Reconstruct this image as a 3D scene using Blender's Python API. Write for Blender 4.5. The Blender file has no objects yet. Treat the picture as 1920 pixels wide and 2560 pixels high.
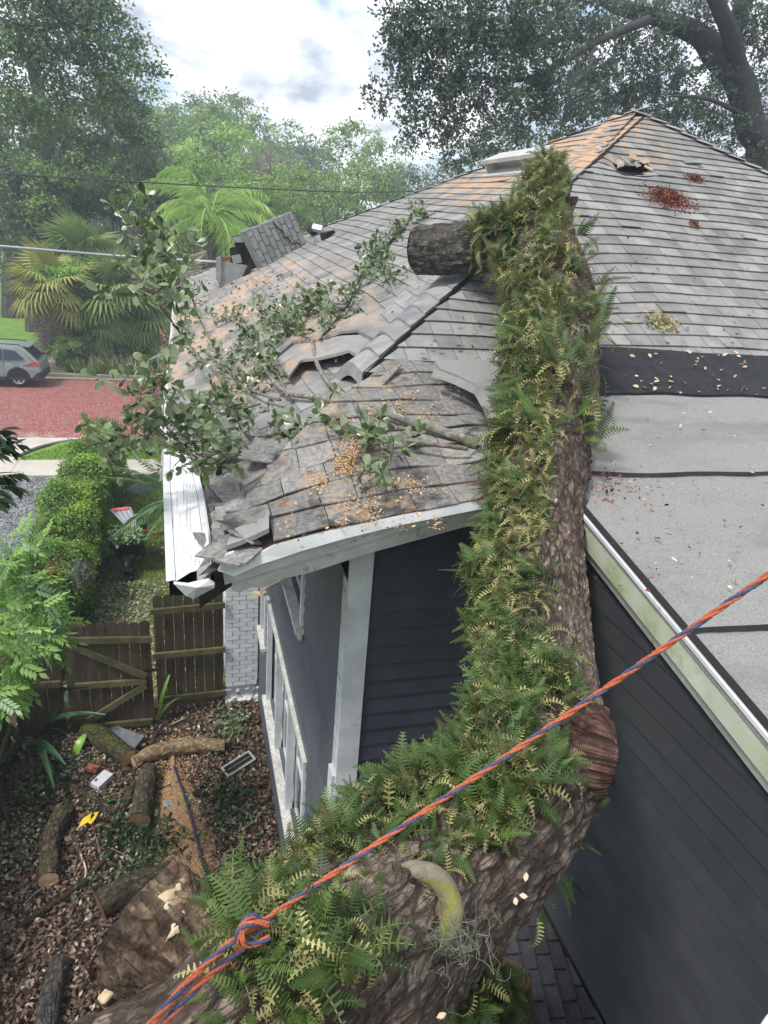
import bpy, math, random
import numpy as np
from mathutils import Vector, Matrix, noise as mnoise
rng = np.random.default_rng(7); random.seed(7)
SC = bpy.context.scene
COL = SC.collection
# ---------------------------------------------------------------- camera
F = 1690.0; H = 6.8
_V = np.array([-360., 4320., F]); _N = np.array([-495., -705., F])
_V /= np.linalg.norm(_V); _N = _N - _V*(_N@_V); _N /= np.linalg.norm(_N)
_E = np.cross(_V, _N)
RM = np.array([_E, _N, -_V])
EYE = np.array([0., 0., H])
cam = bpy.data.cameras.new("camera"); co = bpy.data.objects.new("camera", cam); COL.objects.link(co)
cam.sensor_fit = 'VERTICAL'; cam.sensor_height = 36.0; cam.lens = F/2560*36
cam.clip_start = 0.05; cam.clip_end = 2000
mw = Matrix.Identity(4)
for i in range(3):
    mw[i][0] = RM[i, 0]; mw[i][1] = -RM[i, 1]; mw[i][2] = -RM[i, 2]; mw[i][3] = EYE[i]
co.matrix_world = mw
SC.camera = co
# ---------------------------------------------------------------- light
SC.view_settings.view_transform = 'Standard'; SC.view_settings.look = 'None'
SC.view_settings.exposure = 0.85; SC.view_settings.gamma = 1; SC.view_settings.use_curve_mapping = False
SC.cycles.max_bounces = 6; SC.cycles.diffuse_bounces = 3; SC.cycles.glossy_bounces = 2
SC.cycles.transmission_bounces = 4; SC.cycles.transparent_max_bounces = 6; SC.cycles.volume_bounces = 0
SC.cycles.use_denoising = True
SUN_EL, SUN_AZ = math.radians(58), math.radians(-112)
world = bpy.data.worlds.new("World"); SC.world = world; world.use_nodes = True
nt = world.node_tree; nt.nodes.clear()
def nn(t, typ, **kw):
    n = t.nodes.new(typ)
    for k, v in kw.items(): setattr(n, k, v)
    return n
wo = nn(nt, 'ShaderNodeOutputWorld'); bg = nn(nt, 'ShaderNodeBackground')
sky = nn(nt, 'ShaderNodeTexSky', sky_type='NISHITA', sun_disc=False, sun_elevation=SUN_EL, sun_rotation=SUN_AZ)
sky.air_density = 1.0; sky.dust_density = 2.0
tc = nn(nt, 'ShaderNodeTexCoord')
sep = nn(nt, 'ShaderNodeSeparateXYZ'); nt.links.new(tc.outputs['Generated'], sep.inputs[0])
add = nn(nt, 'ShaderNodeMath', operation='ADD'); add.inputs[1].default_value = 0.42; nt.links.new(sep.outputs[2], add.inputs[0])
mx_ = nn(nt, 'ShaderNodeMath', operation='MAXIMUM'); mx_.inputs[1].default_value = 0.12; nt.links.new(add.outputs[0], mx_.inputs[0])
dx = nn(nt, 'ShaderNodeMath', operation='DIVIDE'); dy = nn(nt, 'ShaderNodeMath', operation='DIVIDE')
nt.links.new(sep.outputs[0], dx.inputs[0]); nt.links.new(mx_.outputs[0], dx.inputs[1])
nt.links.new(sep.outputs[1], dy.inputs[0]); nt.links.new(mx_.outputs[0], dy.inputs[1])
cmb = nn(nt, 'ShaderNodeCombineXYZ'); nt.links.new(dx.outputs[0], cmb.inputs[0]); nt.links.new(dy.outputs[0], cmb.inputs[1])
cmb.inputs[2].default_value = 3.7
def wnoise(scale, det, rough, dist=0.0):
    n = nn(nt, 'ShaderNodeTexNoise'); n.inputs['Scale'].default_value = scale; n.inputs['Detail'].default_value = det
    n.inputs['Roughness'].default_value = rough; n.inputs['Distortion'].default_value = dist
    nt.links.new(cmb.outputs[0], n.inputs['Vector']); return n
n1 = wnoise(3.1, 9, 0.55, 0.15); n2 = wnoise(4.6, 10, 0.6, 0.2)
cov = nn(nt, 'ShaderNodeValToRGB'); cov.color_ramp.elements[0].position = 0.38; cov.color_ramp.elements[1].position = 0.50
nt.links.new(n1.outputs['Fac'], cov.inputs[0])
ccol = nn(nt, 'ShaderNodeValToRGB'); e = ccol.color_ramp.elements
e[0].position = 0.36; e[0].color = (11.5, 11.7, 12.0, 1); e[1].position = 0.64; e[1].color = (4.0, 4.4, 5.2, 1)
e2 = ccol.color_ramp.elements.new(0.5); e2.color = (8.6, 8.9, 9.4, 1)
nt.links.new(n2.outputs['Fac'], ccol.inputs[0])
mixw = nn(nt, 'ShaderNodeMixRGB'); nt.links.new(cov.outputs[0], mixw.inputs[0])
skm = nn(nt, 'ShaderNodeMixRGB', blend_type='MULTIPLY'); skm.inputs[0].default_value = 1; skm.inputs[2].default_value = (1.5, 1.5, 1.5, 1)
nt.links.new(sky.outputs[0], skm.inputs[1])
nt.links.new(skm.outputs[0], mixw.inputs[1]); nt.links.new(ccol.outputs[0], mixw.inputs[2])
nt.links.new(mixw.outputs[0], bg.inputs[0]); bg.inputs[1].default_value = 0.085
nt.links.new(bg.outputs[0], wo.inputs[0])
sl = bpy.data.lights.new("sun", 'SUN'); sl.energy = 2.2; sl.angle = math.radians(11); sl.color = (1.0, 0.96, 0.9)
so = bpy.data.objects.new("sun", sl); COL.objects.link(so)
sd = Vector((math.sin(SUN_AZ)*math.cos(SUN_EL), math.cos(SUN_AZ)*math.cos(SUN_EL), math.sin(SUN_EL)))
so.rotation_euler = sd.to_track_quat('Z', 'Y').to_euler(); so.location = (0, 0, 60)

# ---------------------------------------------------------------- surveying helpers: where a sight line meets a wall, a roof or the ground
def ray(px, py):
    return RM @ np.array([px-960., py-1280., F])
def onz(px, py, z): d = ray(px, py); return EYE + d*((z-H)/d[2])
def onx(px, py, x): d = ray(px, py); return EYE + d*(x/d[0])
def ony(px, py, y): d = ray(px, py); return EYE + d*(y/d[1])
def ond(px, py, r): d = ray(px, py); return EYE + d*(r/np.linalg.norm(d))
def onpl(px, py, p0, n):
    d = ray(px, py); return EYE + d*((np.array(p0)-EYE)@np.array(n))/(d@np.array(n))
def proj(p):
    c = RM.T @ (np.asarray(p, float)-EYE); return 960+F*c[0]/c[2], 1280+F*c[1]/c[2], c[2]
def V3(*a): return np.array(a, float)
def unit(v): v = np.asarray(v, float); return v/(np.linalg.norm(v)+1e-12)

# ---------------------------------------------------------------- mesh helpers
class MB:
    def __init__(s): s.v = []; s.f = []; s.n = 0; s.t = []; s.bc = None
    def add(s, v, f, t=0.5):
        v = [tuple(map(float, q)) for q in v]
        s.v += v; s.f += [tuple(i+s.n for i in q) for q in f]; s.t += [t]*len(v); s.n += len(v); return s
    def hexa(s, c, t=0.5):   # c: 8 corners, bottom 4 then top 4
        return s.add(c, [(0,3,2,1),(4,5,6,7),(0,1,5,4),(1,2,6,5),(2,3,7,6),(3,0,4,7)], t)
    def obox(s, o, ex, ey, ez, t=0.5):
        o, ex, ey, ez = map(lambda q: np.asarray(q, float), (o, ex, ey, ez))
        return s.hexa([o, o+ex, o+ex+ey, o+ey, o+ez, o+ex+ez, o+ex+ey+ez, o+ey+ez], t)
    def box(s, lo, hi, t=0.5):
        lo = np.asarray(lo, float); hi = np.asarray(hi, float); d = hi-lo
        return s.obox(lo, (d[0],0,0), (0,d[1],0), (0,0,d[2]), t)
    def beam(s, a, b, w, h, up=(0,0,1), t=0.5):
        a = np.asarray(a, float); b = np.asarray(b, float); d = unit(b-a); r = unit(np.cross(d, up)); u = np.cross(r, d)
        return s.obox(a-r*w/2-u*h/2, r*w, b-a, u*h, t) if False else s.hexa([a-r*w/2-u*h/2, a+r*w/2-u*h/2, b+r*w/2-u*h/2, b-r*w/2-u*h/2, a-r*w/2+u*h/2, a+r*w/2+u*h/2, b+r*w/2+u*h/2, b-r*w/2+u*h/2], t)
    def prism(s, poly, off, t=0.5):   # 3D polygon extruded by off
        n = len(poly); poly = [np.asarray(p, float) for p in poly]
        v = poly + [p+np.asarray(off, float) for p in poly]
        f = [tuple(range(n)), tuple(range(2*n-1, n-1, -1))] + [(i, i+n, (i+1) % n+n, (i+1) % n) for i in range(n)]
        return s.add(v, f, t)
    def grid(s, P, thick=None, t=0.5):   # P[i][j] points
        ni, nj = len(P), len(P[0]); v = [p for r in P for p in r]
        f = [(i*nj+j, i*nj+j+1, (i+1)*nj+j+1, (i+1)*nj+j) for i in range(ni-1) for j in range(nj-1)]
        return s.add(v, f, t)
def catmull(P, R, n):
    P = np.asarray(P, float); R = np.asarray(R, float); m = len(P)
    if m == 2:
        tt = np.linspace(0, 1, n)[:, None]; return P[0]+(P[1]-P[0])*tt, R[0]+(R[1]-R[0])*tt[:, 0]
    Q = np.vstack([2*P[0]-P[1], P, 2*P[-1]-P[-2]]); RR = np.concatenate([[R[0]], R, [R[-1]]])
    out = []; ro = []
    for k in range(n):
        u = k/(n-1)*(m-1); i = min(int(u), m-2); u -= i
        a, b, c, d = Q[i], Q[i+1], Q[i+2], Q[i+3]
        out.append(0.5*((2*b)+(c-a)*u+(2*a-5*b+4*c-d)*u*u+(3*b-a-3*c+d)*u**3))
        w = u*u*(3-2*u); ro.append(RR[i+1]*(1-w)+RR[i+2]*w)
    return np.array(out), np.array(ro)
def frames(P):
    T = np.gradient(P, axis=0); T /= np.linalg.norm(T, axis=1)[:, None]+1e-12
    a = np.array([0, 0, 1.]) if abs(T[0][2]) < .9 else np.array([1., 0, 0])
    U = []; u = unit(np.cross(np.cross(T[0], a), T[0]))
    for k in range(len(P)):
        u = unit(u - T[k]*(u@T[k])); U.append(u)
    U = np.array(U); W = np.cross(T, U); return T, U, W
def tube(mb, P, R, sides=8, n=None, disp=None, cap=True, t=0.5):
    n = n or max(2, 4*len(P)); P, R = catmull(P, R, n); T, U, W = frames(P)
    L = np.concatenate([[0], np.cumsum(np.linalg.norm(np.diff(P, axis=0), axis=1))])
    v = []
    for i in range(n):
        for j in range(sides):
            a = 2*math.pi*j/sides; c, s_ = math.cos(a), math.sin(a)
            r = R[i]
            if disp: r += disp(c*R[i], s_*R[i], L[i], a)
            v.append(P[i]+(U[i]*c+W[i]*s_)*r)
    f = [(i*sides+j, i*sides+(j+1) % sides, (i+1)*sides+(j+1) % sides, (i+1)*sides+j) for i in range(n-1) for j in range(sides)]
    if cap: f += [tuple(range(sides-1, -1, -1)), tuple((n-1)*sides+j for j in range(sides))]
    return mb.add(v, f, t)
def mesh_from(name, mb, mat=None, smooth=False):
    me = bpy.data.meshes.new(name); me.from_pydata(mb.v, [], mb.f)
    if True:
        a = me.attributes.new("tint", 'FLOAT', 'POINT'); a.data.foreach_set("value", np.array(mb.t, np.float32))
    if mb.bc is not None:
        a = me.attributes.new("barkco", 'FLOAT_VECTOR', 'POINT'); a.data.foreach_set("vector", np.array(mb.bc, np.float32).ravel())
    if mat: me.materials.append(mat)
    if smooth: me.polygons.foreach_set("use_smooth", [True]*len(me.polygons))
    me.update(); return me
def tag(o, label=None, cat=None, group=None, kind=None):
    if label: o['label'] = label
    if cat: o['category'] = cat
    if group: o['group'] = group
    if kind: o['kind'] = kind
    return o
def link(o, parent=None):
    COL.objects.link(o)
    if parent is not None:
        o.parent = parent
        if parent.parent is None: o.matrix_parent_inverse = Matrix.Translation(-Vector(parent.location))
    return o
def obj(name, mb, mat, parent=None, smooth=False, **kw):
    me = mb if isinstance(mb, bpy.types.Mesh) else mesh_from(name, mb, mat, smooth)
    o = link(bpy.data.objects.new(name, me), parent)
    return tag(o, **kw)
def inst(name, me, M, parent=None, **kw):
    o = bpy.data.objects.new(name, me); o.matrix_basis = M; link(o, parent); return tag(o, **kw)
def thing(name, loc, label, cat, group=None):
    o = bpy.data.objects.new(name, None); COL.objects.link(o); o.location = Vector([float(q) for q in loc]); o.empty_display_size = .1
    return tag(o, label, cat, group)
def M4(pos, X, Y, Z, s=1.0):
    m = Matrix.Identity(4)
    for i in range(3):
        m[i][0] = X[i]*s; m[i][1] = Y[i]*s; m[i][2] = Z[i]*s; m[i][3] = pos[i]
    return m
# many copies of a small template in ONE mesh
def scatter(name, tv, tf, pos, X, Y, Z, S, tint, mat, parent=None, **kw):
    tv = np.asarray(tv, np.float32); n = len(pos); k = len(tv)
    S = np.asarray(S, np.float32)
    if S.ndim == 1: S = S[:, None]*np.ones((1, 3), np.float32)
    L = tv[None]*S[:, None, :]
    v = pos[:, None, :] + L[..., 0:1]*X[:, None, :] + L[..., 1:2]*Y[:, None, :] + L[..., 2:3]*Z[:, None, :]
    v = v.reshape(-1, 3).astype(np.float32)
    loops = np.concatenate([np.array(f) for f in tf]); lens = np.array([len(f) for f in tf])
    al = (loops[None]+(np.arange(n)*k)[:, None]).ravel().astype(np.int32)
    tot = np.tile(lens, n); st = np.concatenate([[0], np.cumsum(tot)[:-1]]).astype(np.int32)
    me = bpy.data.meshes.new(name); me.vertices.add(len(v)); me.vertices.foreach_set("co", v.ravel())
    me.loops.add(len(al)); me.loops.foreach_set("vertex_index", al)
    me.polygons.add(len(tot)); me.polygons.foreach_set("loop_start", st)
    try: me.polygons.foreach_set("loop_total", tot.astype(np.int32))
    except Exception: pass
    a = me.attributes.new("tint", 'FLOAT', 'POINT'); a.data.foreach_set("value", np.repeat(np.asarray(tint, np.float32), k))
    me.materials.append(mat); me.update(calc_edges=True); me.validate()
    return obj(name, me, mat, parent, **kw)
def rand_frames(n, normal=None, spread=1.0, up=None):
    N = rng.normal(size=(n, 3))
    if normal is not None: N = N*spread + normal
    N /= np.linalg.norm(N, axis=1)[:, None]+1e-9
    A = rng.normal(size=(n, 3)) if up is None else up + rng.normal(size=(n, 3))*.4
    X = A - N*(A*N).sum(1)[:, None]; X /= np.linalg.norm(X, axis=1)[:, None]+1e-9
    return X, np.cross(N, X), N
LEAF4 = ([(0,0,0),(.5,.26,.05),(1,0,-.08),(.5,-.26,.05)], [(0,1,2,3)])
LEAF6 = ([(0,0,0),(.3,.2,.05),(.7,.26,.03),(1,0,-.06),(.7,-.26,.03),(.3,-.2,.05),(.5,0,0)], [(0,1,6),(1,2,6),(2,3,6),(3,4,6),(4,5,6),(5,0,6)])

# ---------------------------------------------------------------- materials
def mat(name, c1, c2=None, scale=8, detail=5, rough=.8, bump=0.0, bscale=None, rnd=0.0, tint=0.0, c3=None, spec=.3, stretch=None, leaf=0.0, back=None, metal=0.0, bdist=.01, lo=.35, hi=.65, extra=None):
    m = bpy.data.materials.new(name); m.use_nodes = True; t = m.node_tree; t.nodes.clear()
    out = nn(t, 'ShaderNodeOutputMaterial'); b = nn(t, 'ShaderNodeBsdfPrincipled')
    tcn = nn(t, 'ShaderNodeTexCoord'); vec = tcn.outputs['Object']
    if stretch:
        mp = nn(t, 'ShaderNodeMapping'); mp.inputs['Scale'].default_value = stretch; t.links.new(vec, mp.inputs[0]); vec = mp.outputs[0]
    if rnd:
        oi = nn(t, 'ShaderNodeObjectInfo')
        va = nn(t, 'ShaderNodeVectorMath', operation='ADD'); sc_ = nn(t, 'ShaderNodeVectorMath', operation='SCALE'); sc_.inputs['Scale'].default_value = 37.0
        cx = nn(t, 'ShaderNodeCombineXYZ')
        for q in range(3): t.links.new(oi.outputs['Random'], cx.inputs[q])
        t.links.new(cx.outputs[0], sc_.inputs[0]); t.links.new(vec, va.inputs[0]); t.links.new(sc_.outputs[0], va.inputs[1]); vec = va.outputs[0]
    col = None
    c4 = lambda c: (c[0], c[1], c[2], 1)
    if c2 is not None:
        ns = nn(t, 'ShaderNodeTexNoise'); ns.inputs['Scale'].default_value = scale; ns.inputs['Detail'].default_value = detail; ns.inputs['Roughness'].default_value = .62
        t.links.new(vec, ns.inputs['Vector'])
        rp = nn(t, 'ShaderNodeValToRGB'); e = rp.color_ramp.elements
        e[0].position = lo; e[0].color = c4(c1); e[1].position = hi; e[1].color = c4(c2)
        if c3 is not None: q = rp.color_ramp.elements.new((lo+hi)/2); q.color = c4(c3)
        t.links.new(ns.outputs['Fac'], rp.inputs[0]); col = rp.outputs[0]
    else:
        r_ = nn(t, 'ShaderNodeRGB'); r_.outputs[0].default_value = c4(c1); col = r_.outputs[0]
    def bright(col, src, amt):
        mr = nn(t, 'ShaderNodeMapRange'); mr.inputs['To Min'].default_value = 1-amt; mr.inputs['To Max'].default_value = 1+amt
        t.links.new(src, mr.inputs[0]); h = nn(t, 'ShaderNodeVectorMath', operation='SCALE')
        t.links.new(col, h.inputs[0]); t.links.new(mr.outputs[0], h.inputs['Scale']); return h.outputs[0]
    if rnd: col = bright(col, oi.outputs['Random'], rnd)
    if tint:
        at = nn(t, 'ShaderNodeAttribute'); at.attribute_name = "tint"; col = bright(col, at.outputs['Fac'], tint)
    if back is not None:
        ge = nn(t, 'ShaderNodeNewGeometry'); mb_ = nn(t, 'ShaderNodeMixRGB'); mb_.inputs[2].default_value = c4(back)
        t.links.new(ge.outputs['Backfacing'], mb_.inputs[0]); t.links.new(col, mb_.inputs[1]); col = mb_.outputs[0]
    if extra: col = extra(t, col, vec, tcn)
    t.links.new(col, b.inputs['Base Color'])
    b.inputs['Roughness'].default_value = rough; b.inputs['Specular IOR Level'].default_value = spec; b.inputs['Metallic'].default_value = metal
    if bump:
        nb = nn(t, 'ShaderNodeTexNoise'); nb.inputs['Scale'].default_value = bscale or scale*3; nb.inputs['Detail'].default_value = 6; nb.inputs['Roughness'].default_value = .65
        t.links.new(vec, nb.inputs['Vector']); bp = nn(t, 'ShaderNodeBump'); bp.inputs['Strength'].default_value = bump; bp.inputs['Distance'].default_value = bdist
        t.links.new(nb.outputs['Fac'], bp.inputs['Height']); t.links.new(bp.outputs[0], b.inputs['Normal'])
    if leaf:
        tr = nn(t, 'ShaderNodeBsdfTranslucent'); t.links.new(col, tr.inputs[0]); ms = nn(t, 'ShaderNodeMixShader'); ms.inputs[0].default_value = leaf
        t.links.new(b.outputs[0], ms.inputs[1]); t.links.new(tr.outputs[0], ms.inputs[2]); t.links.new(ms.outputs[0], out.inputs[0])
    else: t.links.new(b.outputs[0], out.inputs[0])
    return m
def patch(color, scale, lo, hi, box=None, axis=None, amt=1.0, seed=0.0):
    """second colour laid on by a large noise: dust, moss, stains. box: ((x0,x1),(y0,y1),soft) limits it in place."""
    def f(t, col, vec, tcn):
        n = nn(t, 'ShaderNodeTexNoise'); n.inputs['Scale'].default_value = scale; n.inputs['Detail'].default_value = 7; n.inputs['Roughness'].default_value = .65
        mp = nn(t, 'ShaderNodeMapping'); mp.inputs['Location'].default_value = (seed, seed*1.7, 0)
        if axis: mp.inputs['Scale'].default_value = axis
        t.links.new(tcn.outputs['Object'], mp.inputs[0]); t.links.new(mp.outputs[0], n.inputs['Vector'])
        r = nn(t, 'ShaderNodeMapRange', interpolation_type='SMOOTHSTEP'); r.inputs['From Min'].default_value = lo; r.inputs['From Max'].default_value = hi; r.inputs['To Max'].default_value = amt
        t.links.new(n.outputs['Fac'], r.inputs[0]); fac = r.outputs[0]
        if box:
            s = nn(t, 'ShaderNodeSeparateXYZ'); t.links.new(tcn.outputs['Object'], s.inputs[0])
            for ax in (0, 1):
                if box[ax] is None: continue
                for k, (edge, sg) in enumerate(zip(box[ax], (1, -1))):
                    q = nn(t, 'ShaderNodeMapRange', interpolation_type='SMOOTHSTEP')
                    q.inputs['From Min'].default_value = edge-sg*box[2]; q.inputs['From Max'].default_value = edge+sg*box[2]
                    t.links.new(s.outputs[ax], q.inputs[0]); mu = nn(t, 'ShaderNodeMath', operation='MULTIPLY')
                    t.links.new(fac, mu.inputs[0]); t.links.new(q.outputs[0], mu.inputs[1]); fac = mu.outputs[0]
        mx = nn(t, 'ShaderNodeMixRGB'); mx.inputs[2].default_value = (*color, 1); t.links.new(fac, mx.inputs[0]); t.links.new(col, mx.inputs[1]); return mx.outputs[0]
    return f
def chain(*fs):
    def f(t, col, vec, tcn):
        for g in fs: col = g(t, col, vec, tcn)
        return col
    return f
FLARE_HAZE = .0028
# ---------------------------------------------------------------- materials
DUST = (.50, .27, .13)
_roofdust = chain(patch((.44,.31,.21), 1.1, .46, .58, box=((-.6, 1.9), (6.4, 15), .7), axis=(2.2,.6,1), amt=.7),
                  patch((.42,.29,.19), 2.2, .44, .56, box=((3.9, 5.7), (9.2, 12.2), .5), axis=(1,.6,1), seed=4),
                  patch((.42,.29,.19), 2.6, .44, .6, box=((4.6, 6.2), (8.5, 10.4), .5), seed=8, amt=.7))
m_sh = mat('shingle_granules', (.182,.178,.172), (.285,.28,.27), 3, 8, .95, .9, 160, rnd=.19, tint=.2, bdist=.004, extra=_roofdust)
m_shw = mat('shingle_worn', (.16,.155,.148), (.315,.305,.29), 34, 6, .95, 1.0, 130, rnd=.22, tint=.2, bdist=.006,
            extra=chain(patch((.055,.05,.047), 3.2, .52, .66), patch((.20,.075,.04), 4, .60, .70, seed=3), patch((.42,.29,.18), 5.0, .50, .60, box=((.5, 1.5), (3.2, 5.0), .3), amt=.45, seed=9)))
m_cap = mat('cap_granules', (.185,.185,.19), (.30,.30,.30), 5, 8, .95, .8, 160, rnd=.18, bdist=.004, extra=patch((.42,.28,.18), 2.0, .36, .52, box=((4.5, 6.4), (7.9, 10.4), .3)))
m_deck = mat('roof_deck', (.035,.03,.027), (.07,.055,.045), 9, 5, .95, .4)
m_felt = mat('black_felt', (.014,.0145,.018), (.028,.029,.033), 14, 8, .95, .6, 120, extra=patch((.16,.13,.10), 55, .66, .70, amt=.7))
m_roll = mat('rolled_roofing', (.182,.178,.172), (.275,.27,.262), 90, 5, .93, .6, 300, bdist=.003, extra=chain(patch((.13,.135,.135), 1.1, .48, .70, amt=.6, axis=(1,2.2,1)), patch((.24,.20,.16), 4, .60, .72, amt=.6, seed=5)))
m_seam = mat('roof_tar', (.012,.012,.013), rough=.8)
m_navy = mat('navy_siding', (.040,.044,.056), (.052,.057,.072), 6, 4, .55, .12, 40, rnd=.06, spec=.35)
m_wing = mat('charcoal_siding', (.034,.036,.042), (.045,.047,.054), 4, 4, .6, .12, 40, rnd=.05, spec=.35)
m_west = mat('lit_navy_siding', (.072,.082,.10), (.098,.108,.128), 5, 4, .5, .12, 40, rnd=.05, spec=.4)  # same navy siding, lightened for the light the west wall catches
m_white = mat('white_trim_paint', (.46,.48,.49), (.60,.62,.63), 5, 6, .5, .25, 60, rnd=.04, extra=patch((.30,.29,.24), 7, .58, .72, amt=.6))
m_whiteold = mat('weathered_white_wood', (.42,.42,.40), (.62,.62,.60), 4, 7, .7, .5, 50, extra=chain(patch((.20,.19,.15), 14, .58, .66, amt=.7), patch((.30,.24,.14), 30, .66, .7)))
m_metalw = mat('white_aluminium', (.46,.47,.475), (.60,.61,.615), 3, 5, .35, .15, 30, spec=.5, extra=patch((.36,.24,.14), 9, .60, .70, amt=.7))
m_moss = mat('green_stained_fascia', (.50,.53,.48), (.60,.62,.58), 4, 6, .55, .2, 50, extra=chain(patch((.30,.36,.17), 1.6, .30, .66, axis=(1,.8,1), amt=.95), patch((.20,.25,.06), 4, .45, .70, amt=.8), patch((.10,.10,.08), 16, .66, .72, axis=(1,3,1), amt=.5)))
m_sill = mat('dirty_sill', (.45,.45,.42), (.62,.62,.58), 8, 6, .7, .3, extra=patch((.12,.10,.07), 60, .55, .64))
m_glass = mat('window_glass', (.02,.024,.03), rough=.08, spec=.6)
m_brickw = mat('white_painted_brick', (.60,.62,.63), (.72,.74,.75), 7, 5, .7, .7, 45, rnd=.06, bdist=.008)
m_mortw = mat('white_mortar', (.50,.51,.52), (.6,.61,.62), 20, 5, .85, .5)
m_brickg = mat('grey_painted_brick', (.20,.21,.205), (.30,.305,.295), 8, 5, .8, .7, 40, rnd=.07, bdist=.01, extra=patch((.13,.16,.08), 2, .55, .7, amt=.7))
m_sootgap = mat('soot_and_gap_black', (.008,.007,.007), (.035,.022,.018), 9, 5, .9, .5)  # soot black; also painted in as the dark of roof openings
m_redbrick = mat('broken_red_brick', (.15,.045,.028), (.25,.10,.06), 14, 5, .9, .5)
m_wood = mat('dark_fence_wood', (.040,.030,.020), (.085,.064,.042), 3, 7, .9, .5, 30, rnd=.25, stretch=(6,6,.6), extra=patch((.05,.055,.02), 3, .5, .65, amt=.6))
m_woodg = mat('mossy_fence_rail', (.062,.062,.030), (.125,.115,.055), 7, 7, .9, .5, 40, rnd=.15, extra=patch((.24,.22,.17), 30, .6, .7, amt=.6))
m_black = mat('black_metal', (.012,.012,.013), rough=.5)
m_blackp = mat('black_plastic', (.014,.015,.018), (.022,.023,.027), 9, 3, .45)
m_cut = None
def plates(c_dark, scale, k):
    """cracked bark plates, long way along the limb (needs the barkco attribute written by barktube)"""
    def f(t, col, vec, tcn):
        at = nn(t, 'ShaderNodeAttribute'); at.attribute_name = "barkco"
        ns = nn(t, 'ShaderNodeTexNoise'); ns.inputs['Scale'].default_value = scale*.9; ns.inputs['Detail'].default_value = 4
        sc_ = nn(t, 'ShaderNodeVectorMath', operation='SCALE'); sc_.inputs['Scale'].default_value = 1.1/scale
        va = nn(t, 'ShaderNodeVectorMath', operation='ADD'); t.links.new(at.outputs['Vector'], ns.inputs['Vector']); t.links.new(ns.outputs['Color'], sc_.inputs[0])
        t.links.new(at.outputs['Vector'], va.inputs[0]); t.links.new(sc_.outputs[0], va.inputs[1])
        v = nn(t, 'ShaderNodeTexVoronoi', feature='DISTANCE_TO_EDGE'); v.inputs['Scale'].default_value = scale; t.links.new(va.outputs[0], v.inputs['Vector'])
        v2 = nn(t, 'ShaderNodeTexVoronoi', feature='DISTANCE_TO_EDGE'); v2.inputs['Scale'].default_value = scale*2.3; t.links.new(va.outputs[0], v2.inputs['Vector'])
        m1 = nn(t, 'ShaderNodeMapRange', interpolation_type='SMOOTHSTEP'); m1.inputs['From Max'].default_value = .16; t.links.new(v.outputs['Distance'], m1.inputs[0])
        m2 = nn(t, 'ShaderNodeMapRange', interpolation_type='SMOOTHSTEP'); m2.inputs['From Max'].default_value = .12; m2.inputs['To Min'].default_value = .55; t.links.new(v2.outputs['Distance'], m2.inputs[0])
        n3 = nn(t, 'ShaderNodeTexNoise'); n3.inputs['Scale'].default_value = scale*.35; n3.inputs['Detail'].default_value = 5; t.links.new(at.outputs['Vector'], n3.inputs['Vector'])
        m3 = nn(t, 'ShaderNodeMapRange'); m3.inputs['From Min'].default_value = .4; m3.inputs['From Max'].default_value = .65; m3.inputs['To Max'].default_value = .75; t.links.new(n3.outputs['Fac'], m3.inputs[0])
        mx3 = nn(t, 'ShaderNodeMath', operation='MAXIMUM'); t.links.new(m1.outputs[0], mx3.inputs[0]); t.links.new(m3.outputs[0], mx3.inputs[1])
        mu = nn(t, 'ShaderNodeMath', operation='MULTIPLY'); t.links.new(mx3.outputs[0], mu.inputs[0]); t.links.new(m2.outputs[0], mu.inputs[1])
        mx = nn(t, 'ShaderNodeMixRGB'); mx.inputs[1].default_value = (*c_dark, 1); t.links.new(mu.outputs[0], mx.inputs[0]); t.links.new(col, mx.inputs[2])
        t['height'] = 1; t.nodes.active = mu; mu.name = 'plate_height'
        return mx.outputs[0]
    return f
def bark(name, c1, c2, c3, k=1.0, moss=.0, pl=24.0):
    ex = [patch((.16,.17,.15), 9*k, .60, .72, amt=.6, seed=2)]
    if moss: ex.append(patch((.09,.12,.02), 2.4*k, .5-.1*moss, .72-.1*moss, amt=.9, seed=6))
    ex.append(plates(tuple(q*.45 for q in c1), pl, k))
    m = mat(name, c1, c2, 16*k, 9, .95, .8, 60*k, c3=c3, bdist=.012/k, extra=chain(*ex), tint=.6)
    t = m.node_tree; b = [n for n in t.nodes if n.type == 'BSDF_PRINCIPLED'][0]; bp = [n for n in t.nodes if n.type == 'BUMP'][0]
    b2 = nn(t, 'ShaderNodeBump'); b2.inputs['Strength'].default_value = 1.0; b2.inputs['Distance'].default_value = .008
    t.links.new(t.nodes['plate_height'].outputs[0], b2.inputs['Height']); t.links.new(bp.outputs[0], b2.inputs['Normal']); t.links.new(b2.outputs[0], b.inputs['Normal'])
    return m
m_bark = bark('oak_bark', (.065,.044,.033), (.255,.205,.165), (.14,.105,.08))
m_barkr = bark('red_brown_bark', (.05,.022,.016), (.17,.10,.075), (.10,.05,.036), pl=44)
m_barkg = bark('grey_bark', (.05,.045,.04), (.19,.175,.155), (.10,.09,.08))
m_barkm = bark('mossy_bark', (.045,.035,.024), (.17,.14,.09), (.10,.08,.055), moss=.45)
m_barkf = mat('far_bark', (.035,.032,.03), (.10,.095,.085), 3, 6, .95, .6, 12, bdist=.05)
m_twig = mat('twig_bark', (.10,.08,.06), (.23,.20,.16), 18, 5, .9, .4)
m_lich = mat('lichen_bark', (.11,.10,.085), (.25,.25,.20), 26, 6, .95, .8, 70, extra=patch((.30,.33,.25), 20, .55, .62))
m_fung = mat('cream_fungus', (.42,.31,.17), (.66,.56,.40), 22, 5, .85, .6, 60)
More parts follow.
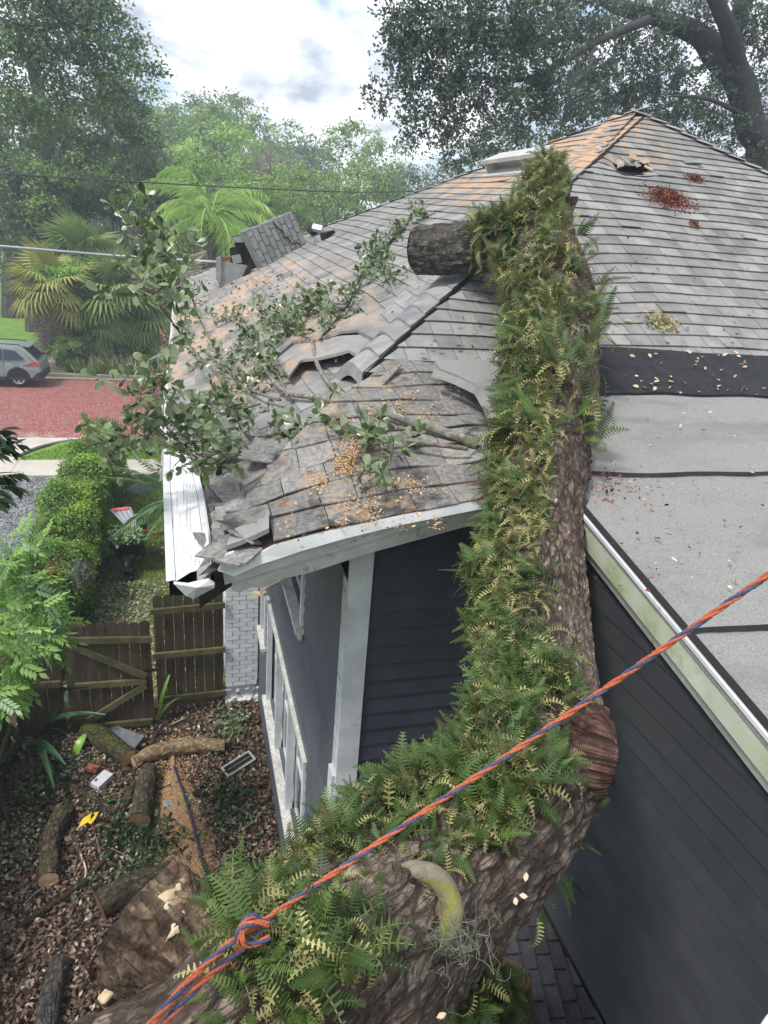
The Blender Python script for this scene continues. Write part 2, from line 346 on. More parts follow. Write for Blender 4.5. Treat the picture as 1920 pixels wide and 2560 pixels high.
def cutwood(name, c1, c2, c3):
    def ex(t, col, vec, tcn):
        w = nn(t, 'ShaderNodeTexWave', wave_type='RINGS', rings_direction='SPHERICAL'); w.inputs['Scale'].default_value = 14; w.inputs['Distortion'].default_value = 2.5; w.inputs['Detail'].default_value = 3
        t.links.new(tcn.outputs['Object'], w.inputs['Vector']); mx = nn(t, 'ShaderNodeMixRGB', blend_type='MULTIPLY'); mx.inputs[0].default_value = .55
        t.links.new(col, mx.inputs[1]); t.links.new(w.outputs['Color'], mx.inputs[2]); return mx.outputs[0]
    return mat(name, c1, c2, 7, 5, .85, .4, c3=c3, extra=ex)
m_cut = cutwood('sawn_wood', (.52,.28,.16), (.74,.50,.32), (.62,.38,.23))
m_cutd = cutwood('dark_sawn_wood', (.14,.08,.045), (.28,.17,.10), (.20,.12,.07))
# foliage
def leafm(name, c1, c2, back=None, leaf=.3, tint=.45, rough=.5, spec=.35, scale=2): return mat(name, c1, c2, scale, 4, rough, tint=tint, leaf=leaf, back=back, spec=spec)
m_fern = leafm('fern_frond', (.028,.065,.014), (.085,.135,.028), back=(.20,.20,.09), leaf=.25, tint=.8, scale=3)
m_ferny = leafm('curled_fern_frond', (.17,.17,.05), (.36,.33,.14), leaf=.2, tint=.5, back=(.40,.36,.20), scale=3)
m_roofleaf = leafm('oak_leaf_glossy', (.035,.08,.022), (.10,.165,.05), back=(.17,.22,.11), leaf=.18, tint=.45, rough=.3, spec=.6, scale=4)
m_oakr = leafm('dark_oak_leaf', (.055,.08,.05), (.11,.145,.085), leaf=.3, back=(.12,.16,.12))
m_oakl = leafm('live_oak_leaf', (.09,.155,.06), (.19,.28,.11), leaf=.35)
m_far1 = leafm('far_leaf_mid_green', (.15,.24,.06), (.28,.40,.10), leaf=.35)
m_far2 = leafm('far_leaf_light_green', (.19,.33,.06), (.33,.49,.11), leaf=.4)
m_far3 = leafm('far_leaf_dark', (.08,.13,.05), (.15,.22,.085), leaf=.3)
m_hedge = leafm('hedge_leaf', (.08,.17,.03), (.25,.39,.06), leaf=.3, tint=.5, scale=1.2)
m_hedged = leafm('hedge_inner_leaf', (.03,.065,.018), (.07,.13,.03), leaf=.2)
m_bush = leafm('bright_bush_leaf', (.20,.38,.05), (.36,.58,.11), leaf=.35)
m_fan = leafm('fan_palm_blade', (.16,.26,.07), (.30,.40,.13), leaf=.25, tint=.35, rough=.4)
m_fany = leafm('yellow_palm_blade', (.24,.27,.06), (.42,.42,.13), leaf=.25)
m_fand = leafm('dead_palm_blade', (.28,.23,.18), (.48,.41,.33), leaf=.1)
m_queen = leafm('queen_palm_leaflet', (.24,.42,.10), (.42,.60,.18), leaf=.35)
m_pyg = leafm('date_palm_leaflet', (.10,.20,.09), (.20,.32,.14), leaf=.25)
m_ash = leafm('ash_leaf', (.12,.24,.055), (.25,.41,.10), back=(.30,.44,.24), leaf=.35)
m_dkl = leafm('dark_glossy_leaf', (.02,.045,.02), (.05,.09,.035), leaf=.2, rough=.3)
m_pink = leafm('pink_blossom', (.55,.12,.20), (.75,.28,.36), leaf=.3)
m_rust = leafm('rusty_dead_needles', (.17,.06,.025), (.32,.12,.05), leaf=.2)
m_snake = mat('snake_plant_blade', (.012,.04,.018), (.03,.085,.03), 6, 4, .35, spec=.5, stretch=(1,1,6))
m_snakel = mat('striped_bright_blade', (.10,.24,.02), (.20,.38,.05), 12, 3, .4, spec=.5, stretch=(1,1,5))
m_moss2 = leafm('spanish_moss', (.15,.165,.125), (.27,.285,.22), leaf=.2)
m_grassb = leafm('grass_blade', (.09,.18,.035), (.22,.36,.07), leaf=.3)
m_litter = leafm('dry_leaf', (.085,.052,.038), (.21,.14,.10), leaf=.05, tint=.6, scale=5)
m_litterp = leafm('pale_dry_leaf', (.26,.25,.17), (.42,.38,.28), leaf=.05, tint=.3, scale=5)
m_chip = mat('wood_chip', (.42,.24,.11), (.62,.42,.22), 9, 3, .9, tint=.3)
m_mulch = mat('red_rotten_wood', (.10,.03,.018), (.24,.085,.05), 12, 4, .95, tint=.5)
m_pale = mat('pale_wood_flake', (.45,.33,.22), (.62,.50,.37), 9, 3, .9, tint=.2)
# ground
m_ground = mat('far_grass', (.05,.09,.02), (.10,.16,.035), .6, 8, .95, .5, 20)
m_lawn = mat('bright_lawn', (.10,.20,.02), (.17,.30,.04), 1.2, 8, .95, .6, 60, extra=patch((.09,.075,.05), .30, .54, .66, amt=.7))
m_strip = mat('thin_side_lawn', (.09,.13,.03), (.16,.20,.06), 2, 8, .95, .6, 60, extra=chain(patch((.07,.05,.035), .9, .5, .6, amt=.85), patch((.05,.04,.03), 3, .48, .56, box=((-.62, 1.6), None, .22), seed=3)))
m_dirt = mat('leaf_litter_soil', (.035,.024,.018), (.09,.06,.042), 14, 9, .95, 1.0, 30, bdist=.03)
m_gravel = mat('grey_gravel', (.12,.125,.135), (.30,.31,.33), 22, 6, .95, 1.0, 30, bdist=.03)
m_conc = mat('pale_concrete', (.42,.39,.34), (.52,.49,.43), 1.2, 8, .9, .3, 40)
m_concd = mat('old_kerb_concrete', (.20,.18,.15), (.30,.27,.22), 2, 7, .9, .5, 30)
def brickroad():
    def ex(t, col, vec, tcn):
        b = nn(t, 'ShaderNodeTexBrick'); b.offset = .5; b.inputs['Scale'].default_value = 1.0
        b.inputs['Brick Width'].default_value = .24; b.inputs['Row Height'].default_value = .11; b.inputs['Mortar Size'].default_value = .009
        b.inputs['Color1'].default_value = (.27,.085,.075,1); b.inputs['Color2'].default_value = (.40,.16,.14,1); b.inputs['Mortar'].default_value = (.075,.05,.045,1); b.inputs['Bias'].default_value = -.1
        mp = nn(t, 'ShaderNodeMapping'); mp.inputs['Rotation'].default_value = (0,0,math.radians(90))
        ns = nn(t, 'ShaderNodeTexNoise'); ns.inputs['Scale'].default_value = .35; ns.inputs['Detail'].default_value = 1
        sc_ = nn(t, 'ShaderNodeVectorMath', operation='SCALE'); sc_.inputs['Scale'].default_value = 1.6
        va = nn(t, 'ShaderNodeVectorMath', operation='ADD')
        t.links.new(tcn.outputs['Object'], ns.inputs['Vector']); t.links.new(ns.outputs['Color'], sc_.inputs[0]); t.links.new(tcn.outputs['Object'], va.inputs[0]); t.links.new(sc_.outputs[0], va.inputs[1])
        t.links.new(va.outputs[0], mp.inputs[0]); t.links.new(mp.outputs[0], b.inputs['Vector'])
        wn = nn(t, 'ShaderNodeTexNoise'); wn.inputs['Scale'].default_value = 5.5; wn.inputs['Detail'].default_value = 2; t.links.new(mp.outputs[0], wn.inputs['Vector'])
        r = nn(t, 'ShaderNodeMapRange'); r.inputs['From Min'].default_value = .56; r.inputs['From Max'].default_value = .66; r.inputs['To Max'].default_value = .6; t.links.new(wn.outputs['Fac'], r.inputs[0])
        mx = nn(t, 'ShaderNodeMixRGB'); mx.inputs[2].default_value = (.13,.10,.10,1); t.links.new(r.outputs[0], mx.inputs[0]); t.links.new(b.outputs['Color'], mx.inputs[1])
        return mx.outputs[0]
    return mat('red_brick_paving', (.2,.06,.05), rough=.85, bump=.4, scale=8, bscale=9, extra=chain(ex, patch((.42,.36,.33), .9, .50, .60, box=(None, (23.0, 24.7), .5), amt=.8), patch((.16,.13,.12), .5, .5, .7, amt=.35)))
m_road = brickroad()
m_saw = mat('sawdust', (.24,.14,.075), (.42,.27,.15), 30, 7, .95, .9, 60, bdist=.02)
# ---------------------------------------------------------------- ground
def sheet(name, pts, z, m, **kw):
    mb = MB(); mb.add([(p[0], p[1], z) for p in pts], [tuple(range(len(pts)))]); return obj(name, mb, m, kind='structure', **kw)
def gridsheet(name, x0, x1, y0, y1, z, m, step, amp, sc=1.2, mask=None):
    nx = int((x1-x0)/step)+1; ny = int((y1-y0)/step)+1
    P = [[(x0+(x1-x0)*i/(nx-1), y0+(y1-y0)*j/(ny-1)) for i in range(nx)] for j in range(ny)]
    G = [[(x, y, z+amp*(mnoise.fractal(Vector((x*sc, y*sc, 1.3)), 1, 2, 4))) for x, y in r] for r in P]
    return obj(name, MB().grid(G), m, kind='structure', smooth=True)
sheet('ground', [(-500,-60),(500,-60),(500,900),(-500,900)], -.10, m_ground)
gridsheet('yard_ground', -3.4, 3.2, -1.5, 9.3, -.02, m_dirt, .08, .035, 1.5)
gridsheet('side_lawn', -2.6, 1.2, 9.3, 20.0, -.02, m_strip, .12, .02)
sheet('gravel_driveway', [(-30,6),(-2.9,6),(-2.9,20.0),(-30,20.0)], -.03, m_gravel)
for k, x in enumerate(range(-14, 16, 2)):
    mb = MB(); mb.box((x-5.0, 20.12, -.09), (x-3.012, 21.58, .012)); o = obj('sidewalk', mb, m_conc, kind='structure')
mb = MB(); ap = [(-30,21.6),(-5.2,21.6)]
for k in range(9):
    a = k/8; ap.append((-5.2+ (1-math.cos(a*math.pi/2))*2.1, 21.6+2.5*math.sin(a*math.pi/2)))
ap += [(-30,24.1)]
mb.prism([(x,y,-.06) for x,y in ap], (0,0,.062)); obj('driveway_apron', mb, m_conc, kind='structure')
sheet('verge', [(-5.25,21.6),(30,21.6),(30,24.1),(-3.2,24.1),(-4.2,23.5)], -.004, m_lawn)
gridsheet('street', -40, 40, 24.05, 34.6, -.05, m_road, .8, .02, .3)
mb = MB()
for x in range(-40, 40, 2): mb.box((x+.01, 34.6, -.08), (x+1.99, 34.85, .12))
obj('kerb', mb, m_concd, kind='structure')
sheet('gutter_pan', [(-40,34.15),(40,34.15),(40,34.6),(-40,34.6)], -.02, m_concd)
sheet('far_verge', [(-40,34.85),(40,34.85),(40,37.6),(-40,37.6)], .08, mat('rough_verge', (.09,.075,.045), (.17,.16,.09), 1.4, 8, .95, .6, 30))
sheet('far_path', [(-40,37.6),(40,37.6),(40,39.4),(-40,39.4)], .10, m_concd)
mb = MB()
for x in range(-40, -4, 2): mb.box((x+.01, 41.2, 0), (x+1.99, 41.45, .55))
wl = thing('garden_wall', (-22,41.3,0), 'low grey block retaining wall at the edge of the bright lawn across the street', 'wall')
obj('block', mb, m_concd, wl)
sheet('far_lawn', [(-90,41.4),(-3,41.4),(-3,80),(-90,80)], .5, m_lawn)
# grass tufts, litter
def on_ground(n, x0, x1, y0, y1, z=0): return np.column_stack([rng.uniform(x0,x1,n), rng.uniform(y0,y1,n), np.full(n,z)])
UP = np.array([0,0,1.])
def litter(name, n, box, m, s0, s1, z0=.0, z1=.05, spread=.55, keep=None, t=LEAF4, **kw):
    p = on_ground(n, *box); p[:,2] += rng.uniform(z0, z1, n)
    if keep is not None: p = p[keep(p)]
    n = len(p); X,Y,Z = rand_frames(n, UP, spread)
    return scatter(name, t[0], t[1], p, X, Y, Z, rng.uniform(s0,s1,n), rng.random(n), m, kind='stuff', **kw)
litter('leaf_litter', 26000, (-2.7,.92,3.4,9.0), m_litter, .035, .085, z1=.06, label='brown dead leaves covering the yard floor', cat='leaf litter', keep=lambda p: (np.abs(p[:,0]-(-.28+(p[:,1]-6.7)*-.03)) > rng.normal(.30,.22,len(p))) | (p[:,1] < 5.2))
litter('pale_leaf_litter', 2600, (-2.7,.9,4.0,9.0), m_litterp, .03, .075, z1=.07, label='pale curled leaves strewn over the brown litter', cat='leaf litter')
litter('side_lawn_litter', 6500, (-2.3,.8,9.2,13.2), m_litterp, .04, .09, z1=.03, label='pale green fallen leaves on the ground behind the gate', cat='leaf litter')
litter('hedge_foot_litter', 3500, (-2.5,-1.75,10,19.5), m_litter, .04, .09, z1=.05, label='brown leaves along the foot of the hedge', cat='leaf litter')
litter('path_leaves', 500, (-2.3,1.,13,19.6), m_litterp, .04, .09, z1=.02, label='scattered pale leaves on the side lawn', cat='leaf litter')
litter('gravel_stones', 26000, (-6.5,-2.95,11.5,20.0), mat('gravel_stone', (.14,.145,.155),(.42,.43,.45), 3, 3, .9, tint=.6), .03, .07, z0=-.03, z1=-.005, spread=.7, label='loose grey gravel stones of the driveway', cat='gravel')
litter('sawdust', 26000, (-1.15,.65,4.8,8.3), m_chip, .012, .035, z1=.055, spread=1.0, t=LEAF4, label='strip of orange sawdust and chips along the cable', cat='sawdust', keep=lambda p: np.abs(p[:,0]-(-.30+(p[:,1]-6.7)*-.05)) < np.abs(rng.normal(.0,.33,len(p))))
sd_ = MB(); G = []
for j in range(40):
    y = 5.0+3.2*j/39; w = .38*math.sin(math.pi*min(1,(j+3)/36))+.05
    G.append([(-.30-(y-6.7)*.05+(i/11-.5)*2*w+.04*mnoise.noise(Vector((i,y*3,0))), y, .0+.055*math.sin(math.pi*i/11)+.02*mnoise.noise(Vector((i*.7,y*5,4)))) for i in range(12)])
obj('sawdust_bed', sd_.grid(G), m_saw, smooth=True, kind='stuff', label='orange sawdust trail across the yard', cat='sawdust')
# grass
def grass(name, n, box, h0, h1, m, label, keep=None):
    p = on_ground(n, *box); 
    if keep is not None: p = p[keep(p)]
    n = len(p); Z = rng.normal(size=(n,3))*.35+UP; Z /= np.linalg.norm(Z,axis=1)[:,None]; X = rng.normal(size=(n,3)); X -= Z*(X*Z).sum(1)[:,None]; X /= np.linalg.norm(X,axis=1)[:,None]
    scatter(name, [(-.12,0,0),(.12,0,0),(.05,0,.7),(0,.25,1)], [(0,1,2,3)], p, X, np.cross(Z,X), Z, rng.uniform(h0,h1,n), rng.random(n), m, kind='stuff', label=label, cat='grass')
grass('side_grass', 34000, (-2.3,.5,9.6,19.9,0), .03, .07, m_grassb, 'thin green grass of the side lawn', keep=lambda p: (p[:,0] < -.55-.25*rng.normal(size=len(p))) & (p[:,1] > 12.2+rng.normal(size=len(p))))
grass('verge_grass', 9000, (-5.0,3,21.65,24.0,0), .04, .09, m_grassb, 'green grass on the verge beside the hedge', keep=lambda p: (p[:,0] > -5.2+ (p[:,1]-21.6)*.75))
# ---------------------------------------------------------------- vegetation builders
def crown_pts(clumps, n):
    c = np.array([q[:3] for q in clumps]); r = np.array([q[3:6] if len(q) >= 6 else (q[3],)*3 for q in clumps])
    w = (r.prod(1))**(2/3); idx = rng.choice(len(c), n, p=w/w.sum())
    d = rng.normal(size=(n,3)); d /= np.linalg.norm(d,axis=1)[:,None]
    rad = rng.uniform(.25,1.0,n)**.45
    return c[idx]+d*rad[:,None]*r[idx], d, idx, rad
def crown(name, clumps, n, size, m, parent, flat=.6, tmpl=LEAF4, nsub=0, subr=.35, **kw):
    """leaves gathered in sprays: every spray is a tight handful of leaves, so the crown has clumps and gaps"""
    # clumps carry sub-clumps on their skin, sub-clumps carry sprays: cauliflower outline with dark gaps between
    nb = max(len(clumps)*9, 12); sc_p, sc_d, sidx, _ = crown_pts(clumps, nb); rr = np.array([q[3] for q in clumps])[sidx]
    k = 10; ns = n//k; j = rng.integers(0, nb, ns); dd_ = rng.normal(size=(ns,3)); dd_ /= np.linalg.norm(dd_,axis=1)[:,None]; dd_ = dd_+sc_d[j]*.5+UP*.25; dd_ /= np.linalg.norm(dd_,axis=1)[:,None]
    r_s = (rr[j]*rng.uniform(.30,.50,ns))[:,None]; p = sc_p[j]+dd_*r_s*np.array([1,1,.75]); 
    P = np.repeat(p, k, 0)+rng.normal(size=(ns*k,3))*subr*.7*np.array([1,1,.5]); D = np.repeat(dd_, k, 0)
    X,Y,Z = rand_frames(ns*k, D*1.1+UP*.55, .45)
    d = dd_
    tb = rng.normal(.5,.18,nb); tn = np.clip(np.repeat(tb[j]+rng.normal(0,.10,ns),k)+rng.normal(0,.12,ns*k),0,1)
    s = rng.uniform(.6,1.3,ns*k)*size
    return scatter(name, tmpl[0], tmpl[1], P, X, Y, Z, s, tn, m, parent, **kw)
def limb(mb, P, R, sides=8, n=None, k=.10): return tube(mb, P, R, sides, n or 5*len(P), lambda x,y,l,a: k*R[0]*mnoise.noise(Vector((x*3,y*3,l*.9))))
def tree(name, base, h, w, label, m, leaf=.3, n=9000, group=None, cl=None, trunk_r=.25, hb=.25, bark_m=None, lean=(0,0), nclump=16, dens=.32, cat='tree', parts=True, subr=None):
    b = np.asarray(base, float); t = thing(name, b, label, cat, group)
    rs = np.random.default_rng(int(abs(b[0]*131+b[1]*17))+5)
    top = b+V3(lean[0], lean[1], h*.86)
    tm = MB(); limb(tm, [b-V3(0,0,.2), b+(top-b)*.35+V3(*rs.normal(size=2)*.2,0), b+(top-b)*.7+V3(*rs.normal(size=2)*.4,0), top], [trunk_r, trunk_r*.75, trunk_r*.5, trunk_r*.12], 10)
    clumps = []
    for i in range(nclump):
        u = rs.uniform(hb, 1); a = rs.uniform(0, 2*math.pi); prof = math.sin(math.pi*min(1,max(.06,(u-hb*.6)/(1.12-hb*.6))))**.7
        rr = w/2*prof*rs.uniform(.35,.85); c = b+(top-b)*u+V3(math.cos(a)*rr, math.sin(a)*rr, h*.06)
        s = w*dens*rs.uniform(.55,1.0)*.6; clumps.append((*c, s, s, s*.72))
        if i % 2 == 0:
            st = b+(top-b)*(u*.7); limb(tm, [st, (st+c)/2+V3(0,0,-.2), c], [trunk_r*.35, trunk_r*.22, trunk_r*.06], 6)
    if cl: clumps += cl
    obj('trunk', tm, bark_m or m_barkf, t, smooth=True)
    crown('crown', clumps, n, leaf, m, t, subr=subr or leaf*1.3)
    return t
# ================================================================ HOUSE
K = .613
Bs = V3(0,5.3,6.13); nS = V3(0,-K,1)
A = onpl(1595,278,Bs,nS)
_nW0 = V3(-K,0,1); Dp = onpl(423,1122,A,_nW0); Cc = ony(451,700,19.5)
nW = np.cross(Cc-A, Dp-A); nW /= nW[2]
def zS(x,y): return Bs[2]+K*(y-5.3)
def zW(x,y): return A[2]-(nW[0]*(x-A[0])+nW[1]*(y-A[1]))
hipd = np.cross(nW, nS); hipd = -hipd/hipd[1]
def hipx(y): return A[0]+hipd[0]*(A[1]-y)
WX, WY = .93, 3.64          # south-west corner of the walls
XW = 2.0                    # west wall of the wing
def zR(y): return 4.958+.2208*y
EAVE = [(.02,5.12),(.28,5.20),(.50,5.33),(1.1,5.42),(1.6,5.50),(2.3,5.6)]
def eavez(x): return float(np.interp(x, [e[0] for e in EAVE], [e[1] for e in EAVE]))
def zL(x,y):                 # crushed lower patch of the south slope
    f = min(1,max(0,(y-3.3)/1.9)); z = eavez(x)*(1-f)+(zS(x,5.2)-.05)*f
    return z-.10*math.exp(-((x-.45)**2+(y-3.9)**2)/.10)+.04*mnoise.noise(Vector((x*2.2,y*2.2,0)))
def dentS(p):
    x,y = p[0],p[1]
    return -.16*math.exp(-((x-5.35)**2/.05+(y-8.35)**2/.03)) - .10*math.exp(-((x-3.4)**2/.5+(y-6.4)**2/.8)) + .012*mnoise.noise(Vector((x*1.5,y*1.5,3)))
def dentW(p):
    x,y = p[0],p[1]
    return -.10*math.exp(-((x-1.6)**2/.6+(y-6.3)**2/1.0)) + .015*mnoise.noise(Vector((x*1.1,y*1.1,9))) + .05*math.exp(-((y-5.0)**2/.5+(x-1.2)**2/.2))
def onroof(px, py, up=0.0):
    """point where a sight line meets the roof (whichever slope it strikes first)"""
    d = ray(px,py); best = None
    def below(t):
        x,y,z = EYE+d*t
        if x > 2.15 and y < 5.3: s = zR(y)
        elif y < 5.0 and x > hipx(y): s = zL(x,y)
        else: s = min(zS(x,y), zW(x,y))
        return z <= s
    lo = 2.0/F
    for t in np.linspace(2.0/F, 24/F, 90):
        if below(t):
            hi = t
            for _ in range(10):
                m_ = (lo+hi)/2
                if below(m_): hi = m_
                else: lo = m_
            best = EYE+d*hi; break
        lo = t
    if best is None: best = EYE+d*(12/F)
    return best+V3(0,0,up)
house = thing('house', (5,10,0), 'dark blue house with white trim and a grey shingle roof crushed at one corner', 'house')
# ---- walls
def lap_wall(name, origin, along, out, zr0, zr1, L, exposure, m, holes=(), topz=None, wallt=.12, bname='siding_board', lapd=.024):
    """lapped boards on a wall; along = unit vector, out = outward unit vector"""
    o = np.asarray(origin,float); al = np.asarray(along,float); ou = np.asarray(out,float)
    mb = MB()
    cuts = sorted({0.0, L, *[h[0] for h in holes], *[h[1] for h in holes]})
    for a,b in zip(cuts[:-1],cuts[1:]):
        zs = [zr0]
        for h in holes:
            if h[0] <= a and h[1] >= b: zs += [h[2],h[3]]
        zs.append(zr1 if topz is None else min(topz(a),topz(b)))
        zs = sorted(zs) if len(zs) > 2 else zs
        for z0,z1 in zip(zs[::2], zs[1::2]):
            if topz is not None:
                ss = np.linspace(a,b,14); mb.prism([o+al*a+V3(0,0,z0)-ou*.124,o+al*b+V3(0,0,z0)-ou*.124]+[o+al*q+V3(0,0,topz(q))-ou*.124 for q in ss[::-1]], ou*wallt)
            elif z1-z0 > .01: mb.obox(o+al*a+V3(0,0,z0)-ou*(wallt+.004), al*(b-a), ou*wallt, V3(0,0,z1-z0))
    w = obj(name, mb, m, house)
    z = zr0
    while z < zr1-.02:
        zt = min(z+exposure+.018, zr1)
        segs = [(0.0,L)]
        for h in holes:
            if zt > h[2] and z < h[3]:
                ns = []
                for s in segs:
                    if h[1] <= s[0] or h[0] >= s[1]: ns.append(s)
                    else:
                        if h[0]-s[0] > .03: ns.append((s[0],h[0]))
                        if s[1]-h[1] > .03: ns.append((h[1],s[1]))
                segs = ns
        for s0,s1 in segs:
            if topz is not None:
                # clip by sloping top
                if topz(s0) < z and topz(s1) < z: continue
                while topz(s0) < z: s0 += .02
                while topz(s1) < z: s1 -= .02
                if s1-s0 < .03: continue
            j = rng.uniform(0,.0015); mb = MB(); ld = lapd+j
            p = lambda s_,zz,d: o+al*s_+V3(0,0,zz)+ou*d
            ss = [s0,s1] if topz is None else list(np.linspace(s0,s1,16))
            tops = [(q,zt if topz is None else max(z+.001,min(zt,topz(q)))) for q in ss]
            dep = lambda zz: ld+(.005-ld)*(zz-z)/(exposure+.018)
            lo_f = [(s0,z),(s1,z)]; poly = lo_f+tops[::-1]
            mb.add([p(q,zz,dep(zz)) for q,zz in poly]+[p(q,zz,0) for q,zz in poly],[tuple(range(len(poly)))]+[(i,i+len(poly),(i+1)%len(poly)+len(poly),(i+1)%len(poly)) for i in range(len(poly))])
            obj(bname, mb, m, w)
        z += exposure
    return w
WINS = [(4.72,7.72,.98,2.50), (5.15,6.25,3.62,4.7), (8.02,8.56,1.58,3.2)]
wwall = lap_wall('west_wall', (WX,WY,0), (0,1,0), (-1,0,0), .02, 4.86, 15.6, .132, m_west, holes=[(a-WY,b-WY,c,d) for a,b,c,d in WINS])
swall = lap_wall('south_wall', (WX+.01,WY,0), (1,0,0), (0,-1,0), .02, 5.40, XW-WX-.01, .132, m_navy, topz=lambda s: eavez(WX+s)-.12)
wing_top = lambda s: zR(WY-s)-.10
gwall = lap_wall('wing_wall', (XW,WY,0), (0,-1,0), (-1,0,0), 3.16, 5.66, 5.2, .125, m_wing, topz=wing_top, lapd=.010)
mb = MB(); mb.box((XW+.02,-1.5,0),(XW+.14,WY,3.16)); mb.box((WX+.02, 19.1,0),(11.5,19.24,4.9)); mb.box((11.4,-1.5,0),(11.5,19.1,4.9)); obj('foundation_wall', mb, m_wing, house)
# ground course, corner boards
mb = MB(); mb.box((WX-.03,WY+.1,0),(WX-.018,19.2,.16)); obj('base_trim', mb, m_west, house)
mb = MB(); mb.box((WX-.024,WY-.02,0),(WX-.002,WY+.105,4.86)); obj('corner_board', mb, m_white, house)
mb = MB(); mb.box((WX-.024,WY-.044,0),(WX+.125,WY-.021,5.2)); obj('corner_board', mb, m_white, house)
mb = MB(); mb.box((WX-.05,WY-.03,0),(WX-.024,WY+.10,3.35)); obj('corner_board', mb, m_white, house)
# ---- windows
def window(y0,y1,z0,z1, lights, top=True):
    w = None; x0 = WX-.045
    mb = MB(); fw = .075
    mb.box((x0,y0,z0-.0),(WX+.02,y0+fw,z1)); mb.box((x0,y1-fw,z0),(WX+.02,y1,z1)); mb.box((x0-.004,y0-.003,z1-fw),(WX+.02,y1+.003,z1+.004))
    step = (y1-y0-fw)/lights
    for k in range(1,lights): mb.box((x0-.002,y0+k*step,z0),(WX+.03,y0+k*step+fw,z1-fw))
    w = obj('window', mb, m_white, house)
    mb = MB(); mb.box((x0-.05,y0-.05,z0-.05),(WX+.09,y1+.05,z0-.002)); mb.box((x0-.02,y0-.02,z0-.12),(x0-.0045+.02,y1+.02,z0-.052)); obj('sill', mb, m_sill, w)
    for k in range(lights):
        a = y0+k*step+fw; b = y0+(k+1)*step
        mb = MB(); s = .035
        for q in ((a,z0,a+s,z1-fw),(b-s,z0,b,z1-fw),(a+s,z0,b-s,z0+s),(a+s,z1-fw-s,b-s,z1-fw)): mb.box((WX+.055,q[0],q[1]),(WX+.085,q[2],q[3]))
        zm = (z0+z1-fw)/2; mb.box((WX+.05,a+s,zm-.02),(WX+.083,b-s,zm+.02)); obj('sash', mb, m_white, w)
        mb = MB(); mb.box((WX+.07,a+.01,z0+.01),(WX+.076,b-.01,z1-fw-.01)); obj('pane', mb, m_glass, w)
    mb = MB(); mb.box((x0-.012,y0-.03,z1+.006),(WX+.0,y1+.03,z1+.018)); obj('drip_cap', mb, m_sill, w)
window(*WINS[0], 3); window(*WINS[1], 1); window(*WINS[2], 1)
# ---- white brick pier on the west wall
pier = obj('brick_pier', MB().box((.435,8.99,.0),(WX-.03,9.68,4.75)), m_mortw, house)
bz = .30; k = 0
mbS = MB()
while bz < 4.7:
    off = 0 if k % 2 else -.105; x = .42+off
    while x < WX-.035:
        a = max(x,.42); b = min(x+.2,WX-.03)
        if b-a > .03:
            j = rng.uniform(-.003,.004); mb = MB(); mb.box((a+.0, 8.968+j, bz),(b-.008, 9.02, bz+.066)); 
            if bz < 2.9: obj('brick', mb, m_brickw, pier)
            else: mbS.v += [(v) for v in mb.v]; mbS.f += [tuple(i+mbS.n for i in f) for f in mb.f]; mbS.t += mb.t; mbS.n += 8
        x += .208
    y = 8.99+(.1 if k%2 else 0)
    while y < 9.66:
        mbS.box((.415,y,bz),(.44,min(y+.2,9.67)-.008,bz+.066)); y += .208
    bz += .075; k += 1
obj('upper_brickwork', mbS, m_brickw, pier, kind='stuff')
mb = MB(); P = []
for i in range(9):
    P.append([V3(.40+.54*j/10+.01*mnoise.noise(Vector((j,i,0))), 8.93-.02*math.sin(i)+.03*mnoise.noise(Vector((j*.8,i*.8,2))), .31*i/8-.02) for j in range(11)])
obj('stone_foot', mb.grid(P), m_brickw, pier, smooth=False)
mb = MB(); tube(mb, [onpl(655,1560,(0,8.9,0),(0,1,0)), onpl(648,1660,(0,8.9,0),(0,1,0)), onpl(640,1715,(0,8.88,0),(0,1,0)), onpl(620,1765,(0,8.8,0),(0,1,0))], [.006]*4, 5); obj('cable', mb, m_black, house)
# ---- lower dark roof beside the wing wall
lr = obj('lower_roof', MB().prism([(-.1,-1.4,2.98),(XW-.03,-1.4,3.10),(XW-.03,3.4,3.10),(.9,3.4,3.04)], (0,0,-.12)), m_deck, house)
dd = ray(939,620); dd = unit((dd[0],dd[1],0)); dp = V3(dd[1],-dd[0],0)
m_lsh = mat('dark_slate_shingle', (.025,.026,.030), (.042,.043,.048), 20, 5, .8, .6, 120, rnd=.2)
for i in range(-3,22):
    for j in range(-8,26):
        o = V3(1.1,1.6,0)+dp*(i-10)*.085+dd*((j-9)*.17+(.085 if i%2 else 0))
        c = o+dp*.04+dd*.085
        if c[0] > XW+.02 or c[0] < .3 or c[1] < -.6 or c[1] > 3.0: continue
        z = 3.10+(c[0]-XW)*.06
        mb = MB(); mb.hexa([o+V3(0,0,z),o+dp*.095+V3(0,0,z),o+dp*.095+dd*.155+V3(0,0,z),o+dd*.155+V3(0,0,z),o+V3(0,0,z+.006),o+dp*.095+V3(0,0,z+.03),o+dp*.095+dd*.155+V3(0,0,z+.03),o+dd*.155+V3(0,0,z+.006)])
        px,py,dz = proj(c+V3(0,0,z))
        if -50 < px < 2000 and py < 2700: mb.v = [(min(q[0],XW-.014),q[1],q[2]) for q in mb.v]; obj('shingle', mb, m_lsh, lr)
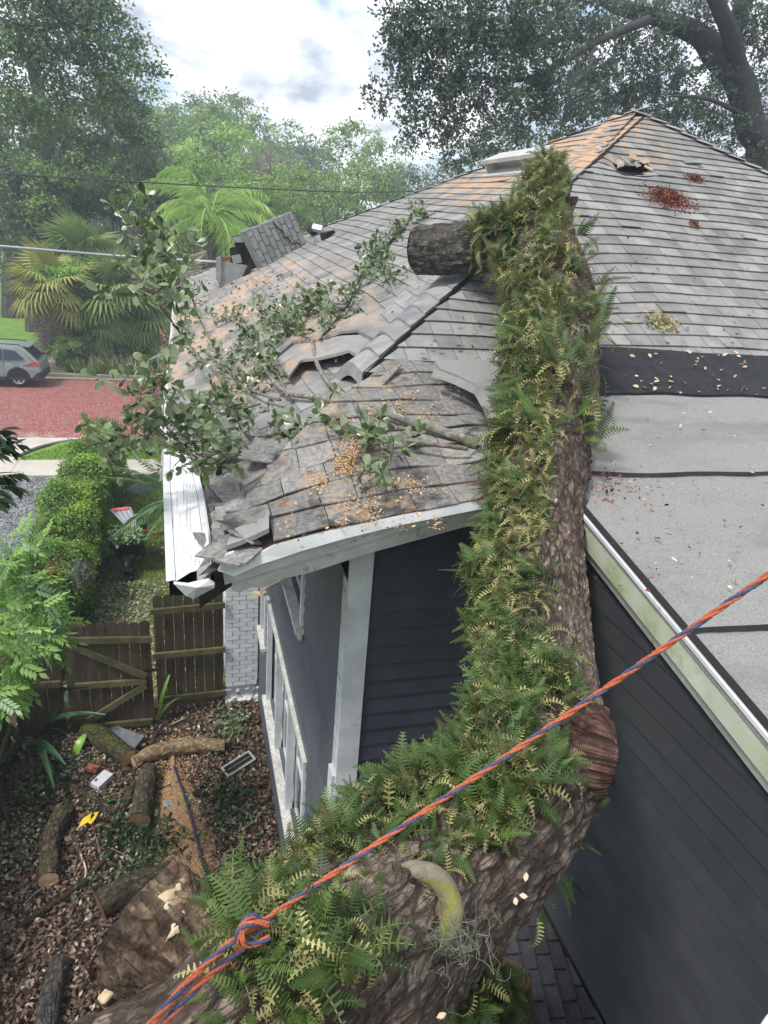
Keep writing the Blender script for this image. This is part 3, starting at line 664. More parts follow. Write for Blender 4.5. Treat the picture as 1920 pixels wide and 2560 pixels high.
# ---- roof decks
def deck(name, pts, m, drop=.20, th=.10): 
    pts = [V3(*p)-V3(0,0,drop) for p in pts]; return MB().prism(pts, (0,0,-th))
EX = 11.2
pE = V3(A[0]+5.2, 5.3, zS(0,5.3)); NE = V3(A[0]+5.6, 19.5, 5.2)
yh = 4.95
roof = obj('roof', deck('roof',[(hipx(yh),yh,zS(0,yh)),(2.3,yh,zS(0,yh)),(2.3,5.25,zS(0,5.25)),(pE[0],5.25,zS(0,5.25)),tuple(A)], m_deck), m_deck, house)
W0 = V3(-.27,3.45,zW(-.27,3.45)); W1 = V3(-.27,Cc[1],zW(-.27,Cc[1]))
obj('west_deck', MB().prism([p-V3(0,0,.16) for p in (V3(.02,3.75,zW(.02,3.75)),V3(hipx(3.9)+.05,3.95,zW(hipx(3.9),3.9)),A,W1+V3(.2,0,.1))], (0,0,-.10)), m_deck, roof)
obj('north_slope', MB().prism([p-V3(0,0,.0) for p in (A,NE,W1)], (0,0,-.08)), m_sh, roof)
obj('east_slope', MB().prism([A,pE,NE], (0,0,-.08)), m_sh, roof)
G = [[V3(x,y,min(zL(x,y), 99)-.03) for x in np.linspace(0,2.3,18)] for y in np.linspace(3.32,5.3,14)]
for r_ in G:
    for q in r_:
        if q[0] < hipx(q[1])-.02: q[0] = max(q[0], hipx(q[1])-.02)
obj('crushed_deck', MB().grid(G), m_deck, roof)
# ---- shingles
def clip(poly, H):
    for (a,b,c) in H:    # keep a*u+b*v <= c
        out = []
        for i in range(len(poly)):
            p,q = poly[i],poly[(i+1)%len(poly)]; dp_,dq = a*p[0]+b*p[1]-c, a*q[0]+b*q[1]-c
            if dp_ <= 0: out.append(p)
            if dp_*dq < 0: s = dp_/(dp_-dq); out.append((p[0]+(q[0]-p[0])*s, p[1]+(q[1]-p[1])*s))
        poly = out
        if len(poly) < 3: return None
    return poly
def half(p,q,inside):
    """half plane through p,q keeping the side of `inside`"""
    a,b = q[1]-p[1], p[0]-q[0]; c = a*p[0]+b*p[1]
    if a*inside[0]+b*inside[1] > c: a,b,c = -a,-b,-c
    return (a,b,c)
TABS = []
def face(O, U, Vv, N, Hs, u0, u1, v0, v1, ex, wr, disp, m, zf=None, skip=None, thick=.012, lap=1.18):
    row = 0; v = v0
    while v < v1:
        u = u0-rng.uniform(0,wr[1])
        while u < u1:
            w = rng.uniform(*wr); jit = rng.choice([0,0,.004]) ; hh = ex*lap
            q = clip([(u,v-jit),(u+w-.006,v-jit),(u+w-.006,v+hh),(u,v+hh)], Hs)
            u += w
            if not q: continue
            c = np.mean(q,axis=0); pc = O+U*c[0]+Vv*c[1]
            if skip and skip(pc): continue
            top = []; bot = []; lift = rng.uniform(0,.004)+(rng.uniform(.0,.012) if rng.random()<.06 else 0)
            for (a,b) in q:
                p = O+U*a+Vv*b; f = (b-v+jit)/hh
                if zf: p = V3(p[0],p[1],zf(p[0],p[1]))
                p = p+V3(0,0,disp(p) if disp else 0)
                h = thick*(1.6*(1-f)+.5)+lift*(1-f)
                top.append(p+N*h); bot.append(p+N*(h-thick))
            n = len(q); mb = MB(); mb.add(top+bot, [tuple(range(n))]+[(i,i+n,(i+1)%n+n,(i+1)%n) for i in range(n)])
            x_,y_,dz = proj(pc)
            inside = -30 < x_ < 1950 and -30 < y_ < 2590
            TABS.append((dz if inside else 1e3+dz, mb, m))
        v += ex; row += 1
def hole_s(p): return (abs(p[0]-5.38) < .22 and abs(p[1]-8.36) < .10)
US = V3(1,0,0); VS = unit((0,1,K)); NS = unit(nS)
OS = V3(0,yh,zS(0,yh))
tov = lambda y: (y-yh)*math.sqrt(1+K*K)
HPX = [(1606,296),(1423,463),(1208,662),(995,858),(905,945)]
HP = [onpl(x,y,A,nS) for x,y in HPX]
hS = [half((HP[3][0],tov(HP[3][1])),(HP[0][0],tov(HP[0][1])),(6,.1)), half((pE[0],tov(5.3)),(A[0],tov(A[1])),(6,.1))]
trunk_cover = lambda p: False
face(OS, US, VS, NS, hS, -.5, 10.5, -.02, tov(A[1])-.02, .165, (.15,.27), dentS, m_sh,
     skip=lambda p: (p[0] > 2.65 and p[1] < 5.24) or hole_s(p) or p[0] > 10.2, thick=.010)
# west slope: courses along the eave
eW = unit(W1-W0); nWu = unit(nW); vW = unit(np.cross(nWu, eW)); vW = vW if vW[2] > 0 else -vW
def uvW(p): d = np.asarray(p)-W0; return (d@eW, d@vW)
hp0 = V3(hipx(4.45),4.45,zW(hipx(4.45),4.45))
hW = [half(uvW(hp0),uvW(A),uvW(W1)), half(uvW(W1),uvW(A),uvW(W0))]
face(W0, eW, vW, nWu, hW, -.2, 16.6, .02, uvW(A)[1], .185, (.24,.36), dentW, m_sh, skip=lambda p: p[1] < 4.9 or (p[0] < .2 and p[1] < 5.6), thick=.010)
face(W0, eW, vW, nWu, [half(uvW((.12,3.4,0)+V3(0,0,zW(.12,3.4))), uvW((1.55,4.9,0)+V3(0,0,zW(1.55,4.9))), uvW(W1))], .05, 2.2, .34, 2.0, .19, (.2,.32), lambda p: .13*math.exp(-((p[0]-hipx(p[1]))**2)/.25)+.05*mnoise.noise(Vector((p[0]*4,p[1]*4,1))), m_shw, skip=lambda p: p[1] > 5.0 or rng.random() < .12, thick=.012)
# crushed corner: old layer, bent
face(V3(0,3.29,0), V3(1,0,0), V3(0,1,0), V3(0,0,1), [half((-.20,0),(1.50,1.80),(2,0))], -.05, 2.35, .01, 1.62, .195, (.20,.32), lambda p: .014*mnoise.noise(Vector((p[0]*5,p[1]*5,7))), m_shw, zf=zL,
     skip=lambda p: (p[0] < .30 and p[1] < 3.6) or p[1] > 5.2, thick=.0085)
for i in range(46):     # torn shingles over the broken corner
    if i < 26: x,y,z = onroof(rng.uniform(478,620), rng.uniform(1150,1395))+V3(0,0,rng.uniform(.0,.04))
    elif i < 36: x,y,z = onroof(rng.uniform(520,620), rng.uniform(1290,1385))+V3(0,0,rng.uniform(.0,.05))
    else: x,y,z = onroof(rng.uniform(480,540), rng.uniform(1040,1160))+V3(0,0,.02)
    X,Y,Z = [q[0] for q in rand_frames(1, V3(-.35,-.3,1), .22)]
    w,h = rng.uniform(.16,.32), rng.uniform(.14,.22); o = V3(x,y,z); p = [o-X*w/2-Y*h/2, o+X*w/2-Y*h/2, o+X*w/2+Y*h*.5, o+X*w*.1+Y*h*.62, o-X*w/2+Y*h*.4]
    mb = MB(); mb.prism(p, Z*.012); TABS.append((proj(o)[2], mb, m_shw))
TABS.sort(key=lambda q: q[0])
nind = 300
rest = {}
for k,(d,mb,m) in enumerate(TABS):
    if k < nind: obj('shingle', mb, m, roof)
    else:
        r_ = rest.setdefault(m.name, (MB(), m)); q = r_[0]; tt = rng.random(); q.v += mb.v; q.f += [tuple(i+q.n for i in f) for f in mb.f]; q.t += [tt]*mb.n; q.n += mb.n
for q,m in rest.values(): obj('shingle_field', q, m, roof, kind='stuff')
# hip caps
def caps(p0, p1, nA, nB, ex=.19, w=.17, bulge=.03, m=m_cap, lim=300):
    p0 = np.asarray(p0); p1 = np.asarray(p1); L = np.linalg.norm(p1-p0); d = (p1-p0)/L; s = 0
    sA = unit(np.cross(d,nA)); sB = unit(np.cross(d,nB))
    if (sA@nB) > 0: sA = -sA
    if (sB@nA) > 0: sB = -sB
    # directions pointing away from the ridge down each face
    while s < L-.05:
        mb = MB(); rows = []
        for q,(e_,h) in enumerate(((0,.052),(ex*1.25,.022))):
            c = p0+d*(s+e_); r_ = []
            for i in range(9):
                f = i/4-1; side = sA if f < 0 else sB; nn_ = nA if f < 0 else nB
                a = abs(f); soft = .045*math.exp(-(a*3)**2)
                r_.append(c+side*w*a*(1.25 if f < 0 else .8)+unit(nA+nB)*(h+bulge-soft)+V3(0,0,dentS(c)*.9)+unit(nA+nB)*.015*mnoise.noise(Vector((s*3,f,0))))
            rows.append(r_)
        G = [rows[0], rows[1]]; low = [p-unit(nA+nB)*.020 for p in rows[0]]
        mb.grid(G); mb.grid([low, rows[0]])
        obj('ridge_cap', mb, m, roof, smooth=False); s += ex
def hipcourses():
    L = [0.0]
    pts = HP[::-1]
    for p,q in zip(pts[:-1],pts[1:]): L.append(L[-1]+np.linalg.norm(q-p))
    at = lambda s: V3(*[float(np.interp(s, L, [p[i] for p in pts])) for i in range(3)])
    hu = unit(pts[-1]-pts[0]); ex = .19/abs(hu@vW); s = 0; k = 0
    dl = unit(eW)
    while s < L[-1]-.03:
        rows = []; w = float(np.interp(s,[0,2.5,6],[1.45,1.35,.8]))
        amp = float(np.interp(s,[0,.5,1.2,2.6,4,6],[.04,.07,.085,.075,.05,.025]))
        for e_,h in ((0,.040),(ex*1.22,.020)):
            c = at(min(s+e_,L[-1])); r_ = []
            for i in range(25):
                a = w*i/24; q = V3(c[0],c[1],0)+V3(dl[0],dl[1],0)*a; z0 = zW(q[0],q[1])+dentW(q)
                f = i/24; sm = f*f*(3-2*f); zz = c[2]*(1-sm)+z0*sm+amp*math.exp(-((f-.30)/.20)**2)-.035*math.exp(-((f-.68)/.15)**2)*(s<3)
                r_.append(V3(q[0],q[1],zz+h+.006*mnoise.noise(Vector((k*.7,i*.25,0)))))
            rows.append(r_)
        low = [p-V3(0,0,.022 if k else .11) for p in rows[0]]; mb = MB(); mb.grid(rows); mb.grid([low, rows[0]]); mb.grid([[rows[0][0]-V3(0,0,.06),rows[1][0]-V3(0,0,.06)],[rows[0][0],rows[1][0]]])
        obj('ridge_cap', mb, m_cap, roof); s += ex; k += 1
hipcourses()
mb = MB(); hp_ = HP[::-1]; mb.grid([[p+V3(.012,-.012,.0) for p in hp_],[p+V3(.012,-.012,.032) for p in hp_]]); mb.grid([[p+V3(.012,-.012,.030) for p in hp_],[p+V3(.045,-.0,.012) for p in hp_]]); obj('hip_shadow_lap', mb, m_seam, roof)  # black strip painted as the shadow line beside the hip caps
nE = unit(np.cross(NE-A, pE-A)); nE = nE if nE[2] > 0 else -nE
nNo = unit(np.cross(NE-A, W1-A)); nNo = nNo if nNo[2] > 0 else -nNo
caps(pE, A, NS, nE, ex=.24, w=.13, bulge=.012, m=m_sh)
caps(W1, A, nWu, nNo, ex=.30, w=.10, bulge=.004, m=m_sh)
# lifted wavy sheets at the torn end of the hip
def lifted(lo, up, l0, l1, nm='lifted_shingle'):
    n = 40; L_ = [np.interp(np.linspace(0,1,n), np.linspace(0,1,len(lo)), [q[k] for q in lo]) for k in (0,1)]; U_ = [np.interp(np.linspace(0,1,n), np.linspace(0,1,len(up)), [q[k] for q in up]) for k in (0,1)]
    rows = []
    for j in range(7):
        f = j/6; rows.append([onroof(L_[0][i]*(1-f)+U_[0][i]*f, L_[1][i]*(1-f)+U_[1][i]*f)+V3(0,0,l0*(1-f)**1.3+l1*f) for i in range(n)])
    mb = MB(); mb.grid(rows); mb.grid([[p-V3(0,0,.028) for p in rows[0]],rows[0]]); mb.grid([[r[0]-V3(0,0,.028) for r in rows],[r[0] for r in rows]]); mb.grid([[r[-1]-V3(0,0,.028) for r in rows],[r[-1] for r in rows]]); obj(nm, mb, m_sh, roof)
lifted([(722,966),(752,925),(800,920),(838,912),(872,902),(905,930),(942,948)],[(690,905),(740,868),(800,862),(850,852),(900,850),(950,872),(985,878)],.10,.05)
lifted([(690,910),(735,872),(800,866),(850,850),(890,846),(930,868),(975,884)],[(660,850),(720,822),(790,812),(850,800),(905,792),(960,815),(1010,835)],.085,.035)
lifted([(560,1402),(600,1388),(640,1372),(672,1356)],[(590,1300),(615,1290),(645,1292),(672,1298)],.085,.05,'loose_flap')
# ---- hole with broken shingles in the south slope
hc = V3(5.38,8.36,zS(0,8.36))
hole = obj('hole_dark', MB().box(hc-V3(.24,.12,.16),hc+V3(.24,.13,-.10)), m_sootgap, roof)  # black slab stands in for the darkness inside the hole
for i in range(9):
    a = i/9*2*math.pi; o = hc+V3(.2*math.cos(a),.10*math.sin(a),.02+K*.10*math.sin(a)); X,Y,Z = [q[0] for q in rand_frames(1,NS,.22)]
    mb = MB(); mb.prism([o,o+X*.13,o+X*.10+Y*.08,o+Y*.07], Z*.008); obj('torn_shingle', mb, m_shw if i%2 else m_cap, roof)
o = onpl(1735,418,Bs,nS); mb = MB(); mb.prism([o+V3(-.14,0,.03),o+V3(.12,.02,.06),o+V3(.14,.10,.09),o+V3(-.12,.10,.07)],(0,0,.01)); obj('torn_shingle', mb, m_sh, roof)
mb = MB(); mb.prism([o+V3(-.02,-.03,-.02),o+V3(.13,-.02,-.0),o+V3(.06,.03,.015)],(0,0,.012)); obj('gap', mb, m_sootgap, roof)  # black wedge painted in as the dark opening under the torn shingle
# ---- attic vent
va = onpl(1206,447,A,nW); vb = onpl(1325,436,A,nW); al = unit(vb-va); al = unit(al-nWu*(al@nWu)); upv = unit(np.cross(nWu,al)); upv = upv if upv[2]>0 else -upv
Lv = np.linalg.norm(vb-va)*1.08
vent = obj('attic_vent', MB().obox(va+nWu*.02, al*Lv, upv*.42, nWu*.02), m_metalw, house)
mb = MB(); t0 = va+upv*.06+nWu*.19; mb.prism([t0-al*.02, t0+al*(Lv+.02), t0+al*(Lv-.05)+upv*.34-nWu*.03, t0+al*.05+upv*.34-nWu*.03], nWu*.055); obj('hood', mb, m_metalw, vent)
mb = MB(); mb.obox(va+upv*.10+nWu*.04, al*.02, upv*.25, nWu*.15); mb.obox(va+upv*.10+nWu*.04+al*(Lv-.02), al*.02, upv*.25, nWu*.15); mb.obox(va+upv*.30+nWu*.04, al*Lv, upv*.02, nWu*.15); obj('duct', mb, m_metalw, vent)
# ---- rolled roofing on the wing
nR = unit((0,-.2208,1))
def rsheet(name, y0, y1, lift, m, x0=XW-.075, x1=10.2, jag=.02, left=None):
    n = 60; lo = []; up = []
    for i in range(n):
        x = x0+(x1-x0)*(i/(n-1))**1.6
        w = .012*mnoise.noise(Vector((x*1.3,y0*3,0)))
        lo.append(V3(x, y0+jag*mnoise.noise(Vector((x*2.5,y0,2)))+.03*math.exp(-(x-2.1)**2*9), zR(y0)+lift+w*.6)); up.append((x,y1))
    ny = 8; G = []
    for j in range(ny):
        f = j/(ny-1); G.append([V3(p[0], p[1]+(y1-p[1])*f, zR(p[1]+(y1-p[1])*f)+lift*(1-f*.6)+.012*mnoise.noise(Vector((p[0]*1.2,(p[1]+(y1-p[1])*f)*1.5,0)))) for p in lo])
    mb = MB(); mb.grid(G); mb.grid([[p-V3(0,0,.02) for p in G[0]], G[0]]); mb.grid([[r[0]-V3(0,0,.02) for r in G],[r[0] for r in G]])
    o = obj(name, mb, m, roof, smooth=True)
    return G
obj('wing_deck', MB().prism([(XW+.02,-1.5,zR(-1.5)-.02),(10.2,-1.5,zR(-1.5)-.02),(10.2,5.4,zR(5.4)-.02),(2.95,5.4,zR(5.4)-.02),(XW+.02,4.5,zR(4.5)-.02)],(0,0,-.08)), m_deck, roof)
ys = [-1.5,.55,1.98,3.22,4.32,5.26]
g1 = rsheet('roofing_sheet', -1.5, 2.0, .004, m_roll); g2 = rsheet('roofing_sheet', 1.98, 3.26, .012, m_roll); g3 = rsheet('roofing_sheet', 3.22, 4.40, .020, m_roll)
g4 = rsheet('felt_strip', 4.32, 5.30, .030, m_felt, x0=2.75, jag=.05)
for g in (g2,g3):
    mb = MB(); mb.grid([[p+V3(0,-.022-.012*mnoise.noise(Vector((p[0]*9,0,0))),-.004) for p in g[0]],[p+V3(0,.004,.0035) for p in g[0]]]); obj('tar_seam', mb, m_seam, roof)
# piece of rolled roofing left of the trunk, torn edge curling over the old layer
def P_(px,py,up): q = onpl(px,py,(0,0,4.958+.06),(0,-.2208,1)); return q+V3(0,0,up*.2)
pts = [P_(1085,900,.02),P_(1330,905,.02),P_(1360,1130,.03),P_(1235,1075,.05),P_(1215,1010,.06),P_(1192,968,.06),P_(1140,940,.05),P_(1100,925,.05)]
mb = MB(); mb.prism(pts,(0,0,-.018)); obj('torn_roofing', mb, m_roll, roof)
mb = MB()
e_ = [P_(1085,925,.055),P_(1140,945,.055),P_(1192,970,.06),P_(1217,1012,.06),P_(1238,1078,.05)]
mb.grid([e_, [p+V3(-.022,-.020,-.05) for p in e_]]); obj('curled_edge', mb, m_roll, roof)
# ---- fascias
def profile(name, pts, off, m, parent=house, thick=.02):
    mb = MB(); n = len(pts); off = [np.asarray(o_,float) for o_ in off] if isinstance(off,list) else [np.asarray(off,float)]*n
    P = [np.asarray(p,float) for p in pts]; G = [P, [p+o_ for p,o_ in zip(P,off)]]; mb.grid(G); mb.grid([[p+V3(0,thick,0) for p in G[0]], G[0]]); mb.grid([G[1],[p+V3(0,thick,0) for p in G[1]]])
    return obj(name, mb, m, parent)
Y1 = 3.30
e1 = [ony(x,y,Y1) for x,y in ((548,1428),(640,1388),(700,1358),(748,1346),(860,1318),(1000,1288),(1160,1258),(1300,1232))]
profile('drip_edge', e1, [ony(x,y,Y1-.02)-p for (x,y),p in zip(((585,1441),(650,1412),(712,1392),(752,1378),(865,1346),(1000,1313),(1160,1281),(1300,1255)),e1)], m_metalw)
e2 = [ony(x,y,Y1+.03) for x,y in ((556,1425),(700,1385),(860,1338),(1000,1305),(1160,1272),(1300,1247))]
profile('fascia', e2, [ony(x,y,Y1+.05)-p for (x,y),p in zip(((562,1462),(700,1420),(860,1373),(1000,1330),(1160,1293),(1300,1266)),e2)], m_whiteold)
e3 = [ony(x,y,Y1+.07) for x,y in ((556,1448),(700,1410),(860,1362),(1000,1325),(1160,1288),(1300,1262))]
jag = ((580,1476),(600,1482),(620,1470),(660,1468),(700,1450),(780,1430),(860,1404),(940,1378),(1000,1362),(1160,1318),(1300,1290))
e3b = [ony(x,y,Y1+.09) for x,y in jag]
e3t = [ony(x,np.interp(x,[556,700,860,1000,1160,1300],[1448,1410,1362,1325,1288,1262]),Y1+.07) for x,y in jag]
profile('split_board', e3t, [b-a for a,b in zip(e3t,e3b)], m_whiteold)
mb = MB(); q = [ony(x,y,Y1-.03) for x,y in ((545,1428),(565,1388),(585,1380),(598,1402),(612,1412),(600,1422))]; mb.prism(q,(0,.02,0)); obj('snapped_board_end', mb, m_whiteold, house)
mb = MB(); mb.beam(onx(722,1438,WX-.12), onx(662,1472,WX-.2), .035,.03); obj('splintered_batten', mb, m_pale, house)
mb = MB(); mb.beam(onx(650,1452,WX-.18), onx(655,1490,WX-.16), .07,.03,(1,0,0)); mb.beam(onx(632,1482,WX-.24), onx(662,1486,WX-.1), .07,.03,(0,0,1)); obj('splintered_block', mb, m_pale, house)
# soffit
mb = MB(); mb.prism([(-.20,6.4,4.80),(WX-.03,6.4,4.84),(WX-.03,19.3,4.84),(-.20,19.3,4.80)],(0,0,.02)); obj('soffit', mb, m_whiteold, house)
# wing rake
Xf = XW-.07
tp = ((1424,1218),(1470,1262),(1545,1345),(1640,1452),(1745,1570),(1850,1688),(1960,1812),(2150,2030)); bt = ((1420,1252),(1470,1312),(1530,1392),(1625,1500),(1720,1607),(1825,1732),(1925,1850),(2090,2050))
T_ = [onx(x,y,Xf) for x,y in tp]; B_ = [onx(x,y,Xf-.0) for x,y in bt]
def rk(name, a, b, m, th=.03):
    mb = MB(); mb.grid([a,b]); mb.grid([[p+V3(th,0,0) for p in a],a]); mb.grid([b,[p+V3(th,0,0) for p in b]]); return obj(name, mb, m, house)
T_ = [V3(p[0], p[1], zR(p[1])+.012) for p in T_]
rk('rake_fascia', T_, [V3(p[0],p[1],p[2]-.135) for p in T_], m_moss)
rk('rake_trim', [V3(p[0]+.012,p[1],p[2]-.137) for p in T_], [V3(p[0]+.03,p[1],p[2]-.20) for p in T_], m_whiteold)
rk('metal_edge', [p+V3(-.012,0,.014) for p in T_], [p+V3(-.012,0,-.003) for p in T_], m_metalw, .02)
rk('tar_edge', [p+V3(.014,0,.032) for p in T_], [p+V3(.0,0,.020) for p in T_], m_seam, .016)
# ---- gutter on the west eave
def perf(t, col, vec, tcn):
    v = nn(t,'ShaderNodeTexVoronoi'); v.inputs['Scale'].default_value = 46; v.inputs['Randomness'].default_value = .12
    t.links.new(tcn.outputs['Object'], v.inputs['Vector']); r = nn(t,'ShaderNodeMapRange'); r.inputs['From Min'].default_value = .20; r.inputs['From Max'].default_value = .26; t.links.new(v.outputs['Distance'], r.inputs[0])
    mx = nn(t,'ShaderNodeMixRGB'); mx.inputs[1].default_value = (.03,.03,.03,1); t.links.new(r.outputs[0], mx.inputs[0]); t.links.new(col, mx.inputs[2]); return mx.outputs[0]
m_perf = mat('perforated_guard', (.60,.61,.60),(.72,.73,.73), 3, 5, .4, extra=chain(patch((.40,.30,.20), 7, .6, .7, amt=.6), perf))
zg = 5.06
gl = [onz(x,y,z) for x,y,z in ((437,1455,5.02),(430,1330,5.04),(423,1200,5.05),(424,1120,5.02))]
gr = [onz(x,y,z) for x,y,z in ((513,1420,5.06),(504,1330,5.10),(493,1240,5.10),(470,1140,5.04))]
gut = obj('gutter', MB().grid([[p-V3(.035,0,.0) for p in gl],[p-V3(.035,0,.09) for p in gl]]), m_metalw, house)
obj('gutter_guard', MB().grid([gl,[(a+b)/2+V3(0,0,.015) for a,b in zip(gl,gr)],gr]), m_perf, gut)
obj('gutter_lip', MB().grid([[p+V3(-.045,0,.006) for p in gl],[p+V3(.004,0,.012) for p in gl]]), m_metalw, gut)
rr_ = [onz(x,y,5.10) for x,y in ((528,1418),(520,1330),(508,1240),(492,1160),(478,1100))]
obj('eave_board', MB().grid([[p+V3(.0,0,.02) for p in rr_],[p+V3(-.01,0,-.14) for p in rr_]]), m_whiteold, gut)
obj('guard_flange', MB().grid([[p+V3(.003,0,.0) for p in gr],[p+V3(.045,.0,.02) for p in gr]]), m_metalw, gut)
# inside of the trough and the dented end
obj('trough', MB().grid([[p+V3(-.03,.01,-.09) for p in gl],[(a+b)/2+V3(0,.01,-.13) for a,b in zip(gl,gr)],[p+V3(.05,.01,-.08) for p in gr]]), m_sootgap, gut)
q = [ony(x,y,3.2) for x,y in ((434,1460),(470,1464),(522,1452),(537,1462),(536,1470),(484,1497),(465,1490))]
mb = MB(); c_ = np.mean(q,axis=0)+V3(0,-.05,.03); mb.add(q+[c_,*[p+V3(0,.03,0) for p in q]], [(i,(i+1)%7,7) for i in range(7)]+[(i,i+8,(i+1)%7+8,(i+1)%7) for i in range(7)]); obj('dented_end', mb, m_metalw, gut)
ge = [V3(-.30,y,zW(-.27,y)-.02+.03*math.sin(y*3)) for y in np.linspace(6.6,19.4,30)]
ge = [p+V3(.02*math.sin(p[1]*5)+.015*mnoise.noise(Vector((0,p[1]*2,0))),0,.02*math.sin(p[1]*4)) for p in ge]
obj('crumpled_gutter', MB().grid([[p+V3(-.02,0,-.10) for p in ge],ge,[p+V3(.05,0,.035) for p in ge],[p+V3(.16,0,.04+.02*math.sin(p[1]*7)) for p in ge]]), m_metalw, gut)
# ---- chimney stub and flues still standing on the west slope
cb = onroof(548,724); Xc = V3(1,0,0)
cs = .0052*np.linalg.norm(cb-EYE)/9  # keep proportion
Dc = np.linalg.norm(cb-EYE)
chim = thing('chimney_stub', cb, 'broken grey chimney stub with sooty black flue pieces still standing on the roof', 'chimney')
u_ = Dc/F
def cpt(px,py,d=0): p = ond(px,py,Dc+d); return p
def slabpx(name, pts, d0, th, m, parent):
    """flat faced piece standing at distance d0 beyond the stub's foot, th metres thick"""
    q = [cpt(x,y,d0) for x,y in pts]; mb = MB(); bk = unit(np.mean(q,axis=0)-EYE); bk[2] = 0; mb.prism(q, unit(bk)*th); return obj(name, mb, m, parent)
slabpx('flashing_box', ((546,738),(548,655),(610,662),(622,668),(600,700),(640,690),(648,728),(600,742)), 0, .35, m_brickg, chim)
slabpx('mossy_cap', ((540,700),(541,642),(552,642),(553,708)), -.05, .1, m_brickg, chim)
slabpx('flue_piece', ((582,590),(640,583),(655,640),(650,668),(620,672),(598,664)), .25, .25, m_sootgap, chim)
slabpx('flue_piece', ((574,620),(592,616),(602,650),(600,664),(578,660)), .2, .2, m_sootgap, chim)
slabpx('broken_brick', ((583,592),(610,588),(608,606),(584,606)), .15, .2, m_brickg, chim)
slabpx('broken_brick', ((608,588),(614,586),(614,606),(606,604)), .17, .2, m_redbrick, chim)
slabpx('broken_brick', ((545,644),(575,642),(578,652),(546,656)), .15, .2, m_redbrick, chim)
slabpx('broken_brick', ((602,700),(622,658),(632,668),(614,712)), -.15, .12, m_sootgap, chim)
slabpx('broken_brick', ((578,640),(600,636),(606,656),(584,660)), .05, .15, m_brickg, chim)
# ---- fallen chimney block
fb = onroof(660,672); Df = np.linalg.norm(fb-EYE)
c1,c2,c3,c4 = [ond(x,y,Df+d) for x,y,d in ((658,671,0),(629,578,-.05),(733,533,.25),(785,620,.35))]
blk = thing('fallen_chimney_block', fb, 'toppled block of grey painted brickwork lying on its side on the roof', 'chimney block')
ev = (c2-c1+c3-c4)/2; eu = (c4-c1+c3-c2)/2; nf = unit(np.cross(eu,ev)); nf = nf if nf@(EYE-c1) > 0 else -nf
back_d = -nf*.42
core = obj('mortar_core', MB().obox(c1+eu*.01+ev*.01-nf*.02, eu*.98, ev*.98, back_d), m_mortw if False else m_brickg, blk)
nc = 9
for i in range(nc):
    a0 = i/nc+.008; a1 = (i+1)/nc-.008; v = 0 if i%2 else -.17
    while v < .99:
        b0 = max(v,0); b1 = min(v+.33,1)
        if b1-b0 > .05:
            mb = MB(); j = rng.uniform(0,.012); mb.obox(c1+eu*a0+ev*(b0+.006)-nf*.03, eu*(a1-a0), ev*(b1-b0-.014), nf*(.045+j)); obj('brick', mb, m_brickg, core)
        v += .34
mbx = MB(); cr = [(.55,.98),(.60,.78),(.64,.70),(.62,.52),(.70,.48),(.72,.30),(.84,.26),(.86,.02)]
cp = [c1+eu*a+ev*b+nf*.03 for a,b in cr]
tube(mbx, cp, [.012]*len(cp), 5, 30); obj('crack', mbx, m_sootgap, core)
mb = MB()
for i in range(14):
    a = i/14; mb.obox(c1+eu*a+ev*1.0+back_d*rng.uniform(.0,.1), eu*.065, ev*rng.uniform(.02,.06), back_d*.8)
obj('broken_edge', mb, m_brickg, core)
rb = thing('brick_rubble', onroof(800,610), 'small heap of broken white and black chimney pieces above the toppled block', 'rubble')
for i,(x,y,w,mm) in enumerate(((800,606,.30,m_brickg),(790,590,.22,m_sootgap),(818,600,.25,m_sootgap),(806,584,.2,m_metalw),(825,590,.2,m_brickg),(790,620,.2,m_brickg))):
    o = onroof(x,y); X,Y,Z = [q[0] for q in rand_frames(1,UP,.5)]; mb = MB(); mb.obox(o, X*w, Y*w*.6, Z*w*.5); obj('piece', mb, mm, rb)
# loose shingles lying at the broken corner
LS = [((700,1150),.75,.42,-.55,m_shw,'large rust stained strip of shingles lying askew near the broken corner'),((590,1245),.42,.40,.5,m_shw,'curled grey shingle lying over the crushed corner, pebbled surface'),
      ((905,1240),.10,.10,.1,m_shw,'small square scrap of shingle lying in the sawdust'),((560,1380),.40,.38,.35,m_shw,'bent shingle hanging above the snapped board end'),
      ((520,1180),.28,.36,1.1,m_shw,'narrow shingle sliding toward the gutter'),((480,1120),.26,.3,1.3,m_shw,'upright torn shingle beside the gutter guard'),((610,1130),.34,.26,.9,m_shw,'tilted shingle between the gutter and the rust stained strip'),
      ((800,1105),.34,.24,-.1,m_shw,'dark underside shingle under the leafy twig'),((612,1322),.42,.34,.25,m_shw,'shingle covering the gap above the snapped board end'),
      ((515,1320),.25,.2,1.4,m_shw,'scrap of shingle wedged in the broken eave')]
for (px,py),w,h,a,m,lab in LS:
    o = onroof(px,py,.055); Z = unit(V3(-.05,-.30,1)+rng.normal(size=3)*.10); X = V3(math.cos(a),math.sin(a),0); X = unit(X-Z*(X@Z)); Y = np.cross(Z,X)
    w *= .70; h *= .70
    rows = [[o+X*w*(i/6-.5)+Y*h*(j/4-.5)+Z*(.03*math.sin(i*.9+a*3)*(.5+j/5)+.02*rng.random()*(i in (0,6))) for i in range(7)] for j in range(5)]
    mb = MB(); mb.grid(rows); 
    mb.grid([[p-Z*.012 for p in rows[0]],rows[0]]); mb.grid([rows[-1],[p-Z*.012 for p in rows[-1]]]); mb.grid([[p-Z*.012 for p in r] for r in rows])
    obj('loose_shingle', mb, m, label=lab, cat='shingle', group='loose shingles at the broken corner')
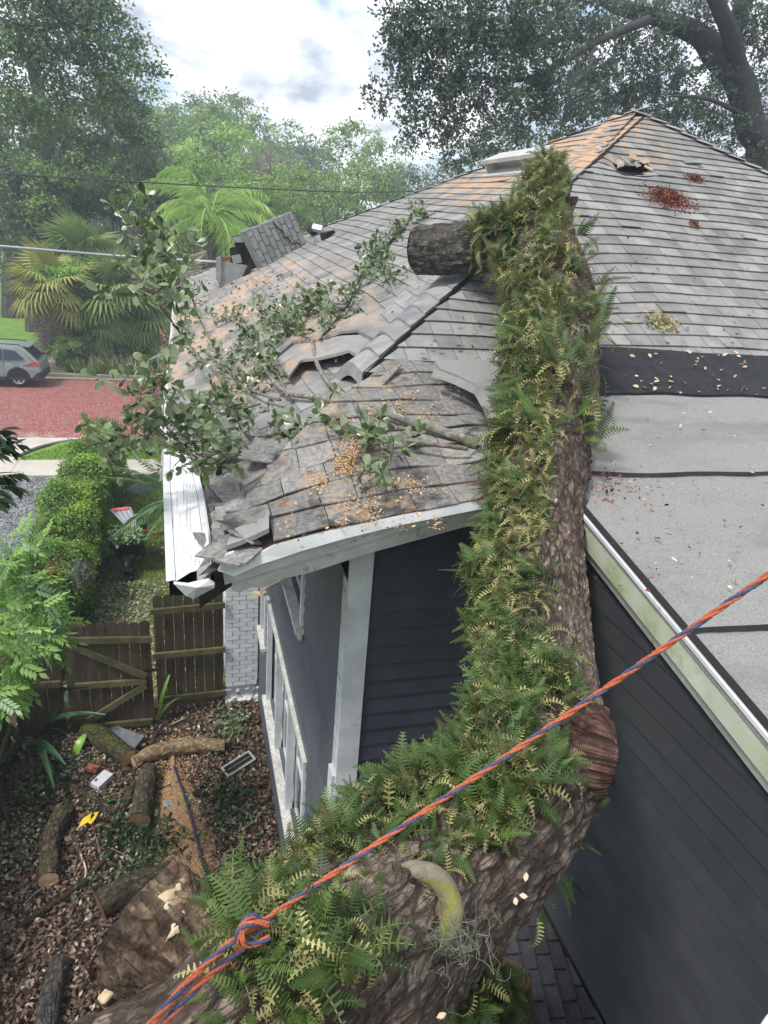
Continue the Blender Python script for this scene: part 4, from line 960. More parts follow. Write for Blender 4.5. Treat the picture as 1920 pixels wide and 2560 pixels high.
# debris on the roofs
def heap(name, px, py, n, r, m, label, cat, s=.02, tmpl=LEAF4, h=.04):
    c = onroof(px,py); nrm = NS; t1 = V3(1,0,0); t2 = VS
    a = rng.normal(size=(n,2))*r/2; p = c+a[:,:1]*t1+a[:,1:]*t2*.8+nrm*(.03+h*np.exp(-(a**2).sum(1)/(r*r*.3))*rng.random(n))[:,None]
    X,Y,Z = rand_frames(n,nrm,1.2); scatter(name,tmpl[0],tmpl[1],p,X,Y,Z,rng.uniform(.5,1.6,n)*s,rng.random(n),m,label=label,cat=cat,kind='stuff')
heap('rotten_wood', 1670,502, 1500,.28,m_mulch,'largest heap of red rotten wood on the shingles','debris',.03,h=.08)
heap('rotten_wood', 1735,452, 350,.13,m_mulch,'small heap of red rotten wood below the roof hole','debris',.026)
heap('rotten_wood', 1731,567, 160,.07,m_mulch,'smallest dot of red rotten wood on the right shingles','debris',.022)
heap('plant_scrap', 1650,812, 160,.18,m_ferny,'scrap of green fern and soil on the lowest shingle courses','debris',.05)
heap('bark_crumbs', 1490,1225, 160,.30,m_mulch,'bark crumbs on the rolled roofing beside the trunk','debris',.022)
def roofstrew(name, n, poly, m, s, label, cat, lift=.03, tmpl=LEAF6):
    P = []
    while len(P) < n:
        x,y = rng.uniform(poly[0],poly[2]), rng.uniform(poly[1],poly[3]); P.append(onroof(x,y,lift))
    P = np.array(P); X,Y,Z = rand_frames(n,UP,.45); scatter(name,tmpl[0],tmpl[1],P,X,Y,Z,rng.uniform(.6,1.4,n)*s,rng.random(n),m,label=label,cat=cat,kind='stuff')
roofstrew('fallen_leaves', 70, (1540,880,1920,1000), m_pale, .045, 'pale flakes and leaves on the black felt strip','fallen leaves',.045)
roofstrew('fallen_leaves', 45, (1500,1010,1920,1500), m_pale, .024, 'pale flakes scattered on the light rolled roofing','fallen leaves',.04)
roofstrew('fallen_leaves', 60, (1480,560,1920,870), m_litter, .04, 'dead leaves scattered on the right shingles','fallen leaves')
roofstrew('fallen_leaves', 70, (1000,700,1260,1000), m_litter, .05, 'brown leaves on the shingles left of the trunk','fallen leaves',.06)
roofstrew('bark_chunks', 40, (1500,1200,1920,1500), m_mulch, .026, 'dark bark chunks on the light rolled roofing','bark',.04,)
roofstrew('roof_twigs', 240, (470,690,800,800), m_litter, .07, 'brown leaf debris piled against the chimney stub','debris',.05)
roofstrew('roof_crumbs', 500, (1450,600,1920,1500), m_mulch, .010, 'tiny dark crumbs over the right roofs','debris',.03, LEAF4)
roofstrew('gutter_leaves', 160, (432,1085,462,1215), m_litter, .035, 'brown leaf debris clogging the crumpled gutter', 'fallen leaves', .06)
roofstrew('roof_leaves', 90, (560,720,1000,960), m_litter, .04, 'dead leaves strewn on the dusty west slope', 'fallen leaves', .04)
def chips(n, poly, dens):
    P = []
    for _ in range(n):
        x,y = rng.uniform(poly[0],poly[2]), rng.uniform(poly[1],poly[3])
        if mnoise.noise(Vector((x*.02,y*.02,3)))*1.4+rng.random() > dens: P.append(onroof(x,y,.035))
    return P
P = np.array(chips(2600,(760,1160,1120,1340),.75)+chips(1500,(900,960,1130,1060),.85)+chips(1200,(830,1060,900,1200),.5)+chips(600,(500,1150,760,1400),1.0)); n = len(P)
X,Y,Z = rand_frames(n,UP,.7); scatter('saw_chips',LEAF4[0],LEAF4[1],P,X,Y,Z,rng.uniform(.010,.026,n),rng.random(n),m_chip,label='orange saw chips strewn over the crushed corner shingles',cat='sawdust',kind='stuff')
# ================================================================ FALLEN OAK
TP = [((-100,3450),1.9,330),((250,3050),1.8,290),((590,2720),1.75,235),((810,2490),1.85,212),((1025,2265),2.08,190),((1240,2040),2.4,172),((1345,1840),2.8,140),((1352,1600),3.15,112),((1345,1350),3.6,106),((1370,1130),4.05,100),((1395,920),4.85,92),((1395,740),5.7,84),((1350,570),6.5,70),((1375,440),7.1,42)]
TC = [ond(x,y,d) for (x,y),d,r in TP]; TR = [r*d/F for (x,y),d,r in TP]
oak = thing('fallen_oak', onz(800,2500,0), 'huge fern covered oak limb fallen across the house roof', 'fallen tree')
def barkd(amp, k=1.0, seed=0.0):
    def f(x,y,l,a):
        v = Vector((x*14*k+seed, y*14*k, l*5.0*k))
        n = mnoise.ridged_multi_fractal(v, .9, 2.1, 5, 1.0, 2.0)
        b = mnoise.noise(Vector((x*3,y*3,l*1.5+seed)))
        return amp*(1.1-n*.75)*1.3+amp*1.8*b
    return f
def barktube(name, P, R, m, parent, sides=64, n=160, amp=.02, k=1.0, cap=False, seed=0.0, **kw):
    mb = MB(); i0 = mb.n; tube(mb, P, R, sides, n, barkd(amp,k,seed), cap=cap)
    Pn,Rn = catmull(P,R,n); LL = np.concatenate([[0], np.cumsum(np.linalg.norm(np.diff(Pn,axis=0),axis=1))]); ang = np.arange(sides)*2*math.pi/sides; RB = float(np.mean(Rn))
    mb.bc = np.stack([np.broadcast_to(np.cos(ang)*RB,(n,sides)), np.broadcast_to(np.sin(ang)*RB,(n,sides)), np.broadcast_to((LL*.38+seed)[:,None],(n,sides))],-1).reshape(-1,3)
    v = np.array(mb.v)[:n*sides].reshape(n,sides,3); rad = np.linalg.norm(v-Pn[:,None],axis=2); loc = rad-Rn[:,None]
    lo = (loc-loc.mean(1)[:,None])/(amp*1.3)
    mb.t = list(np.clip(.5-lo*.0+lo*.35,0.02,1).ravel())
    return obj(name, mb, m, parent, smooth=False, **kw)
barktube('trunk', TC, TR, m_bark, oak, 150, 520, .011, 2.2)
# red raw knob where a limb tore off
kb = [ond(x,y,d) for (x,y),d in (((1370,1880),2.75),((1440,1890),2.66),((1492,1905),2.62),((1516,1912),2.62))]
barktube('torn_knob', kb, [.22,.20,.17,.115], m_barkr, oak, 60, 60, .018, 1.3, cap=True, seed=4)
mb = MB(); tube(mb, [ond(1500,1945,2.6),ond(1525,1958,2.6),ond(1538,1950,2.58)],[.014,.010,.007],6); obj('splinter', mb, m_barkr, oak)
# collar of an old pruned branch: raised ring round sunk wood
cc = ond(1035,2270,1.825); tow = unit(EYE-cc); rx = unit(np.cross(UP,tow)); ry = np.cross(tow,rx)
ringp = []
for i in range(13):
    a = math.radians(-62+i*17.5); ringp.append(cc+rx*(.088*math.cos(a)*1.0)+ry*(.078*math.sin(a))-rx*.0+tow*(.03*math.sin((i)/12*math.pi)))
mb = MB(); tube(mb, ringp, [.012,.018,.022,.025,.026,.026,.026,.025,.024,.021,.018,.014,.008], 14, 60, lambda x,y,l,a: .003*mnoise.noise(Vector((x*60,y*60,l*30))))
obj('callus_ring', mb, mat('callus_bark', (.15,.125,.085),(.25,.22,.17), 30, 6, .9, .7, 90, extra=patch((.20,.20,.04), 16, .5, .6)), oak, smooth=True)
mb = MB(); G=[]
for i in range(9):
    r_ = i/8; G.append([cc+tow*(.026-.022*(1-r_))+rx*(.075*r_*math.cos(a))+ry*(.066*r_*math.sin(a))+tow*.006*mnoise.noise(Vector((i,a*2,0))) for a in np.linspace(0,2*math.pi,25)])
obj('sunken_wood', mb.grid(G), mat('old_heartwood', (.13,.085,.065),(.27,.19,.15), 20, 6, .9, .8, 40), oak, smooth=True)
# limb with a sawn end lying on the roof
lp = [ond(1310,600,6.35),ond(1210,612,6.42),ond(1110,622,6.5),ond(1042,624,6.6)]
barktube('sawn_limb', lp, [.20,.205,.20,.195], bark('grey_limb_bark',(.05,.044,.04),(.17,.155,.14),(.10,.09,.08)), oak, 56, 90, .014, 1.2, seed=9)
def disc(name, c, nrm, r, m, parent, n=28, wob=.06):
    nrm = unit(nrm); a_ = unit(np.cross(nrm,(.3,.2,1))); b_ = np.cross(nrm,a_); me_ = MB()
    v = [V3(0,0,0)]+[V3(r*(1+wob*mnoise.noise(Vector((math.cos(2*math.pi*i/n)*2,math.sin(2*math.pi*i/n)*2,r*9))))*math.cos(2*math.pi*i/n), r*(1+wob*mnoise.noise(Vector((math.cos(2*math.pi*i/n)*2,math.sin(2*math.pi*i/n)*2,r*9))))*math.sin(2*math.pi*i/n),0) for i in range(n)]
    me_.add(v,[(0,1+i,1+(i+1)%n) for i in range(n)]); me = mesh_from(name, me_, m)
    return inst(name, me, M4(c,a_,b_,nrm), parent)
disc('sawn_face', lp[-1]+unit(lp[-1]-lp[-2])*.012, lp[-1]-lp[-2], .19, m_cutd, oak)
# broken top
mb = MB()
for i in range(16):
    a = rng.uniform(0,6.28); o = TC[-1]+V3(.10*math.cos(a),.06*math.sin(a),-.12); mb.beam(o, o+unit(TC[-1]-TC[-2]+rng.normal(size=3)*.06)*rng.uniform(.15,.42), .05,.035)
for i in range(10):
    o = ond(1400+rng.uniform(-12,25),520+rng.uniform(-30,60),6.5); mb.beam(o, o+unit(TC[-1]-TC[-2]+rng.normal(size=3)*.12)*rng.uniform(.15,.35), .06,.04)
obj('splintered_top', mb, m_barkr, oak, kind='stuff')
# pale lichen flakes on bark
mb = MB()
for (x,y) in ((1310,2240),(1402,1935),(1315,2192),(1105,2540),(1290,2255),(1265,1980),(1200,2080),(1420,1330),(1400,1520),(1390,1250)):
    k = np.argmin([abs(proj(q)[1]-y) for q in TC]); q = ond(x,y,np.linalg.norm(TC[k]-EYE)-TR[k]*.93); X,Y,Z = [w[0] for w in rand_frames(1,unit(EYE-q),.3)]; mb.prism([q-X*.010,q-X*.003+Y*.006,q+X*.004+Y*.005,q+X*.011,q+X*.003-Y*.006,q-X*.005-Y*.004],Z*.003)
obj('pale_flake', mb, m_pale, oak, kind='stuff')
# ---- ferns
NP = 24
def frond(curl=.25, npin=13, wid=.21, fold=.0, bend=0.0):
    v=[]; f=[]
    def sp(u):   # spine in local X(out) Z(up)
        a = curl*u*2.0; return V3(math.sin(a)/(curl*2+1e-6) if curl>.01 else u, bend*u*u, (1-math.cos(a))/(curl*2+1e-6)*-1+.0)
    for i in range(npin):
        u = .10+.88*i/(npin-1); p = sp(u); q = sp(min(1,u+.035)); L = wid*math.sin(math.pi*min(.97,.16+.78*(1-(1-u)**1.5)))**.8
        t = unit(sp(min(1,u+.05))-sp(u-.05)); up = unit(np.cross(t,(0,1,0)));  up = up if up[2]>0 else -up
        for s in (-1,1):
            tip = p+V3(0,s*L*math.cos(fold),0)+up*L*math.sin(fold)+t*L*.28
            b=len(v); v += [p-t*.018,q+t*.002,tip+t*.012,tip-t*.012]; f.append((b,b+1,b+2,b+3) if s>0 else (b+3,b+2,b+1,b))
    for i in range(6):
        u=i/6; w=.008; b=len(v); v += [sp(u)+V3(0,-w,0),sp(u)+V3(0,w,0),sp(u+1/6)+V3(0,w,0),sp(u+1/6)+V3(0,-w,0)]; f.append((b,b+1,b+2,b+3))
    return [tuple(q) for q in v], f
FR = [frond(.35,13,.22), frond(.6,12,.20,.15), frond(.25,14,.20,0,.15), frond(.75,9,.25,.3,-.1), frond(.15,16,.16,.0,-.2)]
FC = [frond(1.3,10,.13,.5,.1), frond(1.0,11,.15,.4,-.15)]
FS = [frond(.5,7,.24,.1), frond(.9,6,.2,.3)]
Pn,Rn = catmull(TC,TR,400); Tn,Un,Wn = frames(Pn); px_ = np.array([proj(p)[:2] for p in Pn])
ferns = thing('resurrection_fern', Pn[200], 'dense mat of green resurrection fern with curled yellow fronds along the fallen oak', 'fern')
leftv = -np.array([RM[0,0],RM[1,0],RM[2,0]])
def fern_batch(n, y0, y1, a0, a1, s0, s1, curlp):
    out = []
    idx = np.where((px_[:,1]>y0)&(px_[:,1]<y1))[0]
    for _ in range(n):
        k = rng.choice(idx); T = Tn[k]; c = Pn[k]; view = unit(EYE-c); e1_ = unit(view-T*(view@T)); e2_ = np.cross(T,e1_)
        if e2_@leftv < 0: e2_ = -e2_
        a = math.radians(rng.uniform(a0,a1)); nrm = e1_*math.cos(a)+e2_*math.sin(a)
        cl_ = mnoise.noise(Vector(tuple(c*4+nrm*1.3)))
        if cl_ < -.28 and rng.random() < .7: continue
        p = c+nrm*(Rn[k]*rng.uniform(.93,1.05)+max(0,cl_)*.12)+T*rng.uniform(-.02,.02)
        o = nrm*rng.uniform(.5,1.0)+UP*rng.uniform(-.25,.45)+leftv*rng.uniform(-.1,.35)+rng.normal(size=3)*.38-T*.0; o = unit(o)
        up = unit(nrm+UP*.8+rng.normal(size=3)*.4); Y = unit(np.cross(up,o)); Z = np.cross(o,Y)
        # push roots outward a little so that the mat has depth
        out.append((p, o, Y, Z, rng.uniform(s0*.75,s1)*(1+cl_*.5), rng.random() < curlp))
    return out
FB = []
FB += fern_batch(1400, 400, 800, -30, 120, .13,.23,.5)
FB += fern_batch(1800, 800, 1250, -8, 125, .12,.20,.5)
FB += fern_batch(230, 560, 1150, -75, -10, .13,.22,.25)
FB += fern_batch(2000, 1250, 1750, -8, 125, .09,.16,.5)
FB += fern_batch(1450, 1750, 2040, -20, 125, .07,.15,.35)
FB += fern_batch(850, 2040, 2180, -6, 120, .07,.14,.35)
FB += fern_batch(2100, 2150, 2900, -4, 118, .05,.11,.35)
FB += fern_batch(90, 2280, 2700, 0, 60, .09,.14,.15)
FB += fern_batch(60, 1900, 2350, -115, -80, .06,.10,.1)
# ferns over the sawn limb
for _ in range(500):
    u = rng.random()**1.6; c = lp[0]*(1-u*.55)+lp[2]*u*.55; d = unit(rng.normal(size=3)+UP*.9+unit(EYE-c)*.7); Y = unit(np.cross(unit(rng.normal(size=3)+UP),d)); FB.append((c+d*.19,d,Y,np.cross(d,Y),rng.uniform(.13,.22),rng.random()<.4))
def keepf(q):
    x,y,_d = proj(q[0]); return not ((x < 530+max(0,2400-y)*.6 and y > 2290) or ((x-1045)/95)**2+((y-2275)/80)**2 < 1)
FB = [q for q in FB if keepf(q)]
FB.sort(key=lambda q: -q[4]/np.linalg.norm(q[0]-EYE))
fm = [[mesh_from('frond', _m, m_fern) for _m in [MB().add(*t) for t in FS+FR[:1]]],[mesh_from('frond', _m, m_ferny) for _m in [MB().add(*t) for t in FC[:1]]]]
cnt = 0; restf = []
for q in FB:
    x,y,dz = proj(q[0]); 
    if cnt < 300 and 0 < x < 1920 and 0 < y < 2560 and rng.random() < .5:
        lst = fm[1 if q[5] else 0]; inst('frond', lst[rng.integers(len(lst))], M4(q[0],q[1],q[2],q[3],q[4]), ferns); cnt += 1
    else: restf.append(q)
groups = [[] for _ in range(7)]
for q in restf: groups[(5+rng.integers(2)) if q[5] else rng.integers(5)].append(q)
for g,t,m in zip(groups, FR+FC, [m_fern]*5+[m_ferny]*2):
    if not g: continue
    a = lambda i: np.array([q[i] for q in g])
    s = a(4); scatter('frond_mass', t[0], t[1], a(0), a(1), a(2), a(3), s, np.clip(rng.normal(.5,.25,len(g)),0,1), m, ferns, kind='stuff')
# brown root mat under the fronds
n = 5000; k = rng.integers(150,395,n); T = Tn[k]; c = Pn[k]; view = EYE-c; view /= np.linalg.norm(view,axis=1)[:,None]; e1_ = view-T*(view*T).sum(1)[:,None]; e1_ /= np.linalg.norm(e1_,axis=1)[:,None]; e2_ = np.cross(T,e1_); e2_ *= np.sign((e2_*leftv).sum(1))[:,None]
a = np.radians(rng.uniform(5,120,n)); nrm = e1_*np.cos(a)[:,None]+e2_*np.sin(a)[:,None]; p = c+nrm*Rn[k][:,None]*rng.uniform(1,1.06,n)[:,None]
X,Y,Z = rand_frames(n,None); scatter('root_mat', LEAF4[0], LEAF4[1], p, X,Y,Z, np.column_stack([rng.uniform(.03,.06,n),np.full(n,.02),np.full(n,.03)]), rng.random(n)*.6, m_litter, ferns, kind='stuff')
# wisps of spanish moss on the collar
def moss(name, c, n, r, L, label, parent=None, th=.0012, dense=1):
    mb = MB()
    for _ in range(n):
        p = c+rng.normal(size=3)*r; pts = [p]
        for _k in range(5): p = p+unit(rng.normal(size=3)+V3(0,0,-.35*dense))*L/5; pts.append(p)
        tube(mb, pts, [th]*6, 3, 9, cap=False)
    return obj(name, mb, m_moss2, parent, kind='stuff', label=label, cat=None if parent else 'moss')
moss('spanish_moss', ond(1130,2345,1.78), 60, V3(.035,.03,.015), .14, 'tangle of grey spanish moss below the pruned branch collar', th=.0006, dense=.3)
moss('spanish_moss', ond(1010,2330,1.82), 60, V3(.06,.05,.02), .13, 'thin wisps of spanish moss left of the pruned branch collar', th=.0007, dense=.2)
# ---- big sawn block at the lower left
def D(px,py,d): return ond(px,py,d)
cut = thing('sawn_trunk_stub', onz(420,2450,0), 'thick rough barked oak stub with cream fungus patches and one straight sawn edge', 'tree stub')
far1 = D(432,2192,2.10); far2 = D(238,2446,2.02)
ctr = (far1+far2)/2; rad = np.linalg.norm(far1-far2)/2*.97
base = D(700,2640,1.97)
barktube('stub', [base, base*.5+ctr*.5, ctr], [rad*1.0,rad*1.0,rad], bark('pale_ridged_bark',(.05,.033,.022),(.29,.215,.145),(.135,.09,.06),pl=13), cut, 130, 220, .024, 1.3, seed=12)
disc('sawn_face', ctr+unit(ctr-base)*.004, ctr-base, rad*1.03, m_cut, cut, 40)
mb = MB(); ax_ = unit(ctr-base)
for (x,y,w,h) in ((432,2235,55,24),(418,2262,30,22),(470,2268,34,22),(448,2318,46,22),(375,2270,16,20),(415,2280,24,18),(495,2300,26,38),(545,2340,14,18),(268,2490,18,14),(520,2325,16,18),(455,2290,20,16)):
    pc = D(x,y,2.2)
    # drop on the stub surface
    s_ = float(np.clip((pc-base)@ax_/np.linalg.norm(ctr-base),0,1)); q = base+(ctr-base)*s_; dv = ray(x,y)/F; lo=None
    for t in np.linspace(1.2,3.2,300):
        p = EYE+dv*t; r = p-base; rr = np.linalg.norm(r-ax_*(r@ax_)); sl_ = r@ax_
        if rr < rad*1.09 and sl_ < np.linalg.norm(ctr-base): lo = p; break
    if lo is None: continue
    r = lo-base; nr = unit(r-ax_*(r@ax_)); X = unit(np.cross(ax_,nr)); sc_ = np.linalg.norm(lo-EYE)/F
    ring = []
    for i in range(12):
        a = i/12*2*math.pi; k = 1+.75*mnoise.noise(Vector((math.cos(a)*1.5,math.sin(a)*1.5,x*.1))); ring.append(lo+X*math.cos(a)*w*.5*sc_*k*1.15+ax_*math.sin(a)*h*.5*sc_*k*1.3)
    mb.add([lo+nr*.019]+[q+nr*.010+nr*.007*rng.random() for q in ring]+[q*1.0-nr*.02 for q in ring], [(0,1+i,1+(i+1)%12) for i in range(12)]+[(1+i,13+i,13+(i+1)%12,1+(i+1)%12) for i in range(12)])
obj('bracket_fungus', mb, m_fung, cut, smooth=True, kind='stuff')
# ---- rope
def braid(name, P, R, parent, n=120):
    Pc,_ = catmull(P,[R]*len(P),n); T,U,W = frames(Pc); L = np.concatenate([[0],np.cumsum(np.linalg.norm(np.diff(Pc,axis=0),axis=1))]); out = []
    N = max(n, int(L[-1]/(R*.55))); Pc,_ = catmull(P,[R]*len(P),N); T,U,W = frames(Pc); L = np.concatenate([[0],np.cumsum(np.linalg.norm(np.diff(Pc,axis=0),axis=1))])
    for k,(m,ph) in enumerate(((m_ropeo,0),(m_ropeb,2.09),(m_ropeo,4.19))):
        mb = MB(); pts = []
        for i in range(N):
            a = ph+L[i]/R*.33; pts.append(Pc[i]+(U[i]*math.cos(a)+W[i]*math.sin(a))*R*.50)
        tube(mb, pts, [R*.56]*N, 7, N, lambda x,y,l,a: R*.10*math.sin(l/R*3.2+a)); obj('strand', mb, m, parent, smooth=True)
m_ropeo = mat('orange_rope_yarn', (.33,.075,.035),(.50,.14,.075), 200, 3, .85, .8, 600, bdist=.002)
m_ropeb = mat('blue_rope_yarn', (.04,.055,.12),(.08,.10,.19), 200, 3, .85, .8, 600, bdist=.002)
rope = thing('rigging_rope', D(625,2325,1.5), 'taut orange and blue braided rope crossing the fallen oak to a knot', 'rope')
Rr = .0064
braid('rope', [D(2080,1340,1.35),D(1920,1438,1.36),D(1450,1765,1.43),D(1000,2070,1.50),D(655,2305,1.54)], Rr*.93, rope, 60)
braid('rope', [D(640,2315,1.53),D(560,2370,1.52),D(470,2455,1.48),D(370,2570,1.40),D(300,2650,1.36)], Rr, rope, 40)
braid('rope', [D(655,2330,1.54),D(590,2385,1.545),D(500,2460,1.50),D(395,2580,1.42),D(330,2660,1.38)], Rr, rope, 40)
kp = D(625,2325,1.52); kx = V3(*RM[:,0]); ky = -V3(*RM[:,1]); kz = -V3(*RM[:,2])
kn = [kp+kx*a*.0165+ky*b*.0165+kz*c*.0165 for a,b,c in ((2.2,.6,0),(.6,1.3,.8),(-.9,.9,1.2),(-1.1,-.9,.9),(.1,-1.5,.2),(1.1,-.3,-.5),(.5,1.4,-.3),(-.7,1.2,.9),(-.3,-.6,1.5),(1.0,-.9,1.0),(2.4,-.6,.3))]
braid('knot', kn, Rr*.9, rope, 80)
mb = MB()
# ---- leafy branches lying on the roof
lb = thing('leafy_oak_branch', onroof(900,1050), 'leafy grey green oak branches broken off and lying across the crushed roof', 'branch')
def liftpt(px,py,k): q = onroof(px,py); return EYE+(q-EYE)*k
def tw(pts): return [liftpt(x,y,k) if k < 3 else ond(x,y,k) for x,y,k in pts]
BR = [ # path (px,py,lift factor or distance), start radius, end radius, leaf count, leaf spread px, material
 (((1195,1112,.99),(1120,1083,.975),(1040,1060,.975),(960,1030,.975),(880,1000,.975),(820,955,.97),(792,905,.965),(780,850,.96)), .034,.016, 0, m_lich),
 (((960,1035,.975),(880,1018,.97),(800,995,.965),(730,985,.96),(690,960,.955),(650,900,.95)), .032,.016, 20, m_lich),
 (((1170,1122,.965),(1040,1105,.96),(900,1082,.955),(760,1072,.955),(640,1092,.955),(520,1085,.955),(420,1085,4.6),(330,1092,4.7),(215,1112,4.7)), .014,.004, 150, m_twig),
 (((1030,535,.985),(1010,570,.98),(960,620,.975),(905,690,.97),(870,760,.965),(800,850,.96)), .022,.010, 190, m_barkg),
 (((870,760,.965),(800,760,.96),(745,800,.955),(700,860,.95)), .010,.005, 130, m_twig),
 (((960,620,.975),(940,650,.965),(980,720,.96)), .010,.005, 100, m_twig),
 (((700,1000,.955),(640,980,.95),(590,950,.945),(540,880,.94),(500,800,.935),(470,720,5.0),(430,660,5.1),(370,605,5.2),(345,590,5.3)), .014,.004, 130, m_twig),
 (((590,950,.945),(540,930,.94),(470,860,.93),(420,790,4.6),(370,730,4.7),(320,700,4.8)), .010,.004, 80, m_twig),
 (((650,1010,.955),(600,1020,.95),(540,1010,.94),(490,1030,.94),(450,1080,.93)), .012,.005, 130, m_twig),
 (((720,990,.955),(690,930,.945),(640,880,.94),(600,820,.94),(560,780,.94)), .010,.004, 120, m_twig),
 (((780,850,.96),(740,830,.955),(690,800,.95),(650,770,.95)), .010,.004, 110, m_twig),
 (((1090,530,.985),(1060,545,.98),(1030,560,.98)), .008,.004, 30, m_twig),
 (((420,1085,4.6),(470,1120,4.6),(520,1150,4.55)), .007,.003, 60, m_twig),
 (((470,860,.93),(430,900,4.5),(400,960,4.5),(350,1000,4.5),(310,1150,4.6)), .007,.003, 60, m_twig),
 (((640,1092,.955),(600,1130,.955),(560,1150,.955)), .006,.003, 40, m_twig),
 (((900,1082,.955),(960,1130,.955),(985,1150,.955)), .005,.003, 24, m_twig),
 (((760,1072,.955),(800,1110,.955),(760,1140,.955)), .005,.003, 26, m_twig),
]
LV = []
for pts,r0,r1,nl,m in BR:
    P = tw(pts); mb = MB(); tube(mb, P, list(np.linspace(r0,r1,len(P))), 9, 14*len(P), lambda x,y,l,a: r0*.22*mnoise.noise(Vector((x*60,y*60,l*14)))); 
    Pc,_ = catmull(P,[1]*len(P),120); Tt,_,_ = frames(Pc)
    nt_ = max(1,int(nl/2.6))
    for j in range(nt_ if nl else 0):
        k = int(rng.uniform(18,118)); c = Pc[k]; d = unit(Tt[k]*rng.uniform(.1,.7)+rng.normal(size=3)*.6+UP*.25); L = rng.uniform(.10,.30)
        q = [c, c+d*L*.5+rng.normal(size=3)*.02, c+unit(d+UP*.15)*L]; tube(mb, q, [r1*.8+.001,.003,.0018], 5, 7)
        for i in range(9):
            u = rng.uniform(.25,1.02) if i < 6 else 1.0; b = q[0]+(q[2]-q[0])*u; o = unit(d*.7+rng.normal(size=3)*.75); LV.append((b,o,rng.uniform(.05,.10)))
    obj('limb', mb, m, lb, smooth=True)
def obov():
    v=[(0,0,0),(.28,.11,.02),(.55,.24,.05),(.82,.25,.03),(1.0,.08,-.02),(1.0,-.08,-.02),(.82,-.25,.03),(.55,-.24,.05),(.28,-.11,.02),(.3,0,0),(.62,0,0),(.9,0,-.01)]
    f=[(0,1,9),(0,9,8),(1,2,10,9),(9,10,7,8),(2,3,11,10),(10,11,6,7),(3,4,11),(4,5,11),(5,6,11)]
    return v,f
OV = obov()
lmes = []
for k in range(4):
    v = [(x,y,z-.25*(k-1.5)*.35*x*x) for x,y,z in OV[0]]; lmes.append(mesh_from('leaf', MB().add(v,OV[1],[.25,.5,.7,.9][k]), m_roofleaf))
LV = [q for q in LV]; LV.sort(key=lambda q: -q[2]/np.linalg.norm(q[0]-EYE)); cnt = 0; rest_ = []
for b,o,s in LV:
    z = unit(rng.normal(size=3)*.7+UP*.7+unit(EYE-b)*.3); Y = unit(np.cross(z,o)); Z = np.cross(o,Y); x,y,dz = proj(b)
    if cnt < 300 and 0 < x < 1920: inst('leaf', lmes[rng.integers(4)], M4(b,o,Y,Z,s), lb); cnt += 1
    else: rest_.append((b,o,Y,Z,s))
a = lambda i: np.array([q[i] for q in rest_]); scatter('leaf_mass', OV[0], OV[1], a(0),a(1),a(2),a(3),a(4), rng.random(len(rest_)), m_roofleaf, lb, kind='stuff')
# ================================================================ YARD
# ---- timber gate and fences
def board(mb, x0, x1, y, z0, z1, ear=.03, th=.018):
    mb.prism([(x0,y,z0),(x1,y,z0),(x1,y,z1-ear),(x1-ear,y,z1),(x0+ear,y,z1),(x0,y,z1-ear)], (0,th,0)); return mb
def woodfence(name, x0, x1, y, ztop, label, cat, gate=False, rails=(), posts=(), zb=.06, bw=.14):
    t = thing(name, ((x0+x1)/2,y,0), label, cat)
    x = x0
    while x < x1-.04:
        w = min(bw,x1-x); mb = board(MB(), x+.003, x+w-.003, y+.05+rng.uniform(-.004,.004), zb, ztop+rng.uniform(-.02,.02)); obj('fence_board', mb, m_wood, t); x += bw
    for (a,b,w,h,mm,nm) in rails: mb = MB(); mb.beam(a,b,w,h,(0,0,1)); obj(nm, mb, mm, t)
    return t
yf = 8.5
gx0,gx1 = -1.74,-.60
g = woodfence('timber_gate', gx0, gx1-.02, yf, 1.80, 'closed timber gate with mossy green Z brace frame, its top boards worn', 'gate', rails=[
    ((gx0,yf+.02,1.60),(gx1,yf+.02,1.52),.05,.085,m_woodg,'rail'),((gx0+.1,yf+.02,.86),(gx1-.1,yf+.02,.84),.045,.085,m_woodg,'rail'),((gx0+.3,yf+.02,.16),(gx1-.05,yf+.02,.14),.05,.09,m_woodg,'rail'),
    ((gx0+.14,yf+.012,1.50),(gx1-.11,yf+.012,.93),.045,.085,m_woodg,'brace'),((gx0+.22,yf+.012,.26),(gx1-.11,yf+.012,.78),.045,.085,m_woodg,'brace'),
    ((gx1-.05,yf+.0,.05),(gx1-.05,yf+.0,1.55),.09,.05,m_woodg,'stile'),((gx0+.06,yf+.0,.05),(gx0+.06,yf+.0,1.6),.10,.05,m_woodg,'stile')])
for z,L in ((1.52,.28),(.86,.28)):
    mb = MB(); mb.prism([(gx0-.10,yf-.03,z-.02),(gx0-.02,yf-.03,z-.05),(gx0,yf-.03,z-.015),(gx0+L,yf-.03,z-.006),(gx0+L,yf-.03,z+.006),(gx0,yf-.03,z+.02),(gx0-.02,yf-.03,z+.05),(gx0-.10,yf-.03,z+.02)],(0,.005,0)); obj('strap_hinge', mb, m_black, g)
mb = MB(); mb.beam((gx1-.12,yf-.035,1.05),(gx1+.08,yf-.035,1.06),.02,.03); obj('latch', mb, m_black, g)
pf = woodfence('fence_panel', -.60, .41, yf+.45, 1.93, 'dark fence panel with dog eared boards between the gate and the white brick pier', 'fence', rails=[
    ((-.62,yf+.43,1.72),(.41,yf+.43,1.76),.05,.085,m_woodg,'rail'),((-.62,yf+.43,.98),(.41,yf+.43,1.0),.05,.085,m_woodg,'rail'),((-.55,yf+.43,.20),(.41,yf+.43,.22),.05,.085,m_woodg,'rail'),
    ((-.62,yf+.39,0),(-.62,yf+.39,1.80),.09,.09,m_wood,'post'),((.18,yf+.38,.02),(.18,yf+.38,1.82),.085,.04,m_wood,'post')])
